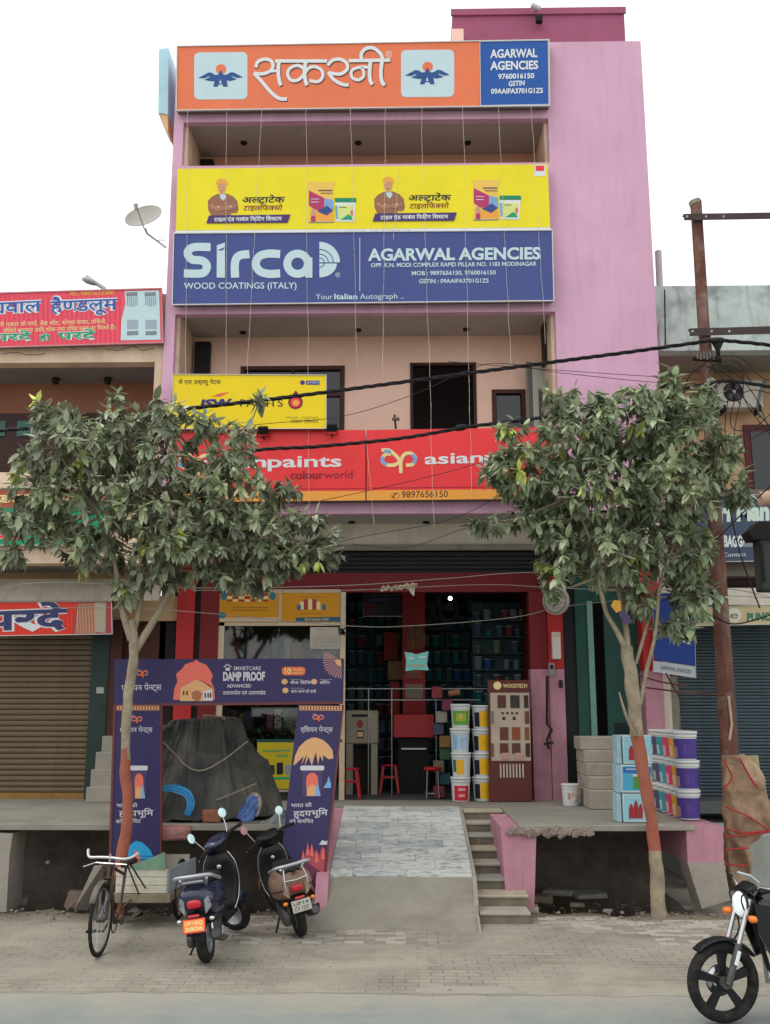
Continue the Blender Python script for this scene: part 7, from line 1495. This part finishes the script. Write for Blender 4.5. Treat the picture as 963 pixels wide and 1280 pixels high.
    if second:
        B(MB().ball((-.28, 0, .79), .05, .045, .03), 'rear_badge', m_plast); m = MB()
        for s_ in (-1, 1): m.tube([(-.29, s_*.1, .83), (-.345, s_*.13, .7), (-.33, s_*.12, .56)], .009, 6)
        m.tube([(-.345, -.13, .7), (-.36, 0, .69), (-.345, .13, .7)], .009, 6); B(m, 'crash_guard', m_chr)
    m = MB()
    for s_ in (-1, 1): m.tube(smoothp([(1.0, s_*.12, 1.0), (1.08, s_*.1, .9), (1.06, s_*.04, .75)], 4), .006, 5)
    m.tube(smoothp([(.95, .2, 1.0), (1.02, .1, .92), (1.05, .02, .8)], 4), .005, 5); B(m, 'cables', m_black)
    for s_ in (-1, 1): B(MB().tube(smoothp([(-.30, s_*.115*bw, .60), (-.1, s_*.182*bw, .565), (.18, s_*.185*bw, .53), (.4, s_*.155*bw, .5)], 4), .006, 5), 'panel_seam', m_plast)
    B(MB().loft([((-.1, 0, .42), (0, .12*bw, 0), (0, 0, .05)), ((.2, 0, .42), (0, .14*bw, 0), (0, 0, .06)), ((.5, 0, .38), (0, .12, 0), (0, 0, .06))], 14, 3), 'lower_panel', m_plast)
    B(MB().torus((0, .06, .235), (0, 1, 0), .07, .012, 20, 6), 'brake_drum', m_eng)
    if second: t.scale = (.96, .96, .96)
    return t
q = G(259, 1205)
scooter('dark blue scooter seen from behind, red and orange number plate, left of the two', (q.x, q.y+.03, .004), (radians(-8), 0, radians(89)), radians(62), M('navy paint', '#131e3c', .2, .1, 3, spec=.7, grime=.3, gcol='#4d4f55'), m_silv, M('plate red', '#e0483c', .4), ('UP14EQ', '3806'), M('plate orange', '#f08a3a', .4), p_cream)
q = G(377, 1172)
scooter('black and beige scooter with dusty tail guard, right of the two', (q.x, q.y+.03, .004), (radians(-13), 0, radians(108)), radians(26), M('beige brown paint', '#8d7262', .4, .1, 3, grime=.4), M('beige panel', '#b39a86', .4, .08, 3), M('plate grey white', '#b3b0a4', .5, .08, 9), ('UP14', 'CV 1257'), M('plate grey white', '#b3b0a4', .5), M('plate ink', '#4a4a48', .6), True, 1.3)
# motorcycle entering at the right
def motorcycle(label, loc, rot):
    t = thing('motorcycle', label, 'motorcycle', loc, None, rot); B = lambda m, n_, mt, par=None: m.build(n_, mt, par or t, local=True); R90 = Matrix.Rotation(pi/2, 4, 'X')
    def wheel(x, nm):
        w_ = B(tyre(MB(), (x, 0, .305), .305, .045), nm, m_tyre); B(MB().lathe([(.262, -.03), (.268, 0), (.262, .03), (.235, .028), (.235, -.028), (.262, -.03)], 36, Matrix.Translation((x, 0, .305)) @ R90), 'rim', m_plast, w_)
        for k in range(5):
            an = 2*pi*k/5+.3; d = Vector((cos(an), 0, sin(an))); p = Vector((-sin(an), 0, cos(an))); c_ = Vector((x, 0, .305)); m = MB()
            m.slab([c_+d*.04+p*.022+Vector((0, -.018, 0)), c_+d*.24+p*.038+Vector((0, -.014, 0)), c_+d*.24-p*.038+Vector((0, -.014, 0)), c_+d*.04-p*.022+Vector((0, -.018, 0))], (0, .032, 0)); B(m, 'spoke', m_plast, w_)
        B(MB().cyl((x, -.06, .305), (x, .06, .305), .045), 'hub', m_eng, w_); B(MB().lathe([(.06, .05), (.12, .05), (.12, .055), (.06, .055)], 24, Matrix.Translation((x, 0, .305)) @ R90), 'brake_disc', m_chr, w_)
        m = MB()
        for k in range(3): an = 3.6+k*.9; m.torus if 0 else m.slab([Vector((x+cos(a)*r, -.036, .305+sin(a)*r)) for a, r in ((an, .245), (an+.22, .245), (an+.22, .258), (an, .258))], (0, .004, 0))
        B(m, 'rim_sticker', p_white, w_)
    wheel(1.28, 'front_wheel'); wheel(0, 'rear_wheel')
    for s_ in (-1, 1):
        f_ = B(MB().tube([(1.28, s_*.085, .305), (1.17, s_*.085, .6)], .027, 10), 'fork_leg', m_eng); B(MB().tube([(1.17, s_*.085, .6), (1.05, s_*.085, .93)], .019, 10), 'fork_tube', m_chr, f_)
        B(MB().obox(Matrix.Translation((1.205, s_*.118, .50)) @ Matrix.Rotation(-.35, 4, 'Y'), .03, .012, .11, .004), 'reflector', p_white)
        B(MB().loft([((1.09, s_*.14, .80), (.02, 0, 0), (0, 0, .02)), ((1.10, s_*.2, .80), (.035, 0, 0), (0, 0, .028)), ((1.10, s_*.235, .80), (.02, 0, 0), (0, 0, .018))], 12), 'indicator', m_olens)
    B(MB().ball((1.19, -.115, .60), .028, .014, .025), 'side_reflector', m_olens)
    m = MB(); secs = []
    for k in range(9): an = radians(48+k*12); secs.append(((1.28+.322*cos(an), 0, .305+.322*sin(an)), (0, .06, 0), (.014*cos(an), 0, .014*sin(an)), 3))
    B(m.loft(secs, 12), 'mudguard', m_plast)
    m = MB(); m.loft([((.96, 0, .87), (0, .06, 0), (0, 0, .06)), ((1.02, 0, .88), (0, .1, 0), (0, 0, .1)), ((1.09, 0, .88), (0, .105, 0), (0, 0, .105))], 22, 2.1); h = B(m, 'headlight_shell', m_plast)
    B(MB().loft([((1.09, 0, .88), (0, .1, 0), (0, 0, .1)), ((1.115, 0, .88), (0, .08, 0), (0, 0, .08)), ((1.125, 0, .88), (0, .03, 0), (0, 0, .03))], 22, 2), 'lens', M('headlight lens', '#dfeef2', .08, .15, 14, spec=.8, emit=.5), h)
    B(MB().loft([((.95, 0, .97), (0, .12, 0), (0, 0, .02)), ((1.0, 0, 1.02), (0, .12, 0), (0, 0, .03)), ((1.07, 0, .99), (0, .1, 0), (0, 0, .02))], 14, 3), 'visor', m_plast); B(MB().obox(Matrix.Translation((.99, -.02, 1.08)) @ Matrix.Rotation(.9, 4, 'Y'), .015, .2, .1, .004), 'flyscreen', M('pale screen', '#b9c4c4', .2))
    B(MB().tube([(1.02, -.1, .96), (1.02, -.2, 1.04), (.93, -.38, 1.03)], .012, 8), 'handlebar', m_chr); B(MB().tube([(1.02, .1, .96), (1.02, .2, 1.04), (.93, .38, 1.03)], .012, 8), 'handlebar', m_chr)
    for s_ in (-1, 1): B(MB().tube([(.98, s_*.3, 1.035), (.92, s_*.41, 1.028)], .018, 8), 'handgrip', m_black)
    mp_ = M('motorcycle black paint', '#15171c', .15, .05, 3, spec=.7)
    B(MB().loft([((.42, 0, .8), (0, .08, 0), (0, 0, .07)), ((.52, 0, .83), (0, .14, 0), (0, 0, .11)), ((.75, 0, .88), (0, .155, 0), (0, 0, .12)), ((.93, 0, .87), (0, .12, 0), (0, 0, .09)), ((1.0, 0, .86), (0, .06, 0), (0, 0, .05))], 20, 2.5), 'fuel_tank', mp_); B(MB().tube(smoothp([(1.0, -.2, 1.03), (1.12, -.1, .95), (1.08, -.05, .7), (1.2, -.08, .5)], 4), .007, 5), 'brake_hose', m_black); B(MB().tube(smoothp([(.98, .2, 1.03), (1.14, .12, .96), (1.06, .06, .78)], 4), .007, 5), 'cable', m_black)
    for s_ in (-1, 1): B(MB().slab([(1.03, s_*.09, .9), (.8, s_*.17, .84), (.72, s_*.17, .5), (.9, s_*.13, .45), (1.0, s_*.1, .66)], (0, s_*.02, 0)), 'tank_shroud', mp_)
    B(MB().loft([((-.32, 0, .86), (0, .06, 0), (0, 0, .02)), ((-.2, 0, .84), (0, .12, 0), (0, 0, .04)), ((.15, 0, .80), (0, .14, 0), (0, 0, .05)), ((.45, 0, .79), (0, .11, 0), (0, 0, .05))], 16, 2.8), 'seat', m_seat)
    B(MB().loft([((-.38, 0, .78), (0, .05, 0), (0, 0, .04)), ((-.2, 0, .74), (0, .12, 0), (0, 0, .07)), ((.2, 0, .68), (0, .14, 0), (0, 0, .08)), ((.4, 0, .66), (0, .1, 0), (0, 0, .08))], 16, 3), 'tail_panel', mp_)
    m = MB(); m.box(.5, -.11, .28, .8, .11, .48, .03); m.loft([((.62, 0, .46), (.11, 0, 0), (0, .09, 0)), ((.68, 0, .72), (.09, 0, 0), (0, .08, 0))], 12, 4)
    for k in range(7): m.box(.54+k*.009, -.115, .5+k*.03, .76+k*.009, .115, .51+k*.03)
    B(m, 'engine', m_eng); B(MB().cyl((.62, -.16, .37), (.62, .16, .37), .1), 'crank_cover', m_eng)
    m = MB(); m.tube([(1.0, 0, .82), (.88, 0, .4), (.8, 0, .28)], .02, 8); m.tube([(.98, 0, .76), (.45, 0, .72), (.42, 0, .35), (.5, 0, .28), (.8, 0, .28)], .018, 8); m.tube([(.42, .09, .38), (0, .1, .305)], .02, 8); m.tube([(.42, -.09, .38), (0, -.1, .305)], .02, 8); B(m, 'frame', m_plast)
    B(MB().tube([(.74, -.05, .6), (.86, -.1, .5), (.82, -.13, .26), (.4, -.15, .24), (.0, -.16, .32), (-.3, -.16, .42)], [.02, .02, .022, .03, .045, .04], 10), 'exhaust', m_chr)
    B(MB().obox(Matrix.Translation((.5, -.2, .3)), .03, .14, .02, .005), 'foot_peg', m_black)
    for s_ in (-1, 1): B(MB().tube([(.1, s_*.11, .68), (0, s_*.11, .33)], [.03, .02], 10), 'shock_absorber', m_chr)
    m = MB(); secs = []
    for k in range(7): an = radians(60+k*20); secs.append(((.34*cos(an), 0, .305+.34*sin(an)), (0, .07, 0), (.012*cos(an), 0, .012*sin(an)), 3))
    B(m.loft(secs, 10), 'rear_mudguard', m_plast); B(MB().loft([((-.38, 0, .78), (0, .06, 0), (0, 0, .03)), ((-.41, 0, .78), (0, .05, 0), (0, 0, .025))], 12, 3), 'tail_light', m_rlight)
    return t
yaw = radians(192); Fc_ = P(904, 1226, 8.55); motorcycle('black motorcycle with five spoke wheel and round headlight riding in from the right edge', (Fc_.x-1.28*cos(yaw), 8.55-1.28*sin(yaw), .0), (0, 0, yaw))
# ---------------------------------------------------------------- cargo tricycle
ck = G(118, 1206); tr = thing('cargo_tricycle', 'old rusty cargo tricycle with plank box and white handlebar at the left kerb', 'tricycle', (ck.x, ck.y, 0)); m_bk = M('worn black frame', '#4a453d', .6, .25, 12, metal=.3, grime=.5, gcol='#6e5c48')
cY = ck.y+.32; cX = XX(126, 1150, cY); wc = Vector((cX, cY, .345)); sa = radians(68); hx_ = Vector((-cos(sa)*-1, -sin(sa), 0)); hx_ = Vector((-.02, -1, 0)).normalized(); axw = hx_.cross(Vector((0, 0, 1)))
def spoke_wheel(par, c_, ax, R, nm):
    w_ = MB().torus(c_, ax, R-.02, .02, 36, 8).build(nm, m_tyre, par); MB().torus(c_, ax, R-.045, .009, 32, 6).build('rim', M('dull rim', '#8d8878', .5, .15, 8, metal=.5, grime=.4), w_)
    a = Vector(ax).orthogonal().normalized(); b = Vector(ax).cross(a).normalized(); m = MB()
    for k in range(28): an = 2*pi*k/28; m.tube([c_+Vector(ax)*(.025 if k % 2 else -.025), c_+(a*cos(an+.3*(1 if k % 4 < 2 else -1))+b*sin(an+.3*(1 if k % 4 < 2 else -1)))*(R-.045)], .0022, 3, caps=False)
    m.build('spokes', m_silv, w_, kind='stuff'); MB().cyl(c_-Vector(ax)*.04, c_+Vector(ax)*.04, .022, 10).build('hub', m_bk, w_); return w_
spoke_wheel(tr, wc, axw.normalized(), .345, 'front_wheel')
hd0 = wc+Vector((.02, .12, .38)); hd1 = hd0+Vector((.0, .04, .15)); axn = axw.normalized()
for s_ in (-1, 1): MB().tube([wc+axn*s_*.05, hd0+axn*s_*.05, hd0+Vector((0, 0, .02))], .014, 7).build('fork_leg', m_bk, tr)
for s_ in (-1, 1): MB().tube([wc+axn*s_*.065, hd1+axn*s_*.06+hx_*.05], .007, 5).build('fork_stay', m_bk, tr)
m = MB(); secs = []; hu = Vector((0, 0, 1))
for k in range(11): an = radians(35+k*13); p = wc-hx_*(.375*cos(an)) if 0 else wc+hx_*(.372*cos(an))*1+hu*(.372*sin(an)); secs.append((p, axn*.032, (hx_*cos(an)+hu*sin(an))*.006, 3))
m.loft(secs, 8); m.build('mudguard', M('dusty mudguard', '#6a655a', .6, .15, 8, grime=.4), tr)
MB().tube([hd0, hd1], .022, 8).build('head_tube', m_bk, tr); MB().tube([hd1, hd1+Vector((0, .0, .09))], .013, 7).build('stem', m_chr, tr)
hb = hd1+Vector((0, 0, .05)); bar = Vector((.97, -.22, 0)).normalized()
MB().tube(smoothp([hb-bar*.25+Vector((-.03, .08, .06)), hb-bar*.24+Vector((0, .0, .0)), hb-bar*.12, hb, hb+bar*.14+Vector((0, 0, -.01)), hb+bar*.22+Vector((0, .05, .0)), hb+bar*.27+Vector((0, .16, .03))], 4), .014, 8).build('handlebar', M('white chrome', '#d2d3d0', .3, .05, 5, metal=.4), tr)
MB().tube([hb-bar*.27+Vector((-.03, 0, -.1)), hb-bar*.15+Vector((0, -.03, -.05)), hb+bar*.2+Vector((0, -.03, -.06))], .006, 5).build('brake_rod', m_chr, tr)
YS_ = 11.25; sd_ = P(158, 1082, YS_); bb = P(143, 1153, 11.1)
MB().tube([hd1-Vector((0, 0, .03)), P(156, 1093, YS_)], .017, 8).build('top_tube', m_bk, tr); MB().tube([hd0+Vector((0, 0, .02)), bb], .019, 8).build('down_tube', m_bk, tr); MB().tube([sd_, P(150, 1138, 11.15), bb], .016, 8).build('seat_tube', m_bk, tr)
MB().loft([(sd_+Vector((0, -.14, .02)), (.025, 0, 0), (0, 0, .02)), (sd_+Vector((0, -.02, .03)), (.05, 0, 0), (0, 0, .03)), (sd_+Vector((0, .1, .04)), (.1, 0, 0), (0, 0, .04)), (sd_+Vector((0, .16, .04)), (.08, 0, 0), (0, 0, .03))], 14).build('saddle', M('worn saddle', '#2c2724', .7), tr)
MB().torus(bb, (1, 0, .0), .1, .008, 24, 5).build('chainring', m_bk, tr); MB().tube([bb+Vector((-.06, 0, 0)), bb+Vector((-.07, -.14, -.06)), bb+Vector((-.15, -.14, -.06))], .012, 6).build('crank', m_bk, tr); MB().tube([bb+Vector((.06, 0, 0)), bb+Vector((.07, .14, .06)), bb+Vector((.15, .14, .06))], .012, 6).build('crank', m_bk, tr)
for x_ in (-.2, .11): MB().obox(Matrix.Translation(bb+Vector((x_, -.14 if x_ < 0 else .14, -.06 if x_ < 0 else .06))), .09, .08, .025, .006).build('pedal', m_black, tr)
YB_ = 11.95; bx0, bx1 = XX(145, 1100, YB_), XX(209, 1100, YB_); bz0, bz1 = P(170, 1117, YB_).z, P(170, 1086, YB_).z
m_plk = M('pale plank', '#c4c0ae', .85, .08, 6, .2, grime=.4, gcol='#7d7462'); m_wd = M('grey wood', '#8a7f6c', .9, .15, 6, .3, grime=.4); n_ = 3
for k in range(n_): MB().box(bx0, YB_, bz0+(bz1-bz0)*k/n_+.003, bx1, YB_+.025, bz0+(bz1-bz0)*(k+1)/n_-.003, .002).build('plank', m_plk, tr)
MB().box(bx0-.03, YB_-.05, bz0-.09, bx1+.05, YB_+1.25, bz0-.004).build('bed', m_wd, tr); MB().box(bx0, YB_+.026, bz0, bx0+.025, YB_+1.2, bz1).build('side_board', m_plk, tr); MB().box(bx0, YB_+1.2, bz0, bx1, YB_+1.225, bz1).build('tail_board', m_plk, tr)
MB().slab([Vector((bx1, YB_, bz0)), Vector((bx1, YB_, bz1)), P(243, 1072, YB_+.9), P(243, 1095, YB_+.9)], (.02, .01, 0)).build('side_board', M('grey board', '#8f989c', .7, .06, 3, grime=.3), tr)
MB().slab([P(*p, YB_-.01) for p in ((166, 1082), (206, 1065), (207, 1087), (166, 1087))], (0, .02, 0)).build('green_sheet', M('dusty green sheet', '#5f8a72', .6, .1, 3, grime=.35, gcol='#b7b9a6'), tr)
for a in (((160, 1083, YS_), (174, 1118, YB_)), ((163, 1080, YS_), (182, 1110, YB_)), ((150, 1138, 11.15), (165, 1124, YB_))): MB().tube([P(*a[0]), P(*a[1])], .01, 6).build('stay', m_bk, tr)
wr = Vector((bx1+.04, YB_+.55, .34)); spoke_wheel(tr, wr, (1, 0, 0), .34, 'rear_wheel'); spoke_wheel(tr, Vector((bx0-.07, YB_+.55, .34)), (1, 0, 0), .34, 'rear_wheel')
MB().cyl((bx0-.07, YB_+.55, .34), (bx1+.04, YB_+.55, .34), .018, 8).build('axle', m_bk, tr); MB().tube([bb, P(178, 1142, YB_+.5)], .02, 6).build('chain_stay', m_bk, tr)
MB().slab([bb+Vector((.02, .1, .03)), P(175, 1130, YB_+.2), P(185, 1134, YB_+.3), bb+Vector((.04, .1, -.05))], (.012, 0, 0)).build('chain_guard', M('chain guard grey', '#6f6a60', .6, .15, 6), tr)
